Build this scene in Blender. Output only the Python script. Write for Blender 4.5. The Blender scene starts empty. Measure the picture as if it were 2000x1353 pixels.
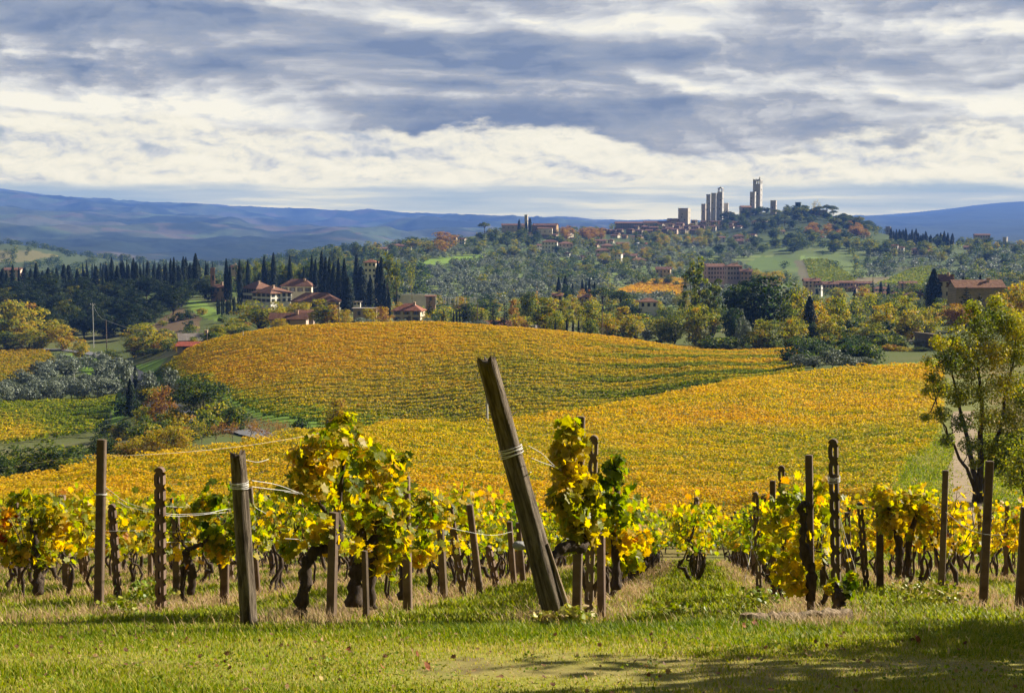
import bpy, math, random
import numpy as np

S = bpy.context.scene
COL = S.collection
R = math.radians
rng = np.random.default_rng(7)
random.seed(7)

# ------------------------------------------------------------------ camera
F = 2778.0                    # focal length in photo pixels (2000 wide)
HROW = 455.0                  # photo row of the true horizon
PITCH = math.atan((676.5 - HROW) / F)
CP, SP = math.cos(PITCH), math.sin(PITCH)
cam_data = bpy.data.cameras.new('camera')
cam = bpy.data.objects.new('camera', cam_data)
COL.objects.link(cam)
cam.location = (0, 0, 0)
cam.rotation_euler = (math.pi / 2 - PITCH, 0, 0)
cam_data.sensor_fit = 'HORIZONTAL'
cam_data.sensor_width = 36.0
cam_data.lens = 36.0 * F / 2000.0
cam_data.clip_start = 0.1
cam_data.clip_end = 60000
S.camera = cam

# ------------------------------------------------------------------ light, sky, exposure
SUN_AZ, SUN_EL = R(64), R(28)          # azimuth clockwise from the view direction (+Y)
sd = np.array([math.sin(SUN_AZ) * math.cos(SUN_EL), math.cos(SUN_AZ) * math.cos(SUN_EL), math.sin(SUN_EL)])
sun_data = bpy.data.lights.new('sun', 'SUN')
sun_data.energy = 5.0
sun_data.angle = R(0.6)
sun_data.color = (1.0, 0.90, 0.74)
sun = bpy.data.objects.new('sun', sun_data)
COL.objects.link(sun)
from mathutils import Vector, Matrix
sun.rotation_euler = Vector(sd).to_track_quat('Z', 'Y').to_euler()

S.view_settings.view_transform = 'Standard'
S.view_settings.look = 'None'
S.view_settings.exposure = 1.42
S.view_settings.gamma = 1.0
S.view_settings.use_curve_mapping = False
S.render.engine = 'CYCLES'
S.cycles.use_denoising = True
S.cycles.use_adaptive_sampling = True
S.cycles.adaptive_threshold = 0.02
S.cycles.max_bounces = 6
S.cycles.diffuse_bounces = 3
S.cycles.glossy_bounces = 1
S.cycles.transmission_bounces = 3
S.cycles.transparent_max_bounces = 4
S.cycles.volume_bounces = 0
S.cycles.caustics_reflective = False
S.cycles.caustics_refractive = False


class NT:
    """tiny helper for node trees"""
    def __init__(self, nt):
        self.t = nt
        self.n = nt.nodes
        self.l = nt.links
    def new(self, typ, **kw):
        nd = self.n.new(typ)
        for k, v in kw.items():
            setattr(nd, k, v)
        return nd
    def link(self, a, b):
        self.l.new(a, b)
    def inp(self, sock, v):
        if hasattr(v, 'is_output') or isinstance(v, bpy.types.NodeSocket):
            self.l.new(v, sock)
        else:
            sock.default_value = v
    def math(self, op, a, b=0.0, c=None, clamp=False):
        nd = self.n.new('ShaderNodeMath')
        nd.operation = op
        nd.use_clamp = clamp
        self.inp(nd.inputs[0], a)
        self.inp(nd.inputs[1], b)
        if c is not None:
            self.inp(nd.inputs[2], c)
        return nd.outputs[0]
    def ramp(self, fac, stops, interp='LINEAR'):
        nd = self.n.new('ShaderNodeValToRGB')
        cr = nd.color_ramp
        cr.interpolation = interp
        while len(cr.elements) < len(stops):
            cr.elements.new(0.5)
        for e, (p, c) in zip(cr.elements, stops):
            e.position = p
            e.color = (c[0], c[1], c[2], 1) if not isinstance(c, (int, float)) else (c, c, c, 1)
        self.inp(nd.inputs[0], fac)
        return nd.outputs[0]
    def noise(self, vec, scale, detail=4, rough=0.55, dist=0.0, lac=2.0):
        nd = self.n.new('ShaderNodeTexNoise')
        nd.inputs['Scale'].default_value = scale
        nd.inputs['Detail'].default_value = detail
        nd.inputs['Roughness'].default_value = rough
        nd.inputs['Distortion'].default_value = dist
        nd.inputs['Lacunarity'].default_value = lac
        if vec is not None:
            self.l.new(vec, nd.inputs['Vector'])
        return nd.outputs['Fac']
    def mix(self, fac, a, b, blend='MIX', clamp=True):
        nd = self.n.new('ShaderNodeMix')
        nd.data_type = 'RGBA'
        nd.blend_type = blend
        nd.clamp_factor = clamp
        self.inp(nd.inputs[0], fac)
        for sock, v in ((nd.inputs[6], a), (nd.inputs[7], b)):
            if isinstance(v, tuple):
                v = (v[0], v[1], v[2], 1)
            self.inp(sock, v)
        return nd.outputs[2]
    def combine(self, x, y, z):
        nd = self.n.new('ShaderNodeCombineXYZ')
        for i, v in enumerate((x, y, z)):
            self.inp(nd.inputs[i], v)
        return nd.outputs[0]


EXPO = 1.42
SKYK = 2 ** -EXPO
HAZE_D = 1.0e-4
HAZE_C = (0.135, 0.30, 0.88)
HAZE_A = (0.068, 0.125, 0.29)          # light the air itself sends back, so the sky behind it can be set


def build_world():
    w = bpy.data.worlds.new('World')
    S.world = w
    w.use_nodes = True
    w.node_tree.nodes.clear()
    t = NT(w.node_tree)
    out = t.new('ShaderNodeOutputWorld')
    sky = t.new('ShaderNodeTexSky', sky_type='NISHITA')
    sky.sun_disc = False
    sky.sun_elevation = SUN_EL
    sky.sun_rotation = SUN_AZ
    sky.altitude = 300
    sky.dust_density = 2.0
    bg1 = t.new('ShaderNodeBackground')
    bg1.inputs['Strength'].default_value = 0.10
    t.link(sky.outputs[0], bg1.inputs['Color'])
    # cloud deck: the direction is unrolled to azimuth and height, then drawn out like a flat layer seen at a low angle
    tc = t.new('ShaderNodeTexCoord')
    sep = t.new('ShaderNodeSeparateXYZ')
    t.link(tc.outputs['Generated'], sep.inputs[0])
    x, y, z = sep.outputs
    az = t.math('ARCTAN2', x, y)
    e = t.math('MAXIMUM', z, 0.0)
    #@SKY
    ax = t.math('MULTIPLY', az, 2.778)                 # about thousand photo pixels per unit
    ey = t.math('MULTIPLY', e, 2.778)
    wv = t.combine(t.math('MULTIPLY', ax, 2.2), t.math('MULTIPLY', ey, 7.0), 1.7)
    w1 = t.math('SUBTRACT', t.noise(wv, 1.0, 5, 0.6), 0.5)
    w2 = t.math('SUBTRACT', t.noise(t.combine(t.math('MULTIPLY', ax, 9.0), t.math('MULTIPLY', ey, 22.0), 5.2), 1.0, 5, 0.62), 0.5)

    # far thin strata close to the horizon
    st = t.noise(t.combine(t.math('MULTIPLY', t.math('ADD', ax, t.math('MULTIPLY', w2, 0.05)), 2.0), t.math('MULTIPLY', t.math('ADD', ey, t.math('MULTIPLY', w1, 0.03)), 34.0), 8.8), 1.0, 5, 0.55)
    st = t.math('ADD', st, t.ramp(ey, [(0.0, .06), (0.035, .16), (0.055, .0), (0.085, .0), (0.1, .1)]))
    st = t.math('SUBTRACT', st, .07)
    strata = t.ramp(st, [(0.30, (0.40, 0.51, 0.66)), (0.47, (0.57, 0.63, 0.70)), (0.56, (0.80, 0.79, 0.73)), (0.72, (0.90, 0.86, 0.77))])
    # bright puffed band above them
    def pn(ox, oy, sx=6.5, sy=14.0, z=21.3, det=7):
        return t.noise(t.combine(t.math('MULTIPLY', t.math('ADD', t.math('ADD', ax, ox), t.math('MULTIPLY', w1, 0.12)), sx), t.math('MULTIPLY', t.math('ADD', t.math('ADD', ey, oy), t.math('MULTIPLY', w2, 0.035)), sy), z), 1.0, det, 0.60, 0.2)
    b0, b1 = pn(0, 0), pn(0.010, 0.011)
    rel = t.math('MULTIPLY', t.math('SUBTRACT', b0, b1), 2.5)
    bn = t.math('ADD', t.math('SUBTRACT', t.math('MULTIPLY', t.math('SUBTRACT', 0.60, b0), 1.25), rel), 0.16)
    sN = t.math('SUBTRACT', t.noise(t.combine(t.math('MULTIPLY', t.math('ADD', ax, t.math('MULTIPLY', w2, 0.12)), 1.6), t.math('MULTIPLY', t.math('ADD', ey, t.math('MULTIPLY', w1, 0.05)), 19.0), 31.7), 1.0, 6, 0.55), 0.5)
    bn = t.math('SUBTRACT', bn, t.math('MULTIPLY', sN, 0.75))
    puff = t.ramp(bn, [(0.05, (0.95, 0.905, 0.79)), (0.28, (0.88, 0.845, 0.75)), (0.46, (0.76, 0.755, 0.73)), (0.62, (0.62, 0.64, 0.69)), (0.85, (0.44, 0.50, 0.60))])
    # the big dark deck
    dn = t.noise(t.combine(t.math('MULTIPLY', t.math('ADD', ax, t.math('MULTIPLY', w2, 0.16)), 2.0), t.math('MULTIPLY', t.math('ADD', ey, t.math('MULTIPLY', w1, 0.08)), 6.0), 14.3), 1.0, 6, 0.52, 0.35)
    dn2 = t.noise(t.combine(t.math('MULTIPLY', t.math('ADD', ax, t.math('ADD', t.math('MULTIPLY', w2, 0.16), 0.02)), 2.0), t.math('MULTIPLY', t.math('ADD', ey, t.math('ADD', t.math('MULTIPLY', w1, 0.08), 0.02)), 6.0), 14.3), 1.0, 6, 0.52, 0.35)
    dr = t.math('MULTIPLY', t.math('SUBTRACT', dn, dn2), 2.2)
    # brighter breaks: upper left, top right
    def blob(cx, cy, rx, ry):
        a = t.math('DIVIDE', t.math('SUBTRACT', ax, cx), rx); b = t.math('DIVIDE', t.math('SUBTRACT', ey, cy), ry)
        return t.math('POWER', 2.718, t.math('MULTIPLY', t.math('ADD', t.math('MULTIPLY', a, a), t.math('MULTIPLY', b, b)), -1.0))
    br = t.math('ADD', t.math('ADD', t.math('MULTIPLY', blob(-0.86, 0.315, 0.24, 0.040), 0.55), t.math('MULTIPLY', blob(-0.75, 0.235, 0.30, 0.035), 0.40)),
                t.math('ADD', t.math('MULTIPLY', blob(0.85, 0.40, 0.35, 0.06), 0.30), t.math('MULTIPLY', blob(-0.7, 0.46, 0.4, 0.03), 0.22)))
    br = t.math('ADD', br, t.math('MULTIPLY', blob(0.0, 0.265, 0.55, 0.012), 0.38))
    br = t.math('SUBTRACT', br, t.math('MULTIPLY', blob(-0.1, 0.335, 0.75, 0.06), 0.13))
    dv = t.math('ADD', t.math('ADD', t.math('MULTIPLY', dn, 1.25), dr), t.math('MULTIPLY', w2, 0.33))
    dv = t.math('ADD', t.math('SUBTRACT', dv, 0.10), t.math('MULTIPLY', br, t.math('ADD', 0.75, t.math('MULTIPLY', w2, 2.4))))
    dv = t.math('ADD', dv, t.math('ADD', 0.02, t.math('MULTIPLY', sN, 1.05)))
    deck = t.ramp(dv, [(0.22, (0.195, 0.26, 0.43)), (0.42, (0.30, 0.355, 0.49)), (0.57, (0.385, 0.42, 0.52)), (0.71, (0.55, 0.57, 0.63)), (0.84, (0.74, 0.745, 0.755)), (1.0, (0.96, 0.92, 0.82))])
    # masks by height, their edges ragged
    eA = t.math('ADD', ey, t.math('MULTIPLY', w1, 0.03))
    eA = t.math('ADD', eA, t.math('MULTIPLY', w2, 0.04))
    mA = t.ramp(eA, [(0.082, 0.0), (0.104, 1.0)], 'EASE')
    right = t.ramp(ax, [(0.0, 0.0), (0.35, 1.0)], 'EASE')
    eB = t.math('ADD', t.math('ADD', ey, t.math('MULTIPLY', right, 0.040)), t.math('ADD', t.math('MULTIPLY', w1, 0.16), t.math('MULTIPLY', w2, 0.10)))
    mB = t.ramp(eB, [(0.196, 0.0), (0.222, 1.0)], 'EASE')
    col = t.mix(mA, strata, puff)
    col = t.mix(mB, col, deck)
    # upper dome, out of view: sky colour dimmed to lower the ambient light
    hi = t.ramp(e, [(0.17, 0.0), (0.30, 1.0)], 'EASE')
    col = t.mix(hi, col, t.mix(t.math('MULTIPLY', dn, 1.0), (0.20, 0.25, 0.36), (0.46, 0.48, 0.52)))
    # unseen sky behind the camera, dimmed to strengthen the backlit contrast
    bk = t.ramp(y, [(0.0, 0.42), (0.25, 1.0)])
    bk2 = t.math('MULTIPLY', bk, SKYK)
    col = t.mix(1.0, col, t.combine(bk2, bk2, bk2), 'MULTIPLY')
    # the sky seen through the lowest air: allow for what that air adds and takes
    od = t.math('MINIMUM', 0.0145e6 * HAZE_D, t.math('DIVIDE', 420 * HAZE_D, t.math('MAXIMUM', e, 0.002)))
    T_ = t.math('POWER', 2.718, t.math('MULTIPLY', od, -1.0))
    air = t.math('SUBTRACT', 1.0, T_)
    col = t.mix(1.0, col, t.mix(1.0, HAZE_A, t.combine(air, air, air), 'MULTIPLY'), 'SUBTRACT')
    iT = t.math('DIVIDE', 1.0, T_)
    col = t.mix(1.0, col, t.combine(iT, iT, iT), 'MULTIPLY')
    #@ENDSKY
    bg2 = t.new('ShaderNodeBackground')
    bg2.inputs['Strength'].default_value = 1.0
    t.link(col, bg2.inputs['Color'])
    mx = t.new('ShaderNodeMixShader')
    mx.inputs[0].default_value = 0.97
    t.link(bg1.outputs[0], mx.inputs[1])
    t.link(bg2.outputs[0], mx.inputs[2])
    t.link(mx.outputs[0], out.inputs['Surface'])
    w.cycles.sampling_method = 'MANUAL'
    w.cycles.sample_map_resolution = 512


build_world()


# ------------------------------------------------------------------ photo pixel -> ray
def ray(px, py):
    a, b = (px - 1000.0) / F, (676.5 - py) / F
    return a, CP + b * SP, -SP + b * CP


def P(px, py, Y):
    x, y, z = ray(px, py)
    k = Y / y
    return np.array([x * k, Y, z * k])


def tau(row):
    _x, y, z = ray(1000, row)
    return z / y


def pxsize(d):
    """metres per photo pixel at depth d"""
    return d / F
# ------------------------------------------------------------------ terrain: height of the land by bearing and distance
NEARZ = [(1.5, -1.8), (4, -2.12), (6, -2.43), (8.5, -2.86), (11, -3.32), (14.2, -4.03), (18, -4.90), (22, -5.76), (25, -6.40), (37, -9.02), (50, -11.86)]
C0 = [(65, 1035), (80, 995), (95, 968), (110, 970), (130, 962), (170, 930), (200, 905), (250, 858), (300, 805), (335, 783), (400, 730), (460, 692), (500, 672), (560, 630), (620, 588), (660, 572), (720, 580), (900, 575), (1300, 540), (1600, 508), (1850, 478), (2000, 476), (2300, 512), (2800, 520)]
COLS = {
    -500: C0, 0: C0,
    200: [(65, 1040), (80, 985), (100, 930), (115, 930), (140, 930), (170, 915), (200, 895), (250, 850), (300, 800), (350, 765), (400, 728), (460, 690), (500, 670), (560, 632), (620, 590), (660, 572), (720, 582), (900, 575), (1300, 545), (1600, 530), (1850, 510), (2000, 505), (2300, 520), (2800, 520)],
    400: [(65, 1045), (85, 965), (105, 905), (120, 908), (150, 895), (200, 855), (230, 830), (260, 775), (300, 720), (340, 674), (370, 678), (420, 665), (500, 640), (560, 610), (620, 578), (660, 565), (720, 572), (900, 570), (1300, 550), (1700, 530), (2000, 520), (2800, 520)],
    600: [(65, 1050), (85, 950), (115, 868), (130, 875), (170, 878), (200, 855), (230, 800), (270, 728), (310, 672), (340, 643), (375, 652), (430, 650), (500, 625), (560, 603), (620, 590), (700, 590), (850, 575), (1000, 550), (1300, 515), (1500, 500), (1700, 500), (2000, 510), (2800, 520)],
    800: [(65, 1062), (90, 950), (135, 848), (150, 855), (185, 862), (215, 835), (245, 770), (280, 706), (320, 655), (345, 637), (380, 650), (440, 650), (520, 632), (600, 618), (750, 595), (1000, 545), (1250, 500), (1400, 483), (1500, 480), (1700, 500), (2000, 510), (2800, 520)],
    1000: [(65, 1075), (90, 970), (120, 888), (150, 830), (165, 838), (195, 838), (230, 785), (260, 728), (300, 676), (345, 647), (385, 657), (450, 645), (560, 630), (700, 605), (850, 570), (1000, 545), (1250, 503), (1450, 465), (1550, 452), (1650, 450), (1800, 465), (2100, 500), (2800, 520)],
    1200: [(65, 1083), (90, 985), (130, 875), (175, 800), (190, 808), (215, 805), (250, 755), (290, 705), (340, 666), (380, 670), (450, 655), (560, 632), (700, 605), (850, 575), (1000, 545), (1250, 505), (1500, 475), (1750, 452), (1900, 446), (2100, 470), (2800, 520)],
    1400: [(65, 1086), (90, 985), (130, 880), (200, 765), (215, 770), (250, 740), (290, 705), (330, 690), (380, 675), (450, 655), (560, 628), (700, 598), (850, 572), (1000, 548), (1250, 508), (1500, 478), (1700, 450), (1850, 430), (1950, 430), (2200, 470), (2800, 520)],
    1500: [(65, 1086), (90, 985), (130, 880), (210, 750), (227, 750), (260, 730), (300, 700), (335, 686), (400, 668), (480, 645), (600, 615), (850, 572), (1000, 552), (1200, 520), (1400, 482), (1600, 452), (1750, 425), (1850, 412), (1950, 415), (2200, 470), (2800, 520)],
    1600: [(65, 1088), (90, 985), (130, 880), (180, 790), (220, 735), (240, 728), (270, 712), (310, 692), (340, 680), (400, 660), (500, 630), (650, 598), (850, 572), (1000, 557), (1150, 528), (1350, 487), (1550, 457), (1700, 427), (1800, 417), (1950, 425), (2200, 470), (2800, 520)],
    1700: [(65, 1087), (88, 990), (130, 875), (180, 788), (228, 728), (250, 720), (285, 704), (325, 684), (400, 655), (500, 625), (650, 594), (850, 570), (1000, 552), (1150, 530), (1350, 490), (1500, 468), (1620, 452), (1720, 450), (1950, 475), (2200, 500), (2800, 520)],
    1800: [(65, 1085), (85, 1000), (130, 870), (180, 785), (235, 722), (260, 712), (300, 695), (340, 675), (400, 650), (500, 620), (650, 590), (850, 568), (1000, 548), (1200, 515), (1400, 482), (1500, 472), (1650, 472), (1900, 490), (2200, 510), (2800, 520)],
    2000: [(65, 1080), (85, 990), (130, 865), (180, 780), (245, 715), (300, 685), (340, 665), (400, 640), (500, 615), (650, 585), (850, 560), (1000, 540), (1200, 510), (1400, 490), (1550, 485), (1700, 490), (2000, 510), (2800, 520)],
}
COLS[2600] = COLS[2000]


def pchip(x, y, xi):
    x = np.asarray(x, float); y = np.asarray(y, float)
    h = np.diff(x); d = np.diff(y) / h
    m = np.zeros_like(y)
    m[0], m[-1] = d[0], d[-1]
    for i in range(1, len(x) - 1):
        if d[i - 1] * d[i] > 0:
            w1, w2 = 2 * h[i] + h[i - 1], h[i] + 2 * h[i - 1]
            m[i] = (w1 + w2) / (w1 / d[i - 1] + w2 / d[i])
    xi = np.clip(xi, x[0], x[-1])
    k = np.clip(np.searchsorted(x, xi) - 1, 0, len(x) - 2)
    t = (xi - x[k]) / h[k]
    t2, t3 = t * t, t * t * t
    return (2 * t3 - 3 * t2 + 1) * y[k] + (t3 - 2 * t2 + t) * h[k] * m[k] + (-2 * t3 + 3 * t2) * y[k + 1] + (t3 - t2) * h[k] * m[k + 1]


GV = np.linspace(math.log(1.5), math.log(2800), 700)
GU = np.linspace(-0.54, 0.58, 281)


def build_tau():
    pxs = sorted(COLS)
    cu = np.array([(p - 1000) / F for p in pxs])
    rows = []
    for p in pxs:
        ys = [math.log(a) for a, _ in NEARZ] + [math.log(a) for a, _ in COLS[p]]
        ts = [z / a for a, z in NEARZ] + [tau(r) for _, r in COLS[p]]
        rows.append(pchip(ys, ts, GV))
    rows = np.array(rows)                      # columns x GV
    G = np.zeros((len(GU), len(GV)))
    for j in range(len(GV)):
        G[:, j] = pchip(cu, rows[:, j], GU)
    k = np.exp(-0.5 * (np.arange(-6, 7) / 2.6) ** 2); k /= k.sum()     # soften across the columns
    Gp = np.pad(G, ((6, 6), (0, 0)), 'edge')
    return sum(k[i] * Gp[i:i + G.shape[0]] for i in range(13))


TAU = build_tau()


def vnoise(x, y, seed=0):
    """smooth value noise in -1..1"""
    xi, yi = np.floor(x).astype(np.int64), np.floor(y).astype(np.int64)
    fx, fy = x - xi, y - yi
    fx, fy = fx * fx * (3 - 2 * fx), fy * fy * (3 - 2 * fy)
    def hsh(a, b):
        h = (a * 374761393 + b * 668265263 + seed * 974711) & 0x7fffffff
        h = ((h ^ (h >> 13)) * 1274126177) & 0x7fffffff
        return ((h ^ (h >> 16)) & 0xffff) / 32767.5 - 1.0
    return (hsh(xi, yi) * (1 - fx) + hsh(xi + 1, yi) * fx) * (1 - fy) + (hsh(xi, yi + 1) * (1 - fx) + hsh(xi + 1, yi + 1) * fx) * fy


def fbm(x, y, seed=0, o=4):
    a, s, f = 1.0, 0.0, 1.0
    for i in range(o):
        s = s + a * vnoise(x * f, y * f, seed + i * 17)
        a *= 0.5; f *= 2.03
    return s / 1.9


def ground(X, Y):
    X = np.asarray(X, float); Y = np.maximum(np.asarray(Y, float), 1.5)
    u = np.clip(X / Y, GU[0], GU[-1]); v = np.log(Y)
    fi = (u - GU[0]) / (GU[1] - GU[0]); fj = np.clip((v - GV[0]) / (GV[1] - GV[0]), 0, len(GV) - 1.001)
    i = np.clip(fi.astype(int), 0, len(GU) - 2); j = fj.astype(int)
    a, b = fi - i, fj - j
    t = (TAU[i, j] * (1 - b) + TAU[i, j + 1] * b) * (1 - a) + (TAU[i + 1, j] * (1 - b) + TAU[i + 1, j + 1] * b) * a
    z = t * Y
    z = z + 0.05 * fbm(X * 0.45, Y * 0.45, 3, 3) * np.clip(Y / 8, 0.3, 1)
    z = z + fbm(X * 0.02, Y * 0.02, 5, 3) * np.clip((Y - 260) / 400, 0, 1) * 1.6
    return z


def gz(X, Y):
    return float(ground(np.array([X]), np.array([Y]))[0])


def at(px, Y):
    """ground point below photo column px at depth Y"""
    row = 600.0
    for _ in range(5):
        p = P(px, row, Y)
        z = gz(p[0], Y)
        t = z / Y
        # row of elevation t
        b = (t * CP + SP) / (CP - t * SP)
        row = 676.5 - b * F
    return np.array([p[0], Y, z])


def at_many(px, Y):
    px = np.asarray(px, float); Y = np.asarray(Y, float)
    row = np.full(px.shape, 600.0)
    for _ in range(4):
        a, b = (px - 1000.0) / F, (676.5 - row) / F
        X = a * Y / (CP + b * SP)
        t = ground(X, Y) / Y
        row = 676.5 - F * (t * CP + SP) / (CP - t * SP)
    return X, Y, ground(X, Y), row


def find_depth(px, row, lo, hi):
    """nearest depth at which the ground under column px climbs to photo row"""
    d = np.linspace(lo, hi, 240)
    r = at_many(np.full(240, px), d)[3]
    k = np.nonzero((r[:-1] > row) & (r[1:] <= row))[0]
    return float(d[k[0] + 1]) if len(k) else None


# ------------------------------------------------------------------ object helpers
def link(o):
    COL.objects.link(o)
    return o


def tag(o, label=None, cat=None, group=None, kind=None):
    if label: o['label'] = label
    if cat: o['category'] = cat
    if group: o['group'] = group
    if kind: o['kind'] = kind
    return o


def np_mesh(name, V, faces, mat, smooth=False, tint=None, cover=None):
    """faces: (n,k) array or list of such arrays"""
    me = bpy.data.meshes.new(name)
    V = np.ascontiguousarray(V, dtype=np.float32)
    fl = faces if isinstance(faces, (list, tuple)) else [faces]
    fl = [np.asarray(f, dtype=np.int32) for f in fl if len(f)]
    idx = np.concatenate([f.ravel() for f in fl])
    tot = np.concatenate([np.full(len(f), f.shape[1], dtype=np.int32) for f in fl])
    st = np.concatenate([[0], np.cumsum(tot)[:-1]]).astype(np.int32)
    me.vertices.add(len(V)); me.vertices.foreach_set('co', V.ravel())
    me.loops.add(len(idx)); me.loops.foreach_set('vertex_index', idx)
    me.polygons.add(len(tot)); me.polygons.foreach_set('loop_start', st)
    me.polygons.foreach_set('use_smooth', np.full(len(tot), bool(smooth)))
    if tint is not None:
        at_ = me.attributes.new('tint', 'FLOAT', 'FACE')
        at_.data.foreach_set('value', np.ascontiguousarray(tint, dtype=np.float32))
    if cover is not None:
        ca = me.attributes.new('cover', 'FLOAT_COLOR', 'POINT')
        c4 = np.ones((len(V), 4), dtype=np.float32); c4[:, :3] = cover
        ca.data.foreach_set('color', c4.ravel())
    me.update(calc_edges=True)
    if mat is not None:
        me.materials.append(mat)
    return me


def obj(name, me, parent=None, loc=None):
    o = bpy.data.objects.new(name, me)
    link(o)
    if parent is not None:
        o.parent = parent
    if loc is not None:
        o.location = loc
    return o


def empty(name, loc, rz=0.0):
    o = bpy.data.objects.new(name, None)
    link(o)
    o.empty_display_size = 0.2
    o.location = loc
    o.rotation_euler = (0, 0, rz)
    return o


def copy_tree(o, parent=None):
    c = o.copy()
    link(c)
    c.parent = parent
    for ch in list(o.children):
        copy_tree(ch, c)
    return c


class MB:
    """collects simple shapes into one mesh"""
    def __init__(self):
        self.v, self.f, self.n = [], {}, 0
    def add(self, V, F_):
        V = np.asarray(V, float)
        for f in F_:
            self.f.setdefault(len(f), []).append([i + self.n for i in f])
        self.v.append(V); self.n += len(V)
        return self
    def box(self, x0, x1, y0, y1, z0, z1, M=None):
        V = np.array([[x, y, z] for z in (z0, z1) for y in (y0, y1) for x in (x0, x1)], float)
        if M is not None:
            V = V @ M[:3, :3].T + M[:3, 3]
        return self.add(V, [(0, 2, 3, 1), (4, 5, 7, 6), (0, 1, 5, 4), (2, 6, 7, 3), (0, 4, 6, 2), (1, 3, 7, 5)])
    def tube(self, pts, rad, seg=6, cap=True):
        pts = np.asarray(pts, float)
        n = len(pts)
        rad = np.broadcast_to(np.asarray(rad, float), (n,))
        tan = np.gradient(pts, axis=0)
        tan /= np.maximum(np.linalg.norm(tan, axis=1, keepdims=True), 1e-9)
        ref = np.array([0.0, 0, 1]) if abs(tan[0, 2]) < 0.9 else np.array([1.0, 0, 0])
        V = []
        a = np.cross(ref, tan[0]); a /= np.linalg.norm(a)
        for i in range(n):
            a = a - tan[i] * a.dot(tan[i]); a /= max(np.linalg.norm(a), 1e-9)
            b = np.cross(tan[i], a)
            th = np.arange(seg) * 2 * math.pi / seg
            V.append(pts[i] + rad[i] * (np.cos(th)[:, None] * a + np.sin(th)[:, None] * b))
        V = np.concatenate(V)
        Fs = []
        for i in range(n - 1):
            for k in range(seg):
                k2 = (k + 1) % seg
                Fs.append((i * seg + k, i * seg + k2, (i + 1) * seg + k2, (i + 1) * seg + k))
        if cap:
            Fs.append(tuple(range(seg))[::-1])
            Fs.append(tuple((n - 1) * seg + k for k in range(seg)))
        return self.add(V, Fs)
    def mesh(self, name, mat, smooth=False):
        return np_mesh(name, np.concatenate(self.v), [np.array(f) for f in self.f.values()], mat, smooth)
    def build(self, name, mat, parent=None, loc=None, smooth=False):
        return obj(name, self.mesh(name, mat, smooth), parent, loc)


# ------------------------------------------------------------------ materials
def new_mat(name):
    m = bpy.data.materials.new(name)
    m.use_nodes = True
    m.node_tree.nodes.clear()
    t = NT(m.node_tree)
    out = t.new('ShaderNodeOutputMaterial')
    return m, t, out


def leaf_mat(name, stops, transl=0.45, rough=0.5, spec=0.25, mottle=0.0):
    """leaf colours by the 'tint' of each leaf; object colour red shifts the tint, object colour alpha unused"""
    m, t, out = new_mat(name)
    at_ = t.new('ShaderNodeAttribute', attribute_name='tint')
    oi = t.new('ShaderNodeObjectInfo')
    sp = t.new('ShaderNodeSeparateColor')
    t.link(oi.outputs['Color'], sp.inputs[0])
    f = t.math('ADD', at_.outputs['Fac'], t.math('SUBTRACT', sp.outputs[0], 0.5), clamp=True)
    col = t.ramp(f, stops)
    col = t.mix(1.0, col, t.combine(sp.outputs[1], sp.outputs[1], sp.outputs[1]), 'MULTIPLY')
    if mottle:
        tc = t.new('ShaderNodeTexCoord')
        mo = t.ramp(t.noise(tc.outputs['Object'], mottle, 3, .6), [(.3, .62), (.55, 1.0), (.75, 1.12)])
        col = t.mix(1.0, col, mo, 'MULTIPLY')
    b = t.new('ShaderNodeBsdfPrincipled')
    b.inputs['Roughness'].default_value = rough
    b.inputs['Specular IOR Level'].default_value = spec
    t.link(col, b.inputs['Base Color'])
    tr = t.new('ShaderNodeBsdfTranslucent')
    hs = t.new('ShaderNodeHueSaturation')
    hs.inputs['Saturation'].default_value = 1.1
    hs.inputs['Value'].default_value = 1.15
    t.link(col, hs.inputs['Color'])
    t.link(hs.outputs[0], tr.inputs['Color'])
    mx = t.new('ShaderNodeMixShader')
    mx.inputs[0].default_value = transl
    t.link(b.outputs[0], mx.inputs[1]); t.link(tr.outputs[0], mx.inputs[2])
    t.link(mx.outputs[0], out.inputs['Surface'])
    return m


def solid_mat(name, c1, c2, scale=3.0, rough=0.85, bump=0.3, detail=6, stretch=(1, 1, 1), spec=0.2, objcol=False, metallic=0.0, bdist=0.02):
    m, t, out = new_mat(name)
    tc = t.new('ShaderNodeTexCoord')
    mp = t.new('ShaderNodeMapping')
    mp.inputs['Scale'].default_value = stretch
    t.link(tc.outputs['Object'], mp.inputs[0])
    n = t.noise(mp.outputs[0], scale, detail, 0.62)
    col = t.ramp(n, [(0.3, c1), (0.7, c2)])
    if objcol:
        oi = t.new('ShaderNodeObjectInfo')
        col = t.mix(1.0, col, oi.outputs['Color'], 'MULTIPLY')
    b = t.new('ShaderNodeBsdfPrincipled')
    b.inputs['Roughness'].default_value = rough
    b.inputs['Specular IOR Level'].default_value = spec
    b.inputs['Metallic'].default_value = metallic
    t.link(col, b.inputs['Base Color'])
    if bump:
        bp = t.new('ShaderNodeBump')
        bp.inputs['Strength'].default_value = bump
        bp.inputs['Distance'].default_value = bdist
        t.link(t.noise(mp.outputs[0], scale * 2.3, detail, 0.65), bp.inputs['Height'])
        t.link(bp.outputs[0], b.inputs['Normal'])
    t.link(b.outputs[0], out.inputs['Surface'])
    return m


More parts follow.
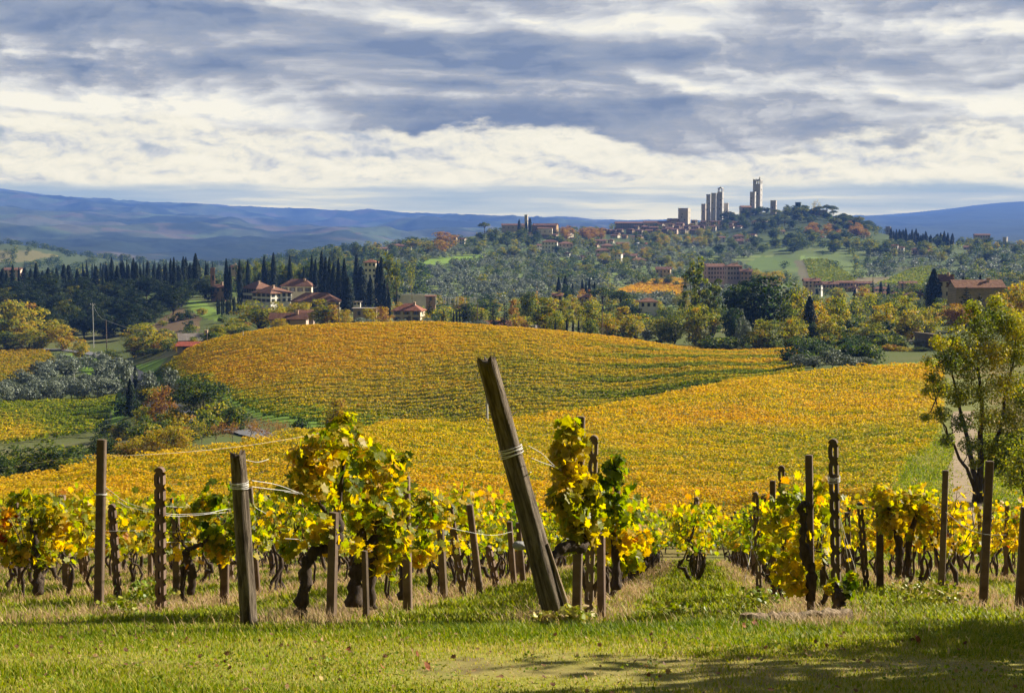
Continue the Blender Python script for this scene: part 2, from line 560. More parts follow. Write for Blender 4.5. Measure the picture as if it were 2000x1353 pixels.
def ground_mat(name, amp=0.5, s1=0.9, s2=7.0, far=False):
    m, t, out = new_mat(name)
    at_ = t.new('ShaderNodeAttribute', attribute_name='cover')
    tc = t.new('ShaderNodeTexCoord')
    n1 = t.noise(tc.outputs['Object'], s1, 6, 0.65)
    n2 = t.noise(tc.outputs['Object'], s2, 4, 0.6)
    f = t.math('ADD', t.math('MULTIPLY', n1, 0.6), t.math('MULTIPLY', n2, 0.4))
    k = t.ramp(f, [(0.25, 1.0 - amp), (0.75, 1.0 + amp)])
    k = t.math('ADD', t.math('MULTIPLY', t.math('SUBTRACT', f, 0.5), amp * 3.0), 1.0)
    col = t.mix(1.0, at_.outputs['Color'], t.combine(k, k, k), 'MULTIPLY')
    b = t.new('ShaderNodeBsdfPrincipled')
    b.inputs['Roughness'].default_value = 0.95
    b.inputs['Specular IOR Level'].default_value = 0.05
    t.link(col, b.inputs['Base Color'])
    bp = t.new('ShaderNodeBump')
    bp.inputs['Strength'].default_value = 0.6
    bp.inputs['Distance'].default_value = 0.03 if not far else 6.0
    t.link(f, bp.inputs['Height'])
    t.link(bp.outputs[0], b.inputs['Normal'])
    t.link(b.outputs[0], out.inputs['Surface'])
    return m
# ------------------------------------------------------------------ ground sheet with its land cover
def lerp(a, b, k):
    k = np.clip(k, 0, 1)[..., None]
    return a * (1 - k) + b * k


def smooth(a, b, x):
    k = np.clip((x - a) / (b - a), 0, 1)
    return k * k * (3 - 2 * k)


def inpoly(px, py, poly):
    inside = np.zeros(px.shape, bool)
    n = len(poly)
    for i in range(n):
        x1, y1 = poly[i]; x2, y2 = poly[(i + 1) % n]
        c = ((y1 > py) != (y2 > py)) & (px < (x2 - x1) * (py - y1) / (y2 - y1 + 1e-12) + x1)
        inside ^= c
    return inside


# crest of the near vineyard: depth by photo column; the vineyard hill lies beyond it
CREST_PX = np.array([-400, 0, 200, 400, 600, 800, 1000, 1200, 1400, 1600, 1800, 2000])
CREST_D = np.array([97, 97, 102, 107, 118, 138, 153, 178, 203, 223, 238, 248.0])
HTOP_PX = np.array([300, 400, 600, 800, 1000, 1200, 1400, 1560])
HTOP_D = np.array([322, 340, 342, 346, 348, 340, 328, 322.0])
HBOT_PX = np.array([300, 400, 470, 520, 640, 745, 800, 1000, 1200, 1400, 1560])
HBOT_D = np.array([322, 272, 240, 222, 209, 200, 198, 200, 214, 222, 240.0])


def px_of(X, Y):
    return 1000 + F * X / Y * 0.985


FIELDS = {   # photo outlines of far cultivated plots: (outline, near depth, far depth, colour)
    'gold': ([(1205, 568), (1250, 553), (1300, 545), (1338, 548), (1338, 580), (1200, 580)], 780, 1040, (0.42, 0.27, 0.03)),
    'green_one': ([(1555, 500), (1605, 508), (1662, 546), (1645, 562), (1576, 554)], 800, 1300, (0.20, 0.28, 0.07)),
    'green_two': ([(1725, 545), (1765, 527), (1816, 518), (1818, 562), (1760, 564), (1685, 564)], 800, 1300, (0.21, 0.29, 0.065)),
    'brown_one': ([(1540, 505), (1560, 505), (1580, 552), (1555, 545)], 800, 1260, (0.13, 0.115, 0.07)),
    'brown_two': ([(1655, 545), (1735, 540), (1690, 565), (1640, 562)], 800, 1260, (0.20, 0.16, 0.09)),
    'lawn_one': ([(1445, 515), (1480, 500), (1540, 505), (1545, 520), (1470, 530)], 900, 1350, (0.10, 0.15, 0.04)),
    'lawn_two': ([(800, 512), (850, 505), (945, 496), (945, 502), (860, 516), (800, 520)], 900, 1500, (0.17, 0.26, 0.04)),
    'slope_lawn': ([(370, 590), (400, 585), (440, 612), (440, 628), (400, 620)], 380, 640, (0.16, 0.24, 0.04)),
    'scrub': ([(300, 640), (360, 600), (400, 620), (390, 660), (320, 665)], 380, 640, (0.15, 0.10, 0.06)),
    'valley_grass': ([(120, 690), (185, 688), (250, 720), (330, 700), (300, 740), (280, 800), (220, 830), (235, 770), (130, 700)], 240, 480, (0.13, 0.22, 0.03)),
    'bank_grass': ([(285, 715), (335, 700), (300, 730), (285, 740)], 250, 400, (0.16, 0.26, 0.03)),
    'right_meadow': ([(1690, 712), (1810, 706), (1815, 735), (1690, 735)], 225, 330, (0.15, 0.25, 0.04)),
    'spur_field': ([(0, 490), (80, 490), (130, 500), (60, 512), (0, 512)], 1300, 2000, (0.15, 0.135, 0.055)),
}


def land_cover(X, Y, row):
    px = px_of(X, Y)
    n1 = fbm(X * 0.9, Y * 0.9, 11, 4); n2 = fbm(X * 0.17, Y * 0.17, 12, 4); n3 = fbm(X * 0.02, Y * 0.02, 13, 4)
    A = lambda *c: np.array(c, float)
    grass = A(0.14, 0.175, 0.022); soil = A(0.23, 0.165, 0.095); dry = A(0.26, 0.18, 0.095); deep = A(0.05, 0.075, 0.02)
    c = np.tile(grass, (len(X), 1))
    c = lerp(c, A(0.22, 0.205, 0.04), smooth(-0.2, 0.6, n2))
    # bare trodden strip across the near grass
    strip = np.exp(-((Y - 9.9 - 0.12 * X) / 0.9) ** 2) * smooth(-3.0, 1.0, X + 1.5 * n2) + 0.8 * np.exp(-((Y - 10.4) / 0.45) ** 2 - ((X + 3.1) / 0.9) ** 2)
    c = lerp(c, soil, 0.45 * smooth(0.55, 1.15, .6 * strip + 1.0 * n1 + 0.5 * n2 + .12) * (Y < 14))
    c = lerp(c, A(0.30, 0.235, 0.16), smooth(0.95, 1.45, .8 * strip + 1.0 * n1) * 0.35 * (Y < 14))
    c = lerp(c, A(0.10, 0.07, 0.045), smooth(.35, .6, fbm(X * 3.1, Y * 3.1, 21, 3)) * .6 * (Y < 16))
    # under the front vines
    vin = smooth(14.3, 16.0, Y + 0.6 * n2) * (Y < 62)
    rowc = np.cos(2 * np.pi * (X - VROW_X0 - VROW_SL * (Y - 16)) / VROW_SP)      # +1 on a vine row
    under = lerp(np.tile(A(0.12, 0.15, 0.03), (len(X), 1)), dry, smooth(-0.35, 0.5, rowc + 0.6 * n1))
    c = lerp(c, under, vin)
    # near vineyard and vineyard hill
    fld = smooth(60, 63, Y)
    c = lerp(c, lerp(np.tile(A(0.17, 0.135, 0.05), (len(X), 1)), A(0.12, 0.14, 0.035), smooth(-0.3, 0.5, n2)), fld)
    # beyond the crest
    cd = np.interp(px, CREST_PX, CREST_D)
    val = smooth(0, 10, Y - cd)
    c = lerp(c, lerp(np.tile(A(0.085, 0.105, 0.03), (len(X), 1)), A(0.13, 0.12, 0.055), smooth(-0.2, 0.6, n3)), val)
    far = smooth(480, 620, Y)
    fc = lerp(np.tile(A(0.075, 0.105, 0.035), (len(X), 1)), A(0.13, 0.125, 0.06), smooth(0.0, 0.7, fbm(X * 0.012, Y * 0.012, 31, 4)))
    fc = lerp(fc, A(0.125, 0.17, 0.048), smooth(0.0, 0.4, fbm(X * 0.018, Y * 0.009, 37, 3)) * (1 - .85 * smooth(1250, 1420, Y)))
    fc = lerp(fc, A(0.19, 0.23, 0.06), .8 * smooth(.2, .9, np.cos(2 * np.pi * Y / 27.0)) * (px > 760) * (px < 1500) * (row > 492))
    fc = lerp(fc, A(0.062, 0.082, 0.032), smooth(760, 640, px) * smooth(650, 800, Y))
    fc = lerp(fc, A(0.035, 0.05, 0.02), smooth(1450, 1700, Y) * (px > 1180))
    c = lerp(c, fc, far)
    ht = np.interp(px, HTOP_PX, HTOP_D); hb = np.interp(px, HBOT_PX, HBOT_D)
    hill = (px > 300) & (px < 1565) & (Y > hb) & (Y < ht)
    c = lerp(c, A(0.17, 0.14, 0.05), hill * 1.0)
    grn = hill & (Y < np.interp(px, HBOT_PX, HBOT_D) + 26) & (px < 760)
    c = lerp(c, A(0.12, 0.19, 0.03), grn * 1.0)
    strip2 = (px > 870) & (px < 1330) & (Y > cd - 3) & (Y < cd + 25)
    c = lerp(c, A(0.24, 0.13, 0.07), strip2 * smooth(-0.4, 0.3, n2) * 0.8)
    for poly, d0, d1, col in FIELDS.values():
        m = inpoly(px + 6 * n3, row + 2 * n3, poly) & (Y > d0) & (Y < d1)
        c = lerp(c, np.array(col), m * (0.9 + 0.1 * n2))
    # grass track on the right
    tr = np.interp(Y, TRACK_Y, TRACK_X)
    k = (1 - smooth(3.5, 4.5, np.abs(X - tr) + 0.5 * n1)) * (Y > 66) * (Y < 215)
    c = lerp(c, A(0.155, 0.165, 0.05) if True else 0, k)
    return c


VROW_X0, VROW_SL, VROW_SP = -2.30, 0.13, 2.95        # front vine rows: offset at Y=16, drift per metre, spacing
TRACK_Y = np.array([60, 72, 85, 105, 130, 170, 230])
TRACK_X = (np.array([1835, 1848, 1866, 1862, 1866, 1872, 1875]) - 1000) / F * TRACK_Y


def build_ground():
    uin = np.linspace(-0.41, 0.41, 560)
    side = np.array([0.425, 0.45, 0.49, 0.56, 0.68, 0.85, 1.1, 1.5, 2.1, 3.0])
    us = np.concatenate([-side[::-1], uin, side])
    ys = np.exp(np.linspace(math.log(1.5), math.log(2790), 640))
    U, Yg = np.meshgrid(us, ys, indexing='ij')
    X = (U * Yg).ravel(); Y = Yg.ravel()
    Z = ground(X, Y)
    t = Z / Y
    row = 676.5 - F * (t * CP + SP) / (CP - t * SP)
    cov = land_cover(X, Y, row)
    nu, nv = len(us), len(ys)
    i = np.arange(nu - 1)[:, None] * nv; j = np.arange(nv - 1)[None, :]
    a = (i + j).ravel()
    Fc = np.stack([a, a + nv, a + nv + 1, a + 1], 1)
    me = np_mesh('ground', np.stack([X, Y, Z], 1), Fc, ground_mat('ground_cover', 0.42, 1.3, 9.0), True, cover=cov)
    tag(obj('ground', me), kind='structure')


build_ground()


def build_hills():
    """far ridges beyond the town: left range, low middle skyline, smooth right mountain"""
    sky_px = np.array([-700, -300, 0, 60, 110, 180, 260, 330, 400, 480, 560, 640, 700, 760, 840, 920, 1000, 1080, 1150, 1230, 1350, 1500, 1600, 1690, 1740, 1790, 1850, 1900, 1950, 2000, 2200, 2700])
    sky_row = np.array([352, 360, 369, 377, 385, 389, 397, 398, 400, 402, 408, 413, 416, 419, 421, 420, 424, 427, 428, 430, 432, 432, 428, 421, 419, 414, 408, 401, 396, 393, 384, 390.0])
    us = np.linspace(-0.52, 0.56, 760)
    ys = np.concatenate([np.exp(np.linspace(math.log(2600), math.log(12500), 300)), [13200, 14500]])
    px = 1000 + F * us
    top = tau(1) * 0 + np.array([tau(r) for r in np.interp(px, sky_px, sky_row)])
    k = np.exp(-0.5 * (np.arange(-8, 9) / 3.5) ** 2); k /= k.sum()
    top = np.convolve(np.pad(top, 8, 'edge'), k, 'valid')
    U, Yg = np.meshgrid(us, ys, indexing='ij')
    X = U * Yg
    s = (np.log(Yg) - math.log(2600)) / (math.log(11500) - math.log(2600))
    low = tau(545)
    prof = np.clip(s, 0, 1) ** 0.8
    t = low + (top[:, None] - low) * prof
    Z = t * Yg
    # spurs and side valleys
    amp = smooth(2600, 4200, Yg) * (1 - smooth(9200, 11500, Yg)) * (0.35 + 0.65 * smooth(0.32, 0.22, U))
    rid = 1 - np.abs(fbm(X * 0.00075 + 3.1, Yg * 0.00052, 41, 5)) * 2.0
    Z = Z + amp * (rid - 0.45) * 85 * (Yg / 6000) + amp * fbm(X * 0.004, Yg * 0.003, 43, 5) * 30
    Z = Z + smooth(9000, 11500, Yg) * (fbm(X * 0.0022, Yg * 0.0004, 47, 5) * 16 + fbm(X * 0.012, Yg * 0.002, 49, 3) * 6) * (1 - smooth(0.24, 0.30, U))
    back = Yg > 12600
    Z = np.where(back, Z - (Yg - 12600) * 0.5, Z)
    X, Y, Z = X.ravel(), Yg.ravel(), Z.ravel()
    A = lambda *c: np.array(c, float)
    # patchwork of fields and woods
    cx, cy = X / 150 + 0.9 * fbm(X / 400, Y / 400, 61, 3), Y / 230 + 0.9 * fbm(X / 400, Y / 500, 63, 3)
    cell = vnoise(np.floor(cx) + 0.0, np.floor(cy) + 0.0, 65)
    wood = fbm(X * 0.0026, Y * 0.0020, 67, 5) - .22 * smooth(5200, 3600, Y)
    c = np.tile(A(0.062, 0.075, 0.035), (len(X), 1))
    c = lerp(c, A(0.092, 0.090, 0.052), smooth(0.35, 0.5, cell))
    c = lerp(c, A(0.10, 0.085, 0.055), smooth(0.7, 0.78, cell))
    c = lerp(c, A(0.075, 0.10, 0.04), smooth(-0.5, -0.6, cell) * 1.0)
    c = lerp(c, A(0.024, 0.034, 0.018), smooth(0.10, -0.12, wood))
    c = lerp(c, A(0.035, 0.05, 0.03), smooth(0.22, 0.27, X / Y))
    nu, nv = len(us), len(ys)
    i = np.arange(nu - 1)[:, None] * nv; j = np.arange(nv - 1)[None, :]
    a = (i + j).ravel()
    me = np_mesh('hills', np.stack([X, Y, Z], 1), np.stack([a, a + nv, a + nv + 1, a + 1], 1), ground_mat('hill_cover', 0.35, 0.012, 0.06, True), True, cover=c)
    tag(obj('hills', me), kind='structure')


build_hills()


def draped(name, pts, width, mat, lift=0.05, n=14, across=3):
    """ribbon laid on the ground along (X, Y) points"""
    pts = np.asarray(pts, float)
    s = np.concatenate([[0], np.cumsum(np.linalg.norm(np.diff(pts, axis=0), axis=1))])
    q = np.linspace(0, s[-1], max(n, int(s[-1] / 2)))
    x, y = pchip(s, pts[:, 0], q), pchip(s, pts[:, 1], q)
    tx, ty = np.gradient(x), np.gradient(y)
    L = np.hypot(tx, ty); nx, ny = -ty / L, tx / L
    V = []
    for k in np.linspace(-0.5, 0.5, across + 1):
        V.append(np.stack([x + nx * width * k, y + ny * width * k, ground(x + nx * width * k, y + ny * width * k) + lift], 1))
    V = np.concatenate(V); m = len(q)
    Fc = [(c * m + i, c * m + i + 1, (c + 1) * m + i + 1, (c + 1) * m + i) for c in range(across) for i in range(m - 1)]
    return obj(name, np_mesh(name, V, np.array(Fc), mat, True))


asphalt = solid_mat('asphalt', (0.11, 0.11, 0.115), (0.16, 0.16, 0.165), 0.6, 0.9, 0.1)
dirt = solid_mat('trodden_dirt', (0.20, 0.15, 0.09), (0.33, 0.25, 0.16), 0.9, 0.95, 0.5)
road_pts = [at(p, d)[:2] for p, d in ((640, 168), (575, 186), (500, 205), (430, 224), (345, 250), (290, 290), (283, 325), (268, 360), (240, 400), (190, 452), (120, 470), (60, 475))]
tag(draped('road', road_pts, 4.6, asphalt, 0.25), kind='structure')
road_two = [at(p, d)[:2] for p, d in ((1180, 372), (1300, 362), (1420, 350), (1550, 345), (1700, 352), (1790, 360))]
tag(draped('road', road_two, 4.5, dirt, 0.25), kind='structure')
tag(draped('dirt_path', [(x + 1.2 + 0.3 * math.sin(y / 9), y) for x, y in zip(np.interp(np.linspace(62, 165, 22), TRACK_Y, TRACK_X), np.linspace(62, 165, 22))], 2.3, dirt, 0.05), kind='structure')


def build_haze():
    mb = MB()
    mb.box(-6500, 7500, -40, 14600, -420, 420)
    m, t, out = new_mat('haze_air')
    v = t.new('ShaderNodeVolumePrincipled')
    v.inputs['Color'].default_value = (*HAZE_C, 1)
    v.inputs['Density'].default_value = HAZE_D
    v.inputs['Anisotropy'].default_value = 0.0
    t.link(v.outputs[0], out.inputs['Volume'])
    m.cycles.homogeneous_volume = True
    o = mb.build('haze', m)
    tag(o, kind='stuff')


build_haze()
# ------------------------------------------------------------------ leaves and tree prototypes
def unit(v):
    return v / np.maximum(np.linalg.norm(v, axis=-1, keepdims=True), 1e-9)


QUAD = np.array([[0, -.5, 0], [.36, -.05, .06], [0, .5, 0], [-.36, .05, .06]])
CLUMP = np.array([[-.1, -.5, 0], [.42, -.22, .07], [.3, .38, 0], [-.22, .5, .06], [-.48, .02, 0]])
NEEDLE = np.array([[-.13, -.5, 0], [.13, -.5, 0], [.05, .5, .05], [-.05, .5, .05]])
VINE = np.array([[0, -.42, 0], [.22, -.52, .03], [.34, -.28, .05], [.55, -.14, .08], [.36, .04, .04], [.44, .34, .09], [.17, .27, .03],
                 [0, .58, .05], [-.17, .27, .03], [-.44, .34, .09], [-.36, .04, .04], [-.55, -.14, .08], [-.34, -.28, .05], [-.22, -.52, .03]])


def cards(C, size, hint, spread, tmpl, g, up=None):
    """leaf faces at C (n,3), each turned to hint + random*spread; up fixes the long axis"""
    n = len(C)
    nrm = unit(hint + g.normal(size=(n, 3)) * spread)
    r = g.normal(size=(n, 3)) if up is None else (np.asarray(up, float) + g.normal(size=(n, 3)) * 0.25)
    t = unit(r - nrm * (r * nrm).sum(1, keepdims=True))
    b = np.cross(nrm, t)
    size = np.broadcast_to(np.asarray(size, float), (n,))
    V = C[:, None] + size[:, None, None] * (tmpl[None, :, 0, None] * b[:, None] + tmpl[None, :, 1, None] * t[:, None] + tmpl[None, :, 2, None] * nrm[:, None])
    k = len(tmpl)
    return V.reshape(-1, 3), np.arange(n * k).reshape(n, k)


BROAD_RAMP = [(0.0, (0.012, 0.028, 0.010)), (0.18, (0.028, 0.055, 0.014)), (0.38, (0.085, 0.125, 0.019)), (0.50, (0.235, 0.255, 0.025)), (0.60, (0.36, 0.31, 0.026)),
              (0.72, (0.48, 0.32, 0.024)), (0.85, (0.32, 0.165, 0.042)), (1.0, (0.20, 0.092, 0.042))]
M_LEAF = leaf_mat('broad_leaves', BROAD_RAMP, 0.50, 0.55, 0.2)
M_DARK = leaf_mat('dark_needles', [(0.0, (0.008, 0.016, 0.008)), (0.5, (0.022, 0.038, 0.014)), (1.0, (0.06, 0.075, 0.022))], 0.12, 0.7, 0.1)
M_OLIVE = leaf_mat('olive_leaves', [(0.0, (0.045, 0.062, 0.040)), (0.5, (0.15, 0.18, 0.122)), (1.0, (0.28, 0.31, 0.21))], 0.2, 0.5, 0.3)
M_BARK = solid_mat('dark_bark', (0.035, 0.026, 0.018), (0.10, 0.075, 0.052), 4.0, 0.95, 0.8, stretch=(3, 3, 0.6))
M_PALEBARK = solid_mat('pale_bark', (0.12, 0.095, 0.07), (0.26, 0.21, 0.16), 4.0, 0.95, 0.5, stretch=(3, 3, 0.6))


def broad_parts(g, h=10.0, w=8.0, base=0.18, n_cl=46, per=62, leaf=0.34, cr=0.2, shape='round', gappy=0.0, tint_sd=0.085):
    """crown vertices, faces, tint and a trunk builder for a broadleaf tree of height h, crown width w"""
    z0 = base * h
    cs = []
    while len(cs) < n_cl:
        p = g.normal(size=3); p /= np.linalg.norm(p)
        p = p * (g.random() ** 0.42)
        if shape == 'round':
            q = np.array([p[0] * w / 2, p[1] * w / 2, z0 + (h - z0) * (0.5 + 0.5 * p[2])])
            q[:2] *= 1.0 - 0.25 * max(p[2], 0)
        elif shape == 'ovate':
            k = (p[2] + 1) / 2
            q = np.array([p[0] * w / 2 * (1.25 - 0.75 * k), p[1] * w / 2 * (1.25 - 0.75 * k), z0 + (h - z0) * k])
        else:                                       # spreading
            k = (p[2] + 1) / 2
            q = np.array([p[0] * w / 2 * (0.65 + 0.5 * k), p[1] * w / 2 * (0.65 + 0.5 * k), z0 + (h - z0) * (0.12 + 0.88 * k)])
        q[:2] += g.normal(size=2) * 0.05 * w
        cs.append(q)
    cs = np.array(cs)
    rad = cr * w * (0.65 + 0.7 * g.random(n_cl)) * 0.78
    Cs, Hs, Ts = [], [], []
    for c, r in zip(cs, rad):
        m = int(per * (0.6 + 0.8 * g.random()))
        d = unit(g.normal(size=(m, 3)))
        d[:, 2] = np.abs(d[:, 2]) * np.where(g.random(m) < 0.72, 1, -1)
        rr = r * (0.55 + 0.5 * g.random(m))[:, None]
        Cs.append(c + d * rr * np.array([1.1, 1.1, 0.75])); Hs.append(d + np.array([0, 0, 0.35]))
        Ts.append(np.full(m, g.normal() * tint_sd) + g.normal(size=m) * tint_sd)
    C, H, T = np.concatenate(Cs), np.concatenate(Hs), np.concatenate(Ts)
    keep = C[:, 2] > 0.05 * h
    C, H, T = C[keep], H[keep], T[keep]
    V, Fc = cards(C, leaf * (0.6 + 0.8 * g.random(len(C))), H, 0.55, CLUMP, g)
    mb = MB()
    lean = g.normal(size=2) * 0.02 * h
    top = np.array([lean[0], lean[1], z0 + (h - z0) * 0.45])
    r0 = 0.022 * h
    mb.tube([(0, 0, -0.06 * h), (lean[0] * .2, lean[1] * .2, z0 * .5), (lean[0] * .6, lean[1] * .6, z0), top], [r0 * 1.35, r0, r0 * .85, r0 * .45], 7)
    for c in cs[np.argsort(g.random(n_cl))[:min(18, n_cl)]]:
        s = np.array([lean[0] * .5, lean[1] * .5, z0 * (0.75 + 0.5 * g.random())])
        if c[2] < s[2]:
            continue
        mid = s * 0.45 + c * 0.55 + np.array([0, 0, -0.04 * h]) + g.normal(size=3) * 0.02 * h
        mb.tube([s, s * .75 + mid * .25 + np.array([0, 0, .01 * h]), mid, c], [r0 * .5, r0 * .42, r0 * .27, r0 * .08], 5)
    return V, Fc, np.clip(0.5 + T, 0, 1), mb


def cypress_parts(g, h=14.0, w=2.2, n=2500, ragged=0.10, leaf=0.48, tops=1):
    z = h * (0.03 + 0.97 * g.random(n) ** 0.9)
    k = z / h
    prof = np.minimum(1, (k / 0.14 + 0.25)) * np.minimum(1.0, ((1 - k) / 0.42 + 0.04)) ** 0.75
    th = g.random(n) * 2 * np.pi
    wob = 1 + ragged * np.sin(th * 3 + z * 1.1) + ragged * g.normal(size=n)
    r = w / 2 * prof * wob * (0.72 + 0.3 * g.random(n))
    d = np.stack([np.cos(th), np.sin(th), np.full(n, 0.35)], 1)
    C = np.stack([r * np.cos(th), r * np.sin(th), z], 1)
    V, Fc = cards(C, leaf * (0.7 + 0.7 * g.random(n)), d, 0.35, QUAD, g, up=(0, 0, 1))
    T = 0.35 + 0.16 * g.normal(size=n)
    mb = MB()
    mb.tube([(0, 0, -0.5), (0, 0, h * .3), (0, 0, h * .9)], [w * .09, w * .07, w * .02], 6)
    return V, Fc, np.clip(T, 0, 1), mb


def conifer_parts(g, h=12.0, w=5.0, whorls=17, n_per=115, open_=0.0):
    Cs, Hs = [], []
    mb = MB()
    mb.tube([(0, 0, -0.5), (0, 0, h * .5), (0, 0, h)], [h * .018, h * .012, h * .003], 6)
    for i in range(whorls):
        k = (i + 0.3) / whorls
        zz = h * (0.10 + 0.88 * k)
        L = w / 2 * (1 - k) ** 0.85 + 0.12
        nb = 6 if k < 0.7 else 4
        for b in range(nb):
            a = b * 2 * np.pi / nb + g.random() * 1.0
            l = L * (0.7 + 0.5 * g.random())
            m = max(4, int(n_per / nb * (l / (w / 2)) ** 0.6))
            s = g.random(m) ** 0.7
            x = l * s
            off = g.normal(size=(m, 3)) * np.array([.16, .16, .08]) * l
            Cs.append(np.stack([x * np.cos(a), x * np.sin(a), zz - 0.22 * x + 0.10 * l * s * s], 1) + off)
            Hs.append(np.tile([np.cos(a) * .5, np.sin(a) * .5, 0.8], (m, 1)))
            mb.tube([(0, 0, zz), (l * .6 * np.cos(a), l * .6 * np.sin(a), zz - .13 * l)], [h * .004, h * .0015], 4)
    C, H = np.concatenate(Cs), np.concatenate(Hs)
    V, Fc = cards(C, 0.40 * (0.6 + 0.8 * g.random(len(C))), H, 0.5, QUAD, g)
    return V, Fc, np.clip(0.4 + 0.15 * g.normal(size=len(C)), 0, 1), mb


def umbrella_parts(g, h=12.0, w=9.0, n_cl=34, per=52):
    mb = MB()
    mb.tube([(0, 0, -.5), (.1, .05, h * .35), (.05, .2, h * .62), (0, 0, h * .8)], [h * .024, h * .02, h * .017, h * .01], 7)
    Cs, Hs = [], []
    for i in range(n_cl):
        a = g.random() * 2 * np.pi; r = w / 2 * g.random() ** .5 * .9
        c = np.array([r * np.cos(a), r * np.sin(a), h * (0.70 + 0.22 * (1 - (2 * r / w) ** 2) + 0.05 * g.random())])
        m = per
        d = unit(g.normal(size=(m, 3))); d[:, 2] = np.abs(d[:, 2]) * np.where(g.random(m) < .8, 1, -1)
        Cs.append(c + d * np.array([.13 * w, .13 * w, .08 * h])); Hs.append(d + np.array([0, 0, .4]))
        if i % 3 == 0:
            mb.tube([(0.05, 0.15, h * .6), c * .5 + np.array([0, 0, h * .36]), c], [h * .009, h * .006, h * .002], 5)
    C, H = np.concatenate(Cs), np.concatenate(Hs)
    V, Fc = cards(C, 0.42 * (0.6 + 0.8 * g.random(len(C))), H, 0.5, CLUMP, g)
    return V, Fc, np.clip(0.5 + 0.15 * g.normal(size=len(C)), 0, 1), mb


def bare_parts(g, h=8.0, w=6.0, leaves=420):
    """thinly leaved tree: many fine twigs and a scatter of leaves"""
    mb = MB()
    tips = []
    def grow(p, d, l, r, lv):
        q = p + d * l
        mid = (p + q) / 2 + g.normal(size=3) * l * .06
        mb.tube([p, mid, q], [r, r * .8, r * .6], 5 if lv < 2 else 3, cap=False)
        if lv >= 4:
            tips.append(q); return
        for _ in range(3 if lv < 3 else 2):
            nd = unit((d + g.normal(size=3) * .55 + np.array([0, 0, .12]))[None])[0]
            grow(q, nd, l * (.62 + .2 * g.random()), r * .55, lv + 1)
        tips.append(q)
    grow(np.array([0, 0, -.3]), np.array([0, 0, 1.0]), h * .28, h * .018, 0)
    tips = np.array(tips)
    sc = np.array([w / (2.2 * np.abs(tips[:, 0]).max()), w / (2.2 * np.abs(tips[:, 1]).max()), (h * .95) / tips[:, 2].max()])
    for i in range(len(mb.v)):
        mb.v[i] = mb.v[i] * sc
    tips = tips * sc
    C = tips[g.integers(0, len(tips), leaves)] + g.normal(size=(leaves, 3)) * .05 * h
    V, Fc = cards(C, .26 * (.6 + .8 * g.random(leaves)), np.tile([0, 0, .6], (leaves, 1)), .9, CLUMP, g)
    return V, Fc, np.clip(.5 + .08 * g.normal(size=leaves), 0, 1), mb


PROTO = {}


def proto(kind, parts, mat, bark, crown='crown', size=None):
    V, Fc, T, mb = parts
    cm = np_mesh(kind + '_' + crown, V, Fc, mat, tint=T)
    tm = mb.mesh(kind + '_trunk', bark, True)
    PROTO.setdefault(kind, []).append((cm, tm, V[:, 2].max(), np.percentile(np.abs(V[:, :2]).max(1), 96) * 2, V, Fc, T))


g0 = np.random.default_rng(11)
for sh in ('round', 'ovate', 'spread', 'round'):
    proto('broadleaf', broad_parts(g0, shape=sh, base=.05, n_cl=54), M_LEAF, M_BARK)
proto('oak', broad_parts(g0, h=12, w=11, base=.12, n_cl=80, per=70, leaf=.36, cr=.15), M_LEAF, M_BARK)
proto('oak', broad_parts(g0, h=12, w=10, base=.10, n_cl=70, per=70, leaf=.36, cr=.16, shape='spread'), M_LEAF, M_BARK)
proto('poplar', broad_parts(g0, h=12, w=6, base=.08, n_cl=52, per=60, leaf=.32, cr=.2, shape='ovate'), M_LEAF, M_BARK)
proto('poplar', broad_parts(g0, h=12, w=7, base=.06, n_cl=52, per=60, leaf=.32, cr=.2, shape='ovate'), M_LEAF, M_BARK)
for k in range(3):
    proto('cypress', cypress_parts(g0, ragged=.08 + .06 * k, w=2.2 + .5 * k), M_DARK, M_BARK)
proto('column', cypress_parts(g0, h=17, w=5.0, n=5200, ragged=.05, leaf=.5), M_DARK, M_BARK)
for k in range(2):
    proto('conifer', conifer_parts(g0, w=5 + 1.2 * k), M_DARK, M_BARK)
proto('pine', umbrella_parts(g0), M_LEAF, M_BARK)
for k in range(2):
    proto('tallpine', broad_parts(g0, h=15, w=8, base=.12, n_cl=60, per=52, leaf=.36, cr=.13, shape='ovate'), M_LEAF, M_BARK)
for k in range(2):
    proto('olive', broad_parts(g0, h=5, w=5.2, base=.2, n_cl=30, per=42, leaf=.30, cr=.2, tint_sd=.12), M_OLIVE, M_BARK)
for k in range(2):
    proto('bare', bare_parts(g0), M_LEAF, M_PALEBARK)
for k in range(2):
    proto('shrub', broad_parts(g0, h=3, w=4.2, base=.0, n_cl=26, per=48, leaf=.24, cr=.22), M_LEAF, M_BARK)

PROTO['plane'] = PROTO['broadleaf'][:2]  # rust coloured trees on the broadleaf shapes, species left open
KIND_NAME = {'broadleaf': 'broadleaf_tree', 'oak': 'oak_tree', 'poplar': 'poplar_tree', 'cypress': 'cypress_tree', 'conifer': 'conifer_tree',
             'pine': 'umbrella_pine', 'olive': 'olive_tree', 'bare': 'thin_tree', 'shrub': 'shrub', 'plane': 'plane_tree', 'tallpine': 'pine_tree', 'column': 'cypress_tree'}
KIND_CAT = {'broadleaf': 'tree', 'oak': 'oak tree', 'poplar': 'poplar tree', 'cypress': 'cypress', 'conifer': 'conifer', 'pine': 'pine tree',
            'olive': 'olive tree', 'bare': 'tree', 'shrub': 'shrub', 'plane': 'plane tree', 'tallpine': 'pine tree', 'column': 'cypress'}
TREES = []
gt = np.random.default_rng(23)


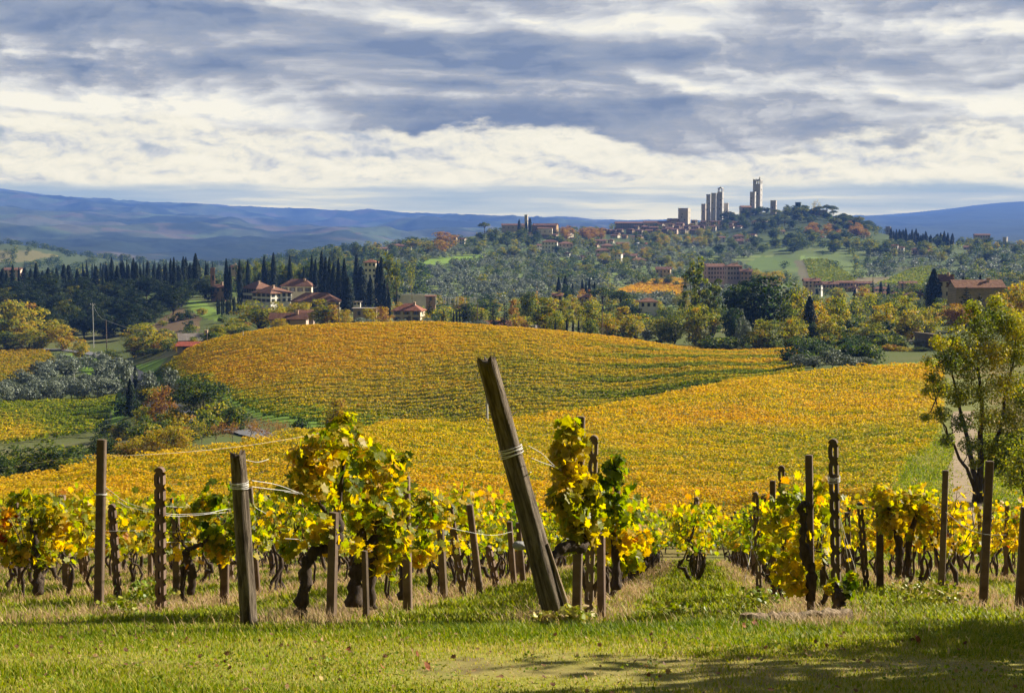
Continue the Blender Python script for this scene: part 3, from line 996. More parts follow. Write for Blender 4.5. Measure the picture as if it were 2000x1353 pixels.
def tree(kind, X, Y, h, w, tint, label, group=None, variant=None, val=1.0, sink=0.0, name=None):
    """one tree: Empty at the foot > trunk, crown"""
    ps = PROTO[kind]
    cm, tm, h0, w0 = ps[(variant if variant is not None else int(gt.integers(len(ps)))) % len(ps)][:4]
    e = empty(name or KIND_NAME[kind], (X, Y, gz(X, Y) - sink), float(gt.random() * 6.28))
    e.scale = (w / w0, w / w0, h / h0)
    c = obj('crown', cm, e); t = obj('trunk', tm, e)
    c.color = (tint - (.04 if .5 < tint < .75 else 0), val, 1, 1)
    tag(e, label, KIND_CAT[kind], group)
    TREES.append((X, Y, w))
    return e


def tree_px(kind, px, d, top, wpx, tint, label, group=None, **kw):
    """tree whose crown tops out at photo row top and is wpx photo pixels wide, standing on the ground at depth d"""
    g = at(px, d)
    h = max(1.0, P(px, top, d)[2] - g[2])
    return tree(kind, g[0], d, h, wpx * d / F, tint, label, group, **kw)
# ------------------------------------------------------------------ far and middle vineyards: rows too many to count
VINE_RAMP = [(0.0, (0.022, 0.048, 0.008)), (0.22, (0.085, 0.145, 0.013)), (0.42, (0.28, 0.315, 0.022)), (0.56, (0.58, 0.43, 0.029)),
             (0.72, (0.70, 0.425, 0.026)), (0.86, (0.60, 0.26, 0.024)), (1.0, (0.28, 0.045, 0.022))]
M_VINE = leaf_mat('vine_leaves', VINE_RAMP, 0.66, 0.45, 0.25, mottle=38)
M_VINEFAR = leaf_mat('vine_leaves_far', VINE_RAMP, 0.46, 0.6, 0.15)
M_VWOOD = solid_mat('vine_wood', (0.022, 0.016, 0.012), (0.085, 0.062, 0.045), 14.0, 0.95, 1.0, stretch=(1.5, 1.5, 0.4), bdist=0.012)


def vine_rows(name, inside, Yr, slope, spacing, label, dens, size, tint, hgt=(0.45, 1.75), wid=0.62, gap_noise=0.5, seed=1, wood=0.0, anchor_px=1000):
    """hedge-like vine rows running across the slope; inside(X, Y) limits the plot"""
    g = np.random.default_rng(seed)
    Cs, Hs, Ts = [], [], []
    Wd = MB()
    c = Yr[0]
    while c < Yr[1]:
        xs = np.arange(-0.42 * c - 40, 0.42 * c + 40, 0.5)
        ys = c + slope(xs, c)
        ok = (ys > 5)
        xs, ys = xs[ok], ys[ok]
        ins = inside(xs, ys)
        xs, ys = xs[ins], ys[ins]
        if len(xs):
            nn = dens(c) * 0.5
            cnt = g.poisson(nn, len(xs))
            X = np.repeat(xs, cnt) + g.random(cnt.sum()) * 0.5
            m = len(X)
            if m:
                ridge = 0.82 + 0.28 * fbm(X * 0.55, np.full(m, c) * 1.7, seed + 3, 3)
                k = g.random(m) ** 0.72
                zz = hgt[0] + (hgt[1] * ridge - hgt[0]) * k
                ww = wid * (0.55 + 0.45 * np.sin(np.pi * np.clip(k, .05, .95))) * (g.random(m) - 0.5) * 1.6
                Y = c + slope(X, c) + ww
                X = X + g.normal(size=m) * 0.1
                hole = fbm(X * 0.8, Y * 0.8, seed + 9, 2) > -gap_noise
                X, Y, zz, ww, k = X[hole], Y[hole], zz[hole], ww[hole], k[hole]
                Z = ground(X, Y) + zz
                Cs.append(np.stack([X, Y, Z], 1))
                Hs.append(np.stack([0 * X, np.sign(ww) * 0.8 * (1 - k * .5), 0.25 + 0.8 * k], 1))
                Ts.append(tint(X, Y, k, g))
            if wood:
                for x, y in list(zip(xs, ys))[::2]:
                    if g.random() < wood:
                        z = gz(x, y)
                        q = g.normal(size=2) * .12
                        Wd.tube([(x, y, z - .1), (x + q[0], y, z + .45), (x + q[1], y, z + .95)], [.035, .03, .02], 4, cap=False)
        c += spacing(c)
    C, H, T = np.concatenate(Cs), np.concatenate(Hs), np.concatenate(Ts)
    V, Fc = cards(C, size(C[:, 1]) * (0.6 + 0.8 * g.random(len(C))), H, 0.34, CLUMP, g)
    me = np_mesh(name, V, Fc, M_VINEFAR, tint=np.clip(T, 0, 1))
    o = obj(name, me)
    o.color = (.5, 1, 1, 1)
    tag(o, label, 'vineyard', kind='stuff')
    if Wd.n:
        tag(Wd.build('vine_stems', M_VWOOD, o), kind='stuff')
    return o


def in_near(X, Y):
    px = px_of(X, Y)
    tr = np.interp(Y, TRACK_Y, TRACK_X)
    cut = 2.0 + 11 * smooth(820, 930, px) * smooth(1420, 1300, px)
    lim = np.interp(Y, [60, 85, 105, 118, 130, 170, 250], [1690, 1728, 1755, 1795, 1825, 1832, 1830])
    return (Y > 61) & (Y < np.interp(px, CREST_PX, CREST_D) - cut + 1.5 * fbm(X * .1, Y * .1, 71, 2)) & (px > -330) & (px < lim)


def in_hill(X, Y):
    px = px_of(X, Y)
    return (px > 305) & (px < 1560) & (Y > np.interp(px, HBOT_PX, HBOT_D) + 2) & (Y < np.interp(px, HTOP_PX, HTOP_D) + 4)


def tint_near(X, Y, k, g):
    big = fbm(X * 0.045, Y * 0.06, 81, 4)
    mid = fbm(X * 0.35, Y * 0.3, 83, 3)
    edge = 1 - smooth(63, 74, Y)
    return np.minimum(.75, 0.41 + 0.27 * k ** 1.3 + 0.20 * big + 0.08 * mid + 0.035 * g.normal(size=len(X))) - 0.26 * edge * (1 - .3 * k) - 0.10 * smooth(150, 75, Y) * smooth(10, 24, X)  # low leaves greener; their dark tint also stands in for shade in the gaps


def tint_hill(X, Y, k, g):
    big = fbm(X * 0.03, Y * 0.02, 85, 4)
    mid = fbm(X * 0.2, Y * 0.2, 87, 3)
    px = px_of(X, Y)
    low = smooth(290, 240, Y + 14 * big) * smooth(380, 520, px)
    rgt = smooth(1050, 1300, px) * smooth(330, 300, Y + 10 * big)
    gr = smooth(24, 8, Y - np.interp(px, HBOT_PX, HBOT_D)) * smooth(780, 700, px)
    return 0.37 + 0.32 * k - .12 * gr + 0.10 * big + 0.08 * mid + 0.05 * g.normal(size=len(X)) - 0.25 * smooth(385, 300, px) - .11 * low - .24 * rgt * smooth(-.2, .6, np.sin(Y * .33 + 1.5 * big))  # low leaves greener; the tint also carries shading between the rows


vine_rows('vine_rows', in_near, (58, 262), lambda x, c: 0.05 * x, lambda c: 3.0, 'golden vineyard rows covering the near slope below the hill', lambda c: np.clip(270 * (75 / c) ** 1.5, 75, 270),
          lambda y: 0.105 * (np.maximum(y, 70) / 75) ** 0.62, tint_near, seed=101, wood=0.35)
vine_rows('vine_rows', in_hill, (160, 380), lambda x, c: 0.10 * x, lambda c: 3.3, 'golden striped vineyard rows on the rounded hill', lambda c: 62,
          lambda y: 0.25 + 0 * y, tint_hill, hgt=(0.35, 1.35), wid=.5, gap_noise=.62, seed=102)


def in_poly(poly, d0, d1):
    def f(X, Y):
        Z = ground(X, Y); t = Z / Y
        row = 676.5 - F * (t * CP + SP) / (CP - t * SP)
        return inpoly(px_of(X, Y), row, poly) & (Y > d0) & (Y < d1)
    return f


LEFT_LOW = [(-60, 795), (130, 790), (232, 782), (220, 815), (190, 850), (90, 862), (-60, 880)]
LEFT_HIGH = [(-60, 690), (60, 686), (100, 690), (132, 720), (100, 738), (-60, 765)]
vine_rows('vine_rows', in_poly(LEFT_LOW, 225, 325), (215, 330), lambda x, c: -0.25 * (x + 85), lambda c: 2.8, 'green and gold vineyard rows in the left valley below the olive grove', lambda c: 34, lambda y: 0.34 + 0 * y,
          lambda X, Y, k, g: 0.20 + 0.24 * k + 0.20 * fbm(X * .05, Y * .05, 91, 3) + .07 * g.normal(size=len(X)) + .18 * smooth(150, 40, px_of(X, Y)) * smooth(300, 250, Y), seed=103)
vine_rows('vine_rows', in_poly(LEFT_HIGH, 370, 470), (330, 500), lambda x, c: 0.9 * (x + 140), lambda c: 4.2, 'ochre vineyard rows above the olive grove at the left edge', lambda c: 26, lambda y: 0.42 + 0 * y,
          lambda X, Y, k, g: 0.34 + 0.30 * k + 0.12 * fbm(X * .05, Y * .05, 92, 3) + .07 * g.normal(size=len(X)), seed=104).color = (.5, .72, 1, 1)
vine_rows('vine_rows', in_poly(FIELDS['gold'][0], 780, 1040), (700, 1080), lambda x, c: 0.1 * (x - 80), lambda c: 5.5, 'small golden vineyard plot on the slope below the town', lambda c: 10, lambda y: 0.9 + 0 * y,
          lambda X, Y, k, g: 0.56 + 0.16 * k + .08 * g.normal(size=len(X)), hgt=(.4, 1.9), wid=1.0, gap_noise=.8, seed=105)
for fk, sd in (('green_one', 106), ('green_two', 107)):
    vine_rows('vine_rows', in_poly(FIELDS[fk][0], 800, 1260), (780, 1300), lambda x, c: 0.5 * (x - 240), lambda c: 6.5, 'green vineyard plot below the town, ' + ('by the brown strip' if sd == 106 else 'at the foot of the shaded wood'), lambda c: 7, lambda y: 0.9 + 0 * y,
              lambda X, Y, k, g: 0.30 + 0.1 * k + .06 * g.normal(size=len(X)), hgt=(.3, 1.6), wid=.8, gap_noise=.8, seed=sd)
# ------------------------------------------------------------------ front vines, posts, wires, grass
gf = np.random.default_rng(5)
M_WOOD = None


def old_wood(name, dark, light, warm):
    m, t, out = new_mat(name)
    tc = t.new('ShaderNodeTexCoord')
    mp = t.new('ShaderNodeMapping'); mp.inputs['Scale'].default_value = (9, 9, 0.9)
    t.link(tc.outputs['Object'], mp.inputs[0])
    n = t.noise(mp.outputs[0], 2.2, 9, 0.68, 0.6)
    n2 = t.noise(tc.outputs['Object'], 3.5, 5, 0.6)
    n3 = t.noise(mp.outputs[0], 9.0, 5, 0.7)
    col = t.ramp(n, [(0.30, dark), (0.46, warm), (0.60, light), (0.75, warm)])
    col = t.mix(t.ramp(n2, [(0.45, 0.0), (0.75, 0.6)]), col, (light[0] * .9, light[1] * .95, light[2] * .9))
    b = t.new('ShaderNodeBsdfPrincipled')
    b.inputs['Roughness'].default_value = 0.9; b.inputs['Specular IOR Level'].default_value = 0.15
    t.link(col, b.inputs['Base Color'])
    bp = t.new('ShaderNodeBump'); bp.inputs['Strength'].default_value = 1.0; bp.inputs['Distance'].default_value = 0.025
    t.link(t.math('ADD', n, t.math('MULTIPLY', n3, .35)), bp.inputs['Height'])
    t.link(bp.outputs[0], b.inputs['Normal'])
    t.link(b.outputs[0], out.inputs['Surface'])
    return m


M_WOOD = old_wood('weathered_wood', (0.012, 0.009, 0.007), (0.185, 0.15, 0.112), (0.066, 0.049, 0.035))
M_WOODPALE = old_wood('split_wood', (0.06, 0.042, 0.028), (0.33, 0.25, 0.17), (0.19, 0.135, 0.085))
M_CONC = solid_mat('reddish_concrete', (0.085, 0.058, 0.042), (0.19, 0.138, 0.10), 5.0, 0.95, 0.6, objcol=True, bdist=0.006)
M_WIRE = solid_mat('galvanised_wire', (0.50, 0.49, 0.47), (0.68, 0.67, 0.65), 20, 0.45, 0.0, spec=0.5)
M_POLE = solid_mat('pale_pole', (0.42, 0.42, 0.41), (0.55, 0.54, 0.52), 2.0, 0.6, 0.1)
M_POLEWOOD = solid_mat('brown_pole', (0.14, 0.10, 0.07), (0.24, 0.18, 0.13), 3.0, 0.9, 0.3)


def post_mesh_wood(L, r0, r1, g, seg=36, rings=44, cracks=True):
    th = np.arange(seg) * 2 * np.pi / seg
    V = []
    ph = g.random() * 6
    for i in range(rings):
        k = i / (rings - 1)
        z = k * L
        r = r0 + (r1 - r0) * k
        rr = r * (1 + .05 * np.sin(th * 2 + ph + k * 1.3) + .035 * np.sin(th * 5 + ph * 2 - k * 2.0))
        rr = rr + r * 0.07 * fbm(th * 3.2 + 20, np.full(seg, z * 1.6) + ph, 301, 4)
        groove = np.abs(((th * 6.5 / np.pi + .4 * np.sin(z * 2 + ph)) % 1) - .5) * 2
        rr = rr - r * .17 * np.clip(1 - groove * 5, 0, 1) * (.4 + .6 * g.random(seg))
        bow = .05 * r0 * np.sin(k * 3 + ph)
        V.append(np.stack([rr * np.cos(th) + bow, rr * np.sin(th), np.full(seg, z) + (0.03 * g.normal(size=seg) * (r1 / .1) if i == rings - 1 else 0)], 1))
    V = np.concatenate(V + [np.array([[.05 * r0 * np.sin(3 + ph), 0, L - .012]])])
    Fc = [(i * seg + k, i * seg + (k + 1) % seg, (i + 1) * seg + (k + 1) % seg, (i + 1) * seg + k) for i in range(rings - 1) for k in range(seg)]
    tri = [((rings - 1) * seg + k, (rings - 1) * seg + (k + 1) % seg, rings * seg) for k in range(seg)]
    return V, [np.array(Fc), np.array(tri)]


def slotted_mesh(L, w, t, pitch=0.20):
    """concrete stake with a row of long rounded slots and a rounded head"""
    mb = MB()
    n = max(3, int((L - .05) / pitch))
    p = (L - .06) / n
    sw, sh = w * .145, p * .27
    for i in range(n):
        zc = (i + .5) * p
        inner = [(sw * math.copysign(abs(math.cos(a)) ** .6, math.cos(a)), zc + sh * math.copysign(abs(math.sin(a)) ** .6, math.sin(a))) for a in np.arange(12) * np.pi / 6]
        outer = []
        for a in np.arange(12) * np.pi / 6:
            ca, sa = math.cos(a), math.sin(a)
            k = 1 / max(abs(ca), abs(sa))
            outer.append((w / 2 * ca * k, zc + p / 2 * sa * k))
        V = [(x, -t / 2, z) for x, z in inner] + [(x, -t / 2, z) for x, z in outer] + [(x, t / 2, z) for x, z in inner] + [(x, t / 2, z) for x, z in outer]
        Fs = []
        for k in range(12):
            q = (k + 1) % 12
            Fs += [(k, 12 + k, 12 + q, q), (24 + k, 24 + q, 36 + q, 36 + k), (k, q, 24 + q, 24 + k)]
            if abs(outer[k][0]) > w / 2 - 1e-6 and abs(outer[q][0]) > w / 2 - 1e-6 and outer[k][0] * outer[q][0] > 0:
                Fs.append((12 + k, 36 + k, 36 + q, 12 + q))
        mb.add(V, Fs)
    zt = n * p
    arc = [(w / 2 * math.cos(a), zt + w * .5 * math.sin(a)) for a in np.linspace(0, np.pi, 9)]
    V = [(x, -t / 2, z) for x, z in arc] + [(x, t / 2, z) for x, z in arc]
    mb.add(V, [tuple(range(9)), tuple(range(17, 8, -1))] + [(i + 1, i, 9 + i, 10 + i) for i in range(8)])
    mb.box(-w / 2, w / 2, -t / 2, t / 2, -.35, 0)
    return mb


def plain_mesh(L, w, t):
    mb = MB()
    b = w * .10
    ring = [(-w / 2 + b, -t / 2), (w / 2 - b, -t / 2), (w / 2, -t / 2 + b), (w / 2, t / 2 - b), (w / 2 - b, t / 2), (-w / 2 + b, t / 2), (-w / 2, t / 2 - b), (-w / 2, -t / 2 + b)]
    zs = [-.35, L * .33, L * .66, L - b * .5, L]
    sc = [1, .98, .96, .95, .82]
    V = [(x * s, y * s, z) for z, s in zip(zs, sc) for x, y in ring]
    Fs = [(i * 8 + k, i * 8 + (k + 1) % 8, (i + 1) * 8 + (k + 1) % 8, (i + 1) * 8 + k) for i in range(4) for k in range(8)]
    Fs.append(tuple(32 + k for k in range(8)))
    return mb.add(V, Fs)


def stand(o, base, top, rz=0.0):
    d = Vector(top) - Vector(base)
    q = d.to_track_quat('Z', 'Y') if False else Vector((0, 0, 1)).rotation_difference(d.normalized())
    o.rotation_mode = 'QUATERNION'
    o.rotation_quaternion = q @ Matrix.Rotation(rz, 4, 'Z').to_quaternion()
    o.location = base


def base_top(pb, pt, rt, d):
    b = at(pb, d)
    t = P(pt, rt, d)
    return b, t


def tie_ring(mb, L, r, z, turns=3, wire=.0032, g=gf):
    for k in range(turns):
        th = np.linspace(0, 2 * np.pi, 26)
        tilt = g.normal() * .12
        zz = z + (k - turns / 2) * .016 + tilt * r * np.cos(th + g.random() * 6)
        mb.tube(np.stack([r * np.cos(th), r * np.sin(th), zz], 1), wire, 5, cap=False)


# --- the two old wooden head posts
b, t_ = base_top(1090, 950, 703, 14.6)
L = float(np.linalg.norm(t_ - b)) + .25
V, Fs = post_mesh_wood(L, .138, .100, np.random.default_rng(3))
o = obj('wooden_post', np_mesh('wooden_post', V, Fs, M_WOOD, True))
dirv = (t_ - b) / np.linalg.norm(t_ - b)
stand(o, b - dirv * .25, t_, 1.2)
tag(o, 'thick weathered wooden post leaning left, split at its foot', 'post')
LEAN = (b, t_, dirv)
mb = MB()
tie_ring(mb, L, .126, .25 + (L - .25) * .665, 6, .0042)
mb.build('wire_tie', M_WIRE, o)
mb = MB()
g = np.random.default_rng(8)
ang = -1.2 + (-0.25)
pts = np.array([(.165 * math.cos(ang), .165 * math.sin(ang), z) for z in np.linspace(.05, 1.15, 8)])
pts[:, :2] *= np.linspace(1.05, .76, 8)[:, None]
mb.tube(pts, np.linspace(.042, .014, 8), 6)
mb.build('split_strip', M_WOODPALE, o, smooth=True)
mb = MB()
for z, a in ((L * .80, .2), (L * .60, -.4)):
    mb = MB(); mb.tube([(.09 * math.cos(a - 1.2), .09 * math.sin(a - 1.2), z), (.16 * math.cos(a - 1.2), .16 * math.sin(a - 1.2), z + .03)], .006, 5)
    mb.build('nail', M_WIRE, o)

b, t_ = base_top(488, 463, 887, 14.2)
L2 = float(np.linalg.norm(t_ - b)) + .25
V, Fs = post_mesh_wood(L2, .094, .076, np.random.default_rng(9))
o = obj('wooden_post', np_mesh('wooden_post', V, Fs, M_WOOD, True))
d2 = (t_ - b) / np.linalg.norm(t_ - b)
stand(o, b - d2 * .25, t_, .3)
tag(o, 'upright round wooden post with white wire wound near its top', 'post')
HEADA = (b, t_, d2)
mb = MB(); tie_ring(mb, L2, .092, .25 + (L2 - .25) * .83, 5, .004)
mb.build('wire_tie', M_WIRE, o)

# --- concrete stakes read off the photo: kind, top px, top row, foot px, depth, width, label
STAKES = [
    ('plain', 199, 858, 193, 18.6, .115, 'tallest plain concrete stake at the left, wire tied round its middle'),
    ('slot', 312, 912, 314, 18.4, .125, 'upright slotted concrete stake between the plain stake and the wooden post'),
    ('slot', 218, 983, 231, 22.0, .11, 'leaning slotted concrete stake just right of the tallest plain stake'),
    ('plain', 121, 967, 131, 25.0, .12, 'short plain stake rising from the leaves near the left edge'),
    ('plain', 343, 990, 346, 24.0, .12, 'plain stake standing behind the upright slotted stake'),
    ('plain', 440, 1060, 438, 20.5, .12, 'stub of a red-topped stake left of the upright wooden post'),
    ('plain', 652, 1000, 647, 15.6, .10, 'pale stake beside the bent vine trunk right of the wooden post'),
    ('plain', 712, 1075, 716, 15.9, .065, 'thin stake in front of the dark double vine trunk'),
    ('plain', 792, 930, 797, 17.9, .11, 'stake standing against a dark trunk at the end of the tall vine'),
    ('plain', 857, 970, 868, 22.0, .105, 'stake just right of the tall vine, tilting slightly left'),
    ('slot', 876, 982, 906, 23.5, .12, 'slotted stake leaning left, first of the leaning pair in mid vineyard'),
    ('plain', 917, 985, 938, 24.0, .11, 'plain stake leaning left, second of the leaning pair in mid vineyard'),
    ('slot', 953, 1065, 971, 27.0, .12, 'short slotted stake left of the grey stones'),
    ('plain', 995, 1018, 1004, 29.0, .11, 'stake behind the grey stones left of the leaning post'),
    ('plain', 1012, 1020, 1022, 30.5, .11, 'stake half hidden by the leaning post'),
    ('plain', 1134, 813, 1126, 15.8, .10, 'tall plain stake with a column of yellow leaves on its left'),
    ('slot', 1160, 848, 1149, 16.2, .10, 'slotted stake right beside the tall plain stake'),
    ('plain', 1174, 1040, 1175, 16.7, .09, 'low stake to the right of the slotted stake by the leaning post'),
    ('plain', 1580, 888, 1584, 16.5, .085, 'plain stake with a gnarled trunk on its left, right of the grass aisle'),
    ('slot', 1627, 855, 1635, 16.4, .105, 'tallest dark slotted stake, right of the grass aisle'),
    ('plain', 1509, 938, 1512, 21.0, .085, 'plain stake above the low green vine beside the grass aisle'),
    ('slot', 1475, 958, 1484, 21.5, .09, 'thin slotted stake nearest to the grass aisle'),
    ('slot', 1526, 908, 1531, 24.0, .11, 'slotted stake with a rounded head, behind the first vines right of the aisle'),
    ('plain', 1358, 1012, 1361, 38.0, .12, 'far stake where the grass aisle ends'),
    ('slot', 1679, 980, 1693, 25.5, .11, 'slotted stake leaning left between the two right vine rows'),
    ('plain', 1718, 985, 1719, 25.5, .13, 'plain stake among yellow leaves, right of the leaning slotted one'),
    ('plain', 1847, 918, 1838, 22.0, .095, 'plain stake right of the yellow vines, leaning a little right'),
    ('plain', 1933, 900, 1920, 20.5, .12, 'broad plain stake leaning right near the right edge'),
    ('plain', 2003, 990, 1991, 19.0, .12, 'stake cut by the right edge of the view'),
    ('plain', 1605, 1010, 1608, 26.5, .11, 'short stake behind the tallest dark slotted stake'),
    ('plain', 1655, 1000, 1658, 27.0, .11, 'short stake right of the white guy wires'),
    ('slot', 1772, 1005, 1776, 27.5, .12, 'slotted stake under the yellowest vine leaves at the right'),
]
STK = {}
for i, (kd, tp, tr_, bp_, d, w, lab) in enumerate(STAKES):
    b, t_ = base_top(bp_, tp, tr_, d)
    L_ = float(np.linalg.norm(t_ - b))
    mb = slotted_mesh(L_, w, w * .75) if kd == 'slot' else plain_mesh(L_, w, w * .85)
    o = mb.build('concrete_stake', M_CONC)
    stand(o, b, t_, gf.normal() * .12 - (.30 if bp_ > 600 else .1))
    v = .75 + .4 * gf.random()
    if bp_ > 1350: v *= .8
    o.color = (v, v * (.95 + .1 * gf.random()), v, 1)
    tag(o, lab, 'stake', 'vineyard stakes')
    STK[bp_] = (b, t_, o)
    if bp_ in (193, 1635):
        mb = MB(); tie_ring(mb, L_, w * .66, L_ * (.69 if bp_ == 193 else .78), 2 if bp_ == 193 else 5, .004); mb.build('wire_tie', M_WIRE, o)
    if bp_ == 1126:
        pass

# --- vines
def vine_leaves(C, H, size, tint, g, spread=.95):
    V, Fc = cards(C, size, H, spread, VINE, g)
    return V, Fc, np.clip(tint, 0, 1)


def wobbly(p0, p1, n, amp, g):
    q = np.linspace(0, 1, n)[:, None]
    pts = np.asarray(p0) * (1 - q) + np.asarray(p1) * q
    pts[1:-1] += np.cumsum(g.normal(size=(n - 2, 3)), 0)[:, :] * amp * np.sin(np.linspace(0, np.pi, n)[1:-1])[:, None]
    return pts


def knotty(n, r0, r1, g):
    return np.linspace(r0, r1, n) * (1 + .28 * g.normal(size=n)).clip(.6, 1.6)


def vine_proto(g, dens=300):
    """one vine: gnarled stem, two arms along the row (local y), foliage"""
    mb = MB()
    hx = g.normal() * .07
    head = np.array([hx, g.normal() * .15, .72 + .18 * g.random()])
    if g.random() < .35:
        mb.tube(wobbly((.03, -.05, -.1), head, 9, .05, g), knotty(9, .036, .024, g), 7)
        mb.tube(wobbly((-.04, .1, -.1), head + [0, .05, -.1], 8, .06, g), knotty(8, .028, .02, g), 6)
    else:
        mb.tube(wobbly((0, 0, -.1), head, 10, .06, g), knotty(10, .042, .028, g), 7)
    arms = []
    for s in (-1, 1):
        e = head + np.array([g.normal() * .08, s * (.45 + .2 * g.random()), .12 + .2 * g.random()])
        pts = wobbly(head, e, 7, .035, g)
        mb.tube(pts, knotty(7, .024, .012, g), 6)
        arms.append(pts)
    canes = []
    for pts in arms:
        for _ in range(5):
            p = pts[g.integers(1, 7)]
            q = p + np.array([g.normal() * .16, g.normal() * .15, .35 + .45 * g.random()])
            mb.tube(wobbly(p, q, 5, .03, g), [.009, .008, .007, .005, .003], 4, cap=False)
            canes.append((p, q))
    nC = len(canes)
    m = int(dens * .6)
    ci = g.integers(0, nC, m); s = g.random(m)[:, None]
    Pq = np.array([c[0] for c in canes])[ci] * (1 - s) + np.array([c[1] for c in canes])[ci] * s + g.normal(size=(m, 3)) * [.15, .12, .08]
    m2 = dens - m
    Pd = np.stack([g.normal(size=m2) * .19, (g.random(m2) - .5) * 1.45, .80 + .80 * g.random(m2) ** 1.25], 1)
    C = np.concatenate([Pq, Pd])
    clump = fbm(C[:, 1] * 2.5 + 9, C[:, 2] * 2.5, int(g.integers(1000)), 2)
    keep = clump > -.12
    C = C[keep]; clump = clump[keep]
    H = np.stack([np.sign(C[:, 0]) * .8, C[:, 1] * .1, .45 + 0 * C[:, 0]], 1)
    T = .5 + .10 * g.normal(size=len(C)) + .12 * clump - .06 * (C[:, 2] - 1.1)
    T = np.where(g.random(len(C)) < .025, .88, T)
    V, Fc, T = vine_leaves(C, H, .115 * (.55 + .75 * g.random(len(C))), T, g)
    return np_mesh('foliage', V, Fc, M_VINE, tint=T), mb.mesh('stem', M_VWOOD, True)


VPRO = [vine_proto(np.random.default_rng(200 + k), 350) for k in range(7)]
ROW_START = {-8: 30, -7: 29, -6: 28, -5: 27, -4: 25.5, -3: 24, -2: 21.5, -1: 20.0, 0: 20.3, 1: 19.5, 2: 18.2, 3: 24.0, 4: 26.5, 5: 28, 6: 30, 7: 32}
ROW_WORDS = {-1: 'the second row left of the leaning post', 0: 'the row of the upright wooden post', 1: 'the row behind the leaning post', 2: 'the first row right of the grass aisle', 3: 'the second row right of the grass aisle'}
rot_row = -math.atan(VROW_SL)


def row_x(k, Y):
    return VROW_X0 + VROW_SP * k + VROW_SL * (Y - 16)


n_v = 0
HEADS_V = []
ROW_START[1.5] = 30
ROW_WORDS[1.5] = 'the short row closing the grass aisle'
for k in [1.5, *range(-8, 8)]:
    Y = ROW_START[k] + .3
    idx = 0
    while Y < 57:
        X = row_x(k, Y)
        if abs(X / Y) < .385 and n_v < 292 and not (k == 2 and Y < 38 and idx % 2):
            near_word = 'front' if Y < 28 else ('middle' if Y < 40 else 'far')
            fo, st = VPRO[int(gf.integers(len(VPRO)))]
            e = empty('grape_vine', (X + gf.normal() * .05, Y, gz(X, Y) - .03), rot_row + (math.pi if gf.random() < .5 else 0) + gf.normal() * .06)
            s = .92 + .2 * gf.random()
            e.scale = (s * 1.05, s, s * (1.0 if k not in (3, 4) else 1.06))
            f_ = obj('foliage', fo, e); obj('stem', st, e)
            sh = -.085 + .10 * fbm(np.array([X * .25]), np.array([Y * .25]), 401, 3)[0] + .04 * gf.normal()
            if k >= 3: sh += .13 * (1 - smooth(34, 44, np.array([Y]))[0])
            if k <= -2 and Y < 27: sh += .05
            if -3 <= k <= 2 and Y > 30: sh -= .03
            if Y > 46: sh += .02
            f_.color = (.5 + float(sh), 1, 1, 1)
            side = ROW_WORDS.get(k) or ('rows at the far left' if k < -1 else 'rows at the far right')
            rw = side
            tag(e, 'grape vine in the %s stretch of %s' % (near_word, rw), 'grape vine', 'vines, %s stretch of %s' % (near_word, rw))
            n_v += 1
            HEADS_V.append((X, Y))
        Y += 1.22 + .12 * gf.normal()
        idx += 1
    # stakes along the row
    Y = ROW_START[k] + 3.5
    while Y < 57:
        X = row_x(k, Y)
        if abs(X / Y) < .38 and all(abs(X - s_[0][0]) + abs(Y - s_[0][1]) > 1.6 for s_ in STK.values()):
            L_ = 1.75 + .3 * gf.random()
            b = np.array([X, Y, gz(X, Y)])
            t_ = b + np.array([-.10 * gf.random() * L_ + .02, .03 * gf.normal(), L_])
            kd = 'slot' if gf.random() < .35 else 'plain'
            mb = slotted_mesh(L_, .11, .08) if kd == 'slot' else plain_mesh(L_, .105, .09)
            o = mb.build('concrete_stake', M_CONC)
            stand(o, b, t_, gf.normal() * .15 - .2)
            v = .7 + .4 * gf.random()
            o.color = (v, v, v, 1)
            side = ROW_WORDS.get(k) or ('rows at the far left' if k < -1 else 'rows at the far right')
            nw = 'front' if Y < 28 else ('middle' if Y < 40 else 'far')
            tag(o, '%s stake in the %s stretch of %s' % ('slotted' if kd == 'slot' else 'plain', nw, side), 'stake', 'stakes, %s, %s stretch of %s' % (kd, nw, side))
        Y += 3.1 + .4 * gf.normal()


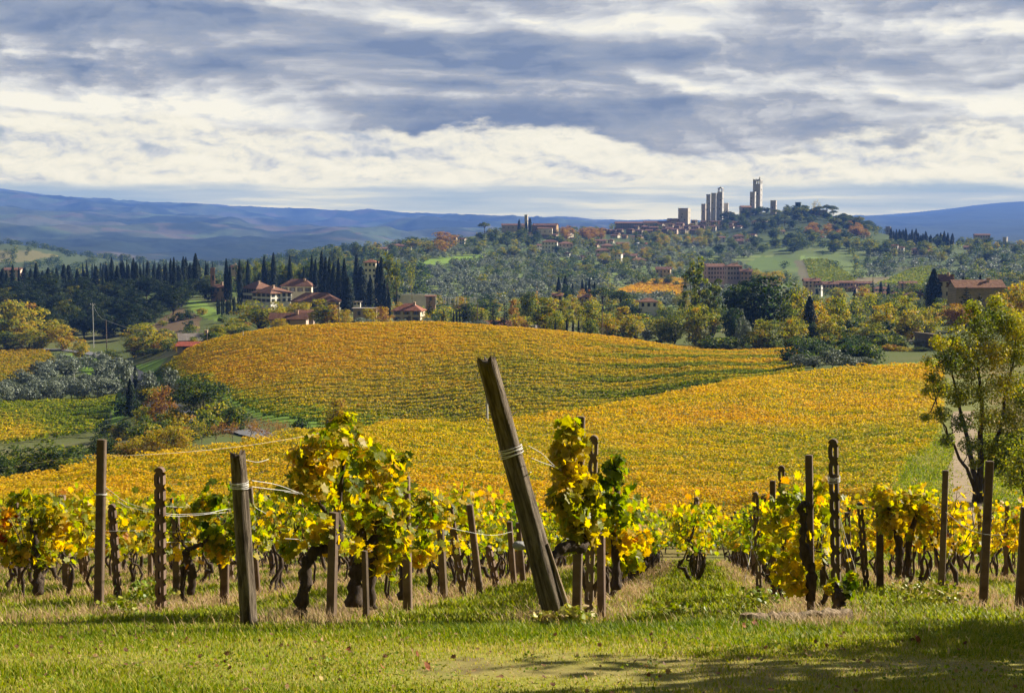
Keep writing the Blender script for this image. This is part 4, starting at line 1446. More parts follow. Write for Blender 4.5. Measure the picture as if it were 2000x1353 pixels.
def hero_vine(label, blobs, stems, tint, seed, per=185, tsd=.11, loc_px=None, size=.112, air=-.20):
    """vine with its foliage gathered in given clumps: blobs (px, row, depth, radius px)"""
    g = np.random.default_rng(seed)
    root = at(*loc_px)
    e = empty('grape_vine', root)
    Cs, Hs, Ts = [], [], []
    for (px, row, d, rp, *tt) in blobs:
        c = P(px, row, d); r = rp * d / F
        m = int(per * (r / .3) ** 2 * (.8 + .4 * g.random())) + 8
        dd = unit(g.normal(size=(m, 3))) * (g.random(m)[:, None] ** .36) * r * np.array([1.15, 1.0, 1.12])
        Cs.append(c + dd - root); Hs.append(unit(dd) * .9 + np.array([0, 0, .35]))
        Ts.append(np.full(m, (tt[0] if tt else 0) + g.normal() * tsd * .5) + tint + tsd * g.normal(size=m))
    C, H, T = np.concatenate(Cs), np.concatenate(Hs), np.concatenate(Ts)
    clump = fbm(C[:, 0] * 4 + 50, C[:, 2] * 4 + C[:, 1] * 2, seed, 3)
    keep = clump > air
    C, H, T = C[keep], H[keep], T[keep] + .08 * clump[keep]
    V, Fc, T = vine_leaves(C, H, size * (.55 + .75 * g.random(len(C))), T, g, .8)
    f_ = obj('foliage', np_mesh('foliage', V, Fc, M_VINE, tint=T), e)
    f_.color = (.5, 1, 1, 1)
    mb = MB()
    for pts in stems:
        q = np.array([P(px, row, d) - root for px, row, d, _ in pts])
        w = np.array([r for *_, r in pts], float) * np.array([d for _, _, d, _ in pts]) / F
        s = np.linspace(0, 1, len(q)); ss = np.linspace(0, 1, len(q) * 5)
        qq = np.stack([pchip(s, q[:, i], ss) for i in range(3)], 1); ww = pchip(s, w, ss) * (1 + .18 * g.normal(size=len(ss))).clip(.7, 1.4)
        qq[2:-2] += g.normal(size=(len(qq) - 4, 3)) * .008
        mb.tube(qq, ww, 8)
    mb.build('stem', M_VWOOD, e, smooth=True)
    tag(e, label, 'grape vine', 'grape vines at the row ends')
    return e


hero_vine('tallest vine, bushy yellow and orange crown right of the upright wooden post',
          [(612, 905, 15.7, 44, .10), (585, 890, 15.9, 22, .22), (640, 880, 15.9, 48, .03), (600, 965, 15.6, 52, .05), (650, 950, 16.2, 55), (560, 985, 15.5, 30, .12), (635, 1015, 15.7, 46, .08), (690, 890, 16.2, 42, -.02), (672, 845, 16.3, 30, .03), (676, 815, 16.4, 15), (585, 1040, 15.6, 30, .08), (655, 1050, 16.0, 35, .05), (565, 1075, 15.7, 20, .1), (700, 970, 16.4, 45, -.06)],
          [[(585, 1205, 15.6, 13), (595, 1150, 15.65, 13), (601, 1100, 15.7, 12), (620, 1072, 15.75, 12), (650, 1064, 15.8, 13), (657, 1040, 15.8, 14), (662, 990, 15.9, 6), (672, 900, 16.0, 3)], [(657, 1040, 15.8, 7), (630, 990, 15.8, 4), (600, 930, 15.8, 2.5)]],
          .45, 501, loc_px=(590, 15.7), per=165)
hero_vine('broad green vine with a dark double trunk, right of the tallest vine',
          [(735, 935, 17.0, 52), (712, 895, 16.8, 34), (765, 985, 17.2, 50), (720, 1000, 16.8, 50), (745, 1050, 17.0, 46, .05), (700, 1055, 16.7, 36, .06), (770, 905, 17.2, 22, -.1), (790, 897, 17.3, 12, -.15), (780, 1060, 17.2, 36, .03), (728, 1100, 16.8, 24, .05), (775, 1110, 17.1, 22, .08)],
          [[(692, 1185, 16.6, 16), (694, 1130, 16.7, 14), (702, 1090, 16.8, 13), (728, 1062, 16.9, 12), (738, 1025, 16.9, 8), (748, 960, 17.0, 4)], [(727, 1188, 16.8, 9), (722, 1130, 16.8, 12), (724, 1085, 16.8, 14), (710, 1062, 16.8, 9), (700, 1000, 16.8, 5)]],
          .45, 502, loc_px=(705, 16.7), per=185)
hero_vine('third vine of the tall clump, green leaves hanging beside a stake',
          [(815, 985, 19.0, 40), (845, 1005, 19.4, 34), (805, 1035, 18.8, 40), (840, 1050, 19.3, 32), (815, 1080, 19.0, 26, .05), (855, 985, 19.6, 18), (790, 1005, 18.7, 26)],
          [[(790, 1172, 18.4, 12), (792, 1110, 18.5, 11), (797, 1060, 18.6, 9), (812, 1020, 18.8, 5), (830, 990, 19, 3)]],
          .45, 503, loc_px=(792, 18.5), per=180)
hero_vine('column of bright yellow-green leaves climbing left of the tall plain stake',
          [(1110, 832, 15.6, 24, .06), (1118, 868, 15.6, 30, .05), (1100, 905, 15.5, 26, .05), (1112, 935, 15.6, 30, .02), (1105, 975, 15.5, 32, .04), (1140, 985, 15.7, 34, -.02), (1112, 1012, 15.5, 32), (1150, 1030, 15.7, 34, .05), (1120, 1048, 15.6, 30, .05), (1150, 955, 15.7, 26, -.03), (1090, 880, 15.6, 14, .1)],
          [[(1062, 1180, 15.2, 11), (1070, 1120, 15.2, 11), (1085, 1082, 15.3, 10), (1108, 1066, 15.4, 10), (1138, 1068, 15.5, 10), (1148, 1030, 15.6, 6), (1132, 960, 15.6, 4), (1116, 860, 15.6, 2)]],
          .47, 504, loc_px=(1062, 15.2), tsd=.06, per=260, air=-.45)
hero_vine('darker green vine to the right of the slotted stake by the leaning post',
          [(1195, 925, 17.2, 26, -.08), (1205, 965, 17.2, 34, -.08), (1190, 1005, 17.0, 36, -.05), (1225, 1000, 17.6, 30, -.05), (1205, 1050, 17.3, 36, .03), (1240, 1060, 17.9, 30, .03), (1225, 1095, 17.6, 26, .04), (1200, 900, 17.2, 16, -.1)],
          [[(1205, 1150, 17.2, 8), (1203, 1100, 17.2, 8), (1200, 1040, 17.2, 6), (1205, 950, 17.2, 3)]],
          .42, 505, loc_px=(1205, 17.2), per=190, air=-.4)
hero_vine('low leafy vine spilling onto the grass beside the aisle, right of centre',
          [(1540, 985, 17.0, 36, .0), (1520, 1020, 17.2, 32, -.06), (1560, 1030, 16.6, 34, .03), (1545, 1075, 16.8, 36, .03), (1530, 1115, 16.8, 28, .05), (1560, 1120, 16.5, 28, .05), (1555, 1150, 16.3, 18, .05), (1600, 960, 16.6, 20, .05), (1610, 945, 16.8, 15, .06), (1500, 1070, 17.6, 26), (1600, 1000, 16.9, 22)],
          [[(1583, 1172, 16.3, 10), (1584, 1120, 16.3, 9), (1574, 1085, 16.25, 11), (1568, 1050, 16.2, 7), (1570, 1010, 16.2, 7), (1562, 992, 16.2, 6), (1572, 982, 16.2, 6), (1580, 990, 16.25, 5)]],
          .44, 506, loc_px=(1583, 16.3), tsd=.07)
hero_vine('stump with a few green shoots at the foot of the tallest dark slotted stake',
          [(1630, 1140, 16.1, 11, .0), (1660, 1140, 15.9, 12, -.1), (1655, 1160, 15.8, 10, -.1), (1618, 1150, 16.0, 7, .02), (1665, 1125, 15.9, 7)],
          [[(1645, 1182, 15.8, 9), (1642, 1165, 15.8, 9), (1634, 1150, 15.9, 5), (1632, 1135, 15.9, 2)]],
          .36, 507, loc_px=(1645, 15.8), size=.10)
hero_vine('vine with a red-leaved shoot at the left edge',
          [(30, 1010, 21.0, 24, .42), (60, 1035, 21.1, 20, .22), (10, 1040, 21, 18, .4), (45, 980, 21.2, 24), (90, 1000, 21.3, 36), (20, 1075, 21.0, 30, .05), (75, 1080, 21.1, 34, .08), (120, 1040, 21.4, 34, .1)],
          [[(75, 1160, 21.0, 10), (72, 1110, 21.0, 9), (68, 1060, 21, 7), (60, 1010, 21.1, 3)]],
          .45, 508, loc_px=(75, 21.0))
hero_vine('vine with the yellowest leaves, right of the tallest dark slotted stake',
          [(1725, 975, 25.0, 26, .05), (1760, 985, 25.2, 30, .08), (1795, 985, 25.4, 30, .06), (1740, 1020, 25, 28, .06), (1780, 1030, 25.3, 28, .08), (1815, 1010, 25.6, 24, .04), (1800, 965, 25.5, 18, .06)],
          [[(1755, 1122, 25, 8), (1757, 1070, 25, 8), (1745, 1030, 25, 5), (1735, 990, 25, 3)], [(1772, 1122, 25.2, 7), (1776, 1060, 25.2, 7), (1790, 1000, 25.3, 4)]],
          .45, 509, loc_px=(1757, 25.0), tsd=.07, size=.125)
hero_vine('green vine behind the upright wooden post, left of it',
          [(425, 965, 20.0, 28, -.1), (440, 1000, 20.0, 34, -.05), (415, 1030, 20, 32), (455, 1050, 20.1, 30), (430, 1075, 20, 28, .03), (400, 990, 20.2, 26), (470, 1010, 20.2, 24)],
          [[(372, 1160, 20.0, 8), (376, 1120, 20.0, 9), (362, 1085, 20, 8), (378, 1068, 20, 6), (400, 1060, 20, 5), (420, 1020, 20, 3)]],
          .40, 510, loc_px=(374, 20.0))

# --- wires
def wire(label, pts, r=.0032, sag=0.0, group='trellis wires', n=24):
    pts = np.asarray(pts, float)
    s = np.concatenate([[0], np.cumsum(np.linalg.norm(np.diff(pts, axis=0), axis=1))])
    q = np.linspace(0, s[-1], n)
    Q = np.stack([np.interp(q, s, pts[:, i]) if len(pts) == 2 else pchip(s, pts[:, i], q) for i in range(3)], 1)
    if sag:
        k = q / s[-1]
        Q[:, 2] -= sag * 4 * k * (1 - k)
    mb = MB(); mb.tube(Q, r * .75, 5)
    o = mb.build('wire', M_WIRE)
    tag(o, label, 'wire', group)
    return o


for k, words_ in ROW_WORDS.items():
    for hgt, hw in ((.95, 'lower'), (1.45, 'upper')):
        ys = np.arange(ROW_START[k] - (5.5 if k == 0 else 4.5 if k == 1 else 1), 57, 4.0)
        pts = []
        for y in ys:
            x = row_x(k, y); pts.append((x + .06, y, gz(x, y) + hgt))
        wire('%s trellis wire running along %s' % (hw, words_), pts, .0026, n=60)
pt = lambda px, row, d: P(px, row, d)
wire('white wire from the upright wooden post into the tallest vine, higher of two', [pt(492, 938, 14.2), pt(540, 946, 14.8), pt(592, 965, 15.4), pt(650, 985, 16.1)], .0042)
wire('white wire from the upright wooden post into the tallest vine, lower of two', [pt(492, 950, 14.2), pt(540, 956, 14.8), pt(588, 962, 15.4), pt(650, 978, 16.1)], .004)
wire('short wire from the top of the upright wooden post', [pt(478, 898, 14.2), pt(510, 901, 14.6), pt(525, 896, 14.8)], .003)
wire('loose wire hanging in a loop below the upright wooden post', [pt(492, 955, 14.3), pt(496, 985, 14.4), pt(520, 1003, 14.6)], .003)
wire('slack wire sagging from the tallest plain stake, upper one', [pt(205, 950, 18.5), pt(250, 982, 18.6), pt(312, 1000, 18.4), pt(360, 1004, 18.7), pt(415, 1000, 19), pt(450, 992, 20)], .0042)
wire('slack wire sagging from the tallest plain stake, lower one', [pt(205, 955, 18.5), pt(250, 990, 18.6), pt(310, 1003, 18.4), pt(350, 1008, 18.7), pt(400, 1004, 19), pt(445, 1000, 20)], .0042)
wire('wire stretched behind the tallest plain stake across the left vines', [pt(180, 1037, 19.6), pt(260, 1036, 19.7), pt(380, 1040, 20.2)], .0036)
wire('white wire from the leaning post to the yellow leaf column, upper one', [pt(1032, 870, 14.5), pt(1058, 885, 14.9), pt(1082, 908, 15.3), pt(1115, 925, 15.7)], .004)
wire('white wire from the leaning post to the yellow leaf column, lower one', [pt(1038, 894, 14.5), pt(1060, 903, 14.9), pt(1082, 911, 15.3), pt(1115, 930, 15.7)], .004)
wire('wire running from mid vineyard stakes left of the leaning post', [pt(860, 1024, 22), pt(900, 1035, 23), pt(950, 1044, 24), pt(1000, 1038, 27)], .004)
wire('white guy wire at the tallest dark slotted stake, steeper one', [pt(1640, 1010, 16.5), pt(1655, 1060, 17.2), pt(1674, 1122, 18.4)], .005)
wire('white guy wire at the tallest dark slotted stake, second one', [pt(1641, 1020, 16.5), pt(1650, 1060, 17.2), pt(1663, 1122, 18.2)], .004)
wire('white guy wire slanting beside the grass aisle', [pt(1470, 1030, 21.2), pt(1466, 1080, 20.8), pt(1454, 1134, 20.2)], .005)
wire('white guy wire crossing the one beside the grass aisle', [pt(1462, 1045, 21.2), pt(1478, 1090, 20.9), pt(1495, 1124, 20.6)], .004)
wire('long slack wire sagging between the two stakes at the right edge', [pt(1812, 980, 22.4), pt(1845, 998, 22), pt(1890, 1032, 21), pt(1925, 1043, 20.4), pt(1965, 1044, 20)], .005)
wire('second slack wire at the right edge, lying above the long one', [pt(1940, 1020, 20.4), pt(1970, 1012, 20), pt(2000, 1004, 19.8)], .004)
wire('thin wire across the view from the left post head to the wooden post', [pt(0, 915, 19.5), pt(200, 890, 18.6), pt(480, 870, 20.5), pt(700, 832, 23)], .0022)

# --- grey stones hung behind the leaning post
def stone(label, px, row, d, wpx, hpx, seed, name='stone', mat=None):
    g = np.random.default_rng(seed)
    import bmesh
    bm = bmesh.new()
    bmesh.ops.create_icosphere(bm, subdivisions=3, radius=1)
    Vv = np.array([v.co[:] for v in bm.verts])
    Fv = np.array([[v.index for v in f.verts] for f in bm.faces])
    bm.free()
    n = fbm(Vv[:, 0] * 1.4 + seed, Vv[:, 1] * 1.4 + Vv[:, 2], seed, 3)
    Vv = Vv * (1 + .28 * n)[:, None] * np.array([wpx / 2, wpx / 2.4, hpx / 2]) * d / F
    o = obj(name, np_mesh(name, Vv, Fv, mat, True), None, P(px, row, d))
    tag(o, label, 'stone')
    return o


M_STONE = solid_mat('grey_stone', (0.20, 0.21, 0.22), (0.38, 0.38, 0.37), 12, 0.95, 0.8)
stone('grey stone hung as a weight left of the leaning post, lower one', 1015, 1066, 16.0, 30, 18, 4, mat=M_STONE)
stone('grey stone hung as a weight against the leaning post, upper one', 1029, 1033, 15.6, 17, 30, 6, mat=M_STONE)

# --- broken plank and fallen leaves on the grass
def plank():
    g = np.random.default_rng(12)
    b0, b1 = at(1445, 14.9), at(1662, 15.5)
    n = 22
    q = np.linspace(0, 1, n)
    c = b0[None] * (1 - q[:, None]) + b1[None] * q[:, None]
    for i in range(n):
        c[i, 2] = gz(c[i, 0], c[i, 1]) + .10
    wd = .10 * (1 - .75 * np.clip((.22 - q) / .22, 0, 1)) * (1 + .15 * g.normal(size=n))
    th = .045 * (1 + .3 * g.normal(size=n))
    V = []
    for i in range(n):
        for sx, sz in ((-1, -.8), (-.6, .9), (0, 1.25), (.7, .8), (1, -.6)):
            V.append(c[i] + np.array([-.1 * sx * wd[i], sx * wd[i], sz * th[i] + .01 * g.normal()]))
    Fs = [(i * 5 + k, i * 5 + (k + 1) % 5, (i + 1) * 5 + (k + 1) % 5, (i + 1) * 5 + k) for i in range(n - 1) for k in range(5)]
    mb = MB(); mb.add(V, Fs + [(4, 3, 2, 1, 0), tuple((n - 1) * 5 + k for k in range(5))])
    o = mb.build('broken_branch', M_WOODPALE)
    tag(o, 'broken pale length of bark lying on the grass at the right', 'branch')


plank()
M_FALLEN = solid_mat('fallen_leaf', (0.16, 0.045, 0.015), (0.30, 0.10, 0.03), 8, 0.7, 0.2)
for i, (px, d, s, lab) in enumerate([(1475, 14.0, .17, 'largest fallen brown leaf below the broken bark'), (1455, 13.6, .14, 'orange fallen leaf left of the largest fallen leaf'), (1647, 13.0, .07, 'small red fallen leaf right of the broken bark'),
                                      (1792, 11.9, .12, 'pale brown fallen leaf at the edge of the tree shade'), (681, 11.0, .10, 'orange fallen leaf on the near grass left of centre'), (834, 9.9, .10, 'orange fallen leaf below the leaning post, in the near grass'),
                                      (747, 9.8, .08, 'small fallen leaf left of the orange one below the leaning post'), (815, 10.6, .06, 'tiny orange fallen leaf on the near grass'), (205, 17.2, .13, 'red fallen leaf at the foot of the tallest plain stake')]):
    p = at(px, d)
    V, Fc = cards(np.array([[0, 0, .03 + s * .12]]), s, np.array([[.2, -.5, 1.0]]), .25, np.column_stack([VINE[:, :2], VINE[:, 2] * 2.2]), gf)
    tag(obj('fallen_leaf', np_mesh('fallen_leaf', V * np.array([.48, .48, 1.0]), Fc, M_FALLEN), None, p), lab, 'leaf', 'fallen leaves')

# --- grass
GRASS_RAMP = [(0.0, (0.040, 0.080, 0.007)), (0.35, (0.125, 0.195, 0.010)), (0.6, (0.28, 0.305, 0.018)), (0.8, (0.40, 0.34, 0.075)), (1.0, (0.50, 0.37, 0.20))]
M_GRASS = leaf_mat('grass_blades', GRASS_RAMP, 0.42, 0.5, 0.12)
M_DRY = leaf_mat('dry_grass', [(0.0, (0.22, 0.17, 0.07)), (0.5, (0.44, 0.31, 0.17)), (1.0, (0.62, 0.47, 0.29))], 0.35, 0.6, 0.2)


def blades(name, X, Y, hgt, wid, tint, mat, g, lean=.45, label=None):
    n = len(X)
    Z = ground(X, Y) - .01
    th = g.random(n) * 2 * np.pi
    d = np.stack([np.cos(th), np.sin(th)], 1)
    ln = lean * hgt * (.4 + g.random(n))
    side = np.stack([-d[:, 1], d[:, 0]], 1) * wid[:, None] * .5
    B = np.stack([X, Y, Z], 1)
    V = np.zeros((n, 5, 3))
    V[:, 0] = B; V[:, 0, :2] -= side
    V[:, 1] = B; V[:, 1, :2] += side
    mid = B.copy(); mid[:, :2] += d * (ln * .3)[:, None]; mid[:, 2] += hgt * .6
    V[:, 2] = mid; V[:, 2, :2] += side * .75
    V[:, 3] = mid; V[:, 3, :2] -= side * .75
    tip = B.copy(); tip[:, :2] += d * ln[:, None]; tip[:, 2] += hgt * (1 - .1 * lean)
    V[:, 4] = tip
    i = np.arange(n)[:, None] * 5
    o = obj(name, np_mesh(name, V.reshape(-1, 3), [i + np.array([[0, 1, 2, 3]]), i + np.array([[3, 2, 4]])], mat, tint=np.clip(np.concatenate([tint, tint]), 0, 1)))
    o.color = (.5, 1, 1, 1)
    tag(o, label, 'grass', kind='stuff')
    return o


def scatter(y0, y1, dens, g, umax=.43):
    ys = np.linspace(y0, y1, 60)
    out = []
    for a, b in zip(ys[:-1], ys[1:]):
        yc = (a + b) / 2
        n = int(dens(yc) * (b - a) * 2 * umax * yc)
        y = a + (b - a) * g.random(n)
        out.append(np.stack([(g.random(n) * 2 - 1) * umax * y, y], 1))
    o = np.concatenate(out)
    return o[:, 0], o[:, 1]


g = np.random.default_rng(31)
X, Y = scatter(5.6, 19.5, lambda y: 2300 * min(1, (9 / y) ** 1.2), g, .56)
n1 = fbm(X * .9, Y * .9, 11, 4); n2 = fbm(X * .17, Y * .17, 12, 4)
strip = np.exp(-((Y - 9.9 - .12 * X) / .9) ** 2) * smooth(-3, 1, X + 1.5 * n2) + .8 * np.exp(-((Y - 10.4) / .45) ** 2 - ((X + 3.1) / .9) ** 2)
lush = fbm(X * .5 + 7, Y * .8, 601, 3) + .55 * fbm(X * 2.6, Y * 2.6, 603, 2)
band = np.exp(-((Y - 13.6 - .4 * n2) / 1.3) ** 2)
keep = g.random(len(X)) < np.clip(1.0 - 0.85 * smooth(.5, 1.15, .6 * strip + 1.0 * n1 + .5 * n2 + .12), .4, 1) * (.45 + .55 * smooth(-.4, .3, lush + .5 * band))
X, Y, n1, n2, lush, band, strip = [a[keep] for a in (X, Y, n1, n2, lush, band, strip)]
m = len(X)
h = (.030 + .030 * g.random(m) + .085 * smooth(-.1, .8, lush) * g.random(m) + .07 * band * g.random(m)) * (1 - .5 * np.clip(strip, 0, 1))
t = .455 + .12 * g.normal(size=m) - .14 * lush - .10 * band + .20 * n2 + .14 * n1 + .18 * np.clip(strip, 0, 1) + .28 * (g.random(m) < .20)
blades('grass', X, Y, h, .0055 + .004 * g.random(m) + .0002 * Y, t, M_GRASS, g, .55, 'short green grass in front of the vines')
X, Y = scatter(15, 60, lambda y: 420 * min(1, (16 / y) ** 1.7), g)
rowc = np.cos(2 * np.pi * (X - row_x(0, Y)) / VROW_SP)
keep = g.random(len(X)) < .3 + .7 * smooth(.5, -.6, rowc)
X, Y = X[keep], Y[keep]; m = len(X)
blades('grass', X, Y, .05 + .10 * g.random(m), .012 + .0006 * Y, .55 + .12 * g.normal(size=m), M_GRASS, g, .6, 'green grass in the aisles between the vine rows')
X, Y = scatter(12.6, 56, lambda y: 900 * min(1, (15 / y) ** 1.6), g)
rowc = np.cos(2 * np.pi * (X - row_x(0, Y)) / VROW_SP)
n3 = fbm(X * .7, Y * .7, 611, 3); n4 = fbm(X * 2.2, Y * 2.2, 613, 2)
p = smooth(-.25, .75, rowc + .5 * n3) * smooth(14.0, 15.3, Y + .8 * n3 + .4 * n4 + .25 * (np.abs(X - row_x(1, Y)) < .35) * 1.5) + .03
aisle = (np.abs(X - (row_x(1, Y) + row_x(2, Y)) / 2) < .75)
p = np.where(aisle, p * .08 + .03, p)
p = p * (.2 + .75 * smooth(-.2, .5, n4 + n3))
keep = g.random(len(X)) < p
X, Y, n3 = X[keep], Y[keep], n3[keep]; m = len(X)
blades('dry_grass', X, Y, .06 + .17 * g.random(m) ** 1.5, .0045 + .003 * g.random(m) + .00022 * Y, .5 + .22 * g.normal(size=m), M_DRY, g, .7, 'dry pinkish grass under the front vines')


X, Y = scatter(60, 140, lambda y: 150 * min(1, (60 / y) ** 1.6), g)
k = np.abs(X - np.interp(Y, TRACK_Y, TRACK_X) - .3 * fbm(X, Y, 615, 2))
keep = (k < 6.5) & (g.random(len(X)) < np.where(np.abs(X - np.interp(Y, TRACK_Y, TRACK_X) - 1.2) < .9, .12, .9))
X, Y = X[keep], Y[keep]; m = len(X)
blades('grass', X, Y, .06 + .16 * g.random(m) ** 2, .03 + .0006 * Y, .52 + .14 * g.normal(size=m) + .15 * fbm(X * .4, Y * .2, 617, 3), M_GRASS, g, .6, 'grass on both sides of the dirt path at the right')


# --- leaf litter and low weeds in the near turf
g = np.random.default_rng(41)
M_LITTER = leaf_mat('leaf_litter', [(0.0, (.10, .045, .02)), (.5, (.24, .13, .06)), (.8, (.38, .26, .11)), (1.0, (.45, .36, .12))], .25, .6, .15)
X, Y = scatter(6.5, 24, lambda y: 20 * min(1, 12 / y), g)
keep = g.random(len(X)) < .25 + .75 * smooth(-.2, .5, fbm(X * .8, Y * .8, 621, 3))
X, Y = X[keep], Y[keep]; m = len(X)
C = np.stack([X, Y, ground(X, Y) + .015 + .05 * g.random(m)], 1)
V, Fc = cards(C, .030 * (.5 + g.random(m)), np.tile([.1, -.25, 1.0], (m, 1)), .45, np.column_stack([VINE[:, :2], VINE[:, 2] * 2]), g)
o = obj('leaf_litter', np_mesh('leaf_litter', V, Fc, M_LITTER, tint=g.random(m)))
o.color = (.5, 1, 1, 1)
tag(o, 'small dry leaves strewn over the near grass', 'leaf litter', kind='stuff')
X, Y = scatter(6.2, 19, lambda y: 15 * min(1, 12 / y), g)
keep = g.random(len(X)) < smooth(-.3, .5, fbm(X * .6 + 3, Y * .6, 623, 3))
X, Y = X[keep], Y[keep]
q = 9
XX, YY = np.repeat(X, q) + .05 * g.normal(size=len(X) * q), np.repeat(Y, q) + .05 * g.normal(size=len(X) * q); m = len(XX)
C = np.stack([XX, YY, ground(XX, YY) + .01 + .06 * g.random(m)], 1)
V, Fc = cards(C, .024 * (.6 + .8 * g.random(m)), np.tile([0, 0, 1.0], (m, 1)), .5, QUAD * np.array([1.5, 1, 1]), g)
o = obj('low_weeds', np_mesh('low_weeds', V, Fc, M_GRASS, tint=np.clip(.42 + .12 * g.normal(size=m), 0, 1)))
o.color = (.5, 1, 1, 1)
tag(o, 'broad-leaved weeds scattered through the near grass', 'weeds', kind='stuff')


# --- leafy weeds
M_WEED = leaf_mat('weed_leaves', GRASS_RAMP, .3, .5, .3)
for i, (px, d, r, hh, lab) in enumerate([(1800, 19.6, .38, .42, 'round yellow-green weed bush below the yellowest vine'), (285, 19.0, .32, .40, 'green weed clump between the slotted and plain stakes'), (1065, 14.3, .13, .16, 'tuft of weeds at the foot of the leaning post'),
                                         (1850, 20.6, .3, .26, 'low weed bush right of the round one'), (1310, 17.5, .45, .14, 'dark low weed patch in the grass aisle'), (1120, 14.2, .15, .22, 'weed with white seed heads right of the leaning post'), (235, 17.0, .24, .22, 'green weeds in front of the tallest plain stake'), (1490, 19.2, .4, .25, 'weeds around the thin slotted stake by the aisle')]):
    n = 260
    C = np.stack([gf.normal(size=n) * r * .5, gf.normal(size=n) * r * .5, hh * gf.random(n) ** .8], 1)
    V, Fc = cards(C, .055 * (.6 + .8 * gf.random(n)), np.tile([0, 0, .8], (n, 1)), .8, CLUMP, gf)
    p = at(px, d)
    mb = MB()
    for _ in range(12):
        q = np.array([gf.normal() * r * .5, gf.normal() * r * .5, hh * (.5 + .5 * gf.random())])
        mb.tube([(q[0] * .1, q[1] * .1, -.02), q * .6, q], [.006, .004, .002], 4, cap=False)
    e = empty('weed', p)
    f_ = obj('leaves', np_mesh('weed_leaves', V, Fc, M_WEED, tint=np.clip(.5 + .14 * gf.normal(size=n), 0, 1)), e)
    f_.color = ((.62, .45, .78, .62, .55, .7, .55, .5)[i], 1, 1, 1)
    mb.build('stalk', M_WEED, e)
    tag(e, lab, 'weed')
# ------------------------------------------------------------------ houses, towers, walls, poles, cars
gb = np.random.default_rng(77)


def wall_mat(name, c1, c2, brick=0.0, sc=.6):
    m, t, out = new_mat(name)
    tc = t.new('ShaderNodeTexCoord')
    n = t.noise(tc.outputs['Object'], sc, 6, .65)
    col = t.ramp(n, [(.3, c1), (.7, c2)])
    n2 = t.noise(tc.outputs['Object'], 3.5, 4, .6)
    col = t.mix(t.ramp(n2, [(.52, 0.0), (.75, .35)]), col, (c1[0] * .6, c1[1] * .6, c1[2] * .6))
    if brick:
        br = t.new('ShaderNodeTexBrick')
        br.inputs['Scale'].default_value = 1.0
        br.inputs['Brick Width'].default_value = .55; br.inputs['Row Height'].default_value = .26; br.inputs['Mortar Size'].default_value = .03
        br.inputs['Color1'].default_value = (1.1, 1.1, 1.1, 1); br.inputs['Color2'].default_value = (.72, .72, .72, 1); br.inputs['Mortar'].default_value = (.5, .48, .45, 1)
        mp = t.new('ShaderNodeMapping'); mp.inputs['Rotation'].default_value = (math.pi / 2, 0, 0)
        t.link(tc.outputs['Object'], mp.inputs[0]); t.link(mp.outputs[0], br.inputs['Vector'])
        col = t.mix(brick, col, br.outputs['Color'], 'MULTIPLY')
    oi = t.new('ShaderNodeObjectInfo')
    col = t.mix(1.0, col, oi.outputs['Color'], 'MULTIPLY')
    b = t.new('ShaderNodeBsdfPrincipled')
    b.inputs['Roughness'].default_value = .92; b.inputs['Specular IOR Level'].default_value = .1
    t.link(col, b.inputs['Base Color']); t.link(b.outputs[0], out.inputs['Surface'])
    return m


def tile_mat():
    m, t, out = new_mat('roof_tiles')
    tc = t.new('ShaderNodeTexCoord')
    wv = t.new('ShaderNodeTexWave', wave_type='BANDS', bands_direction='X'); wv.inputs['Scale'].default_value = 1.05; wv.inputs['Distortion'].default_value = .6; wv.inputs['Detail'].default_value = 2
    t.link(tc.outputs['Object'], wv.inputs['Vector'])
    n = t.noise(tc.outputs['Object'], 1.2, 6, .7)
    col = t.ramp(n, [(.28, (.12, .062, .042)), (.5, (.205, .105, .070)), (.75, (.30, .19, .13))])
    col = t.mix(.35, col, t.ramp(wv.outputs['Fac'], [(.2, .45), (.7, 1.15)]), 'MULTIPLY')
    oi = t.new('ShaderNodeObjectInfo')
    col = t.mix(1.0, col, oi.outputs['Color'], 'MULTIPLY')
    b = t.new('ShaderNodeBsdfPrincipled'); b.inputs['Roughness'].default_value = .9; b.inputs['Specular IOR Level'].default_value = .1
    t.link(col, b.inputs['Base Color'])
    bp = t.new('ShaderNodeBump'); bp.inputs['Strength'].default_value = .8; bp.inputs['Distance'].default_value = .06
    t.link(wv.outputs['Fac'], bp.inputs['Height']); t.link(bp.outputs[0], b.inputs['Normal'])
    t.link(b.outputs[0], out.inputs['Surface'])
    return m


M_TILE = tile_mat()
M_PLASTER = wall_mat('plaster_wall', (.60, .57, .50), (.76, .72, .64))
M_STONEW = wall_mat('stone_wall', (.36, .32, .26), (.52, .47, .38), .7)
M_TOWER = wall_mat('tower_stone', (.48, .465, .445), (.62, .60, .575), .4, .25)
M_PANE = solid_mat('window_dark', (.018, .021, .026), (.05, .055, .06), 1.5, .25, 0, spec=.5)
M_TRIM = solid_mat('white_trim', (.68, .68, .66), (.78, .78, .76), 2, .7, 0)
M_GREYROOF = solid_mat('grey_roof', (.20, .17, .15), (.34, .30, .27), 1.2, .9, .3)
WALLCOL = {'white': (1.18, 1.2, 1.22), 'cream': (1.05, .98, .84), 'ochre': (.88, .68, .44), 'pink': (.84, .66, .56), 'tan': (.80, .71, .58), 'grey': (.70, .70, .70), 'brick': (.62, .43, .34), 'plum': (.62, .50, .47)}
MESHCACHE = {}


def win_mesh(w, h):
    k = ('win', round(w, 1), round(h, 1))
    if k not in MESHCACHE:
        MESHCACHE[k] = MB().box(-w / 2, w / 2, -.06, .10, -h / 2, h / 2).mesh('window', M_PANE)
    return MESHCACHE[k]


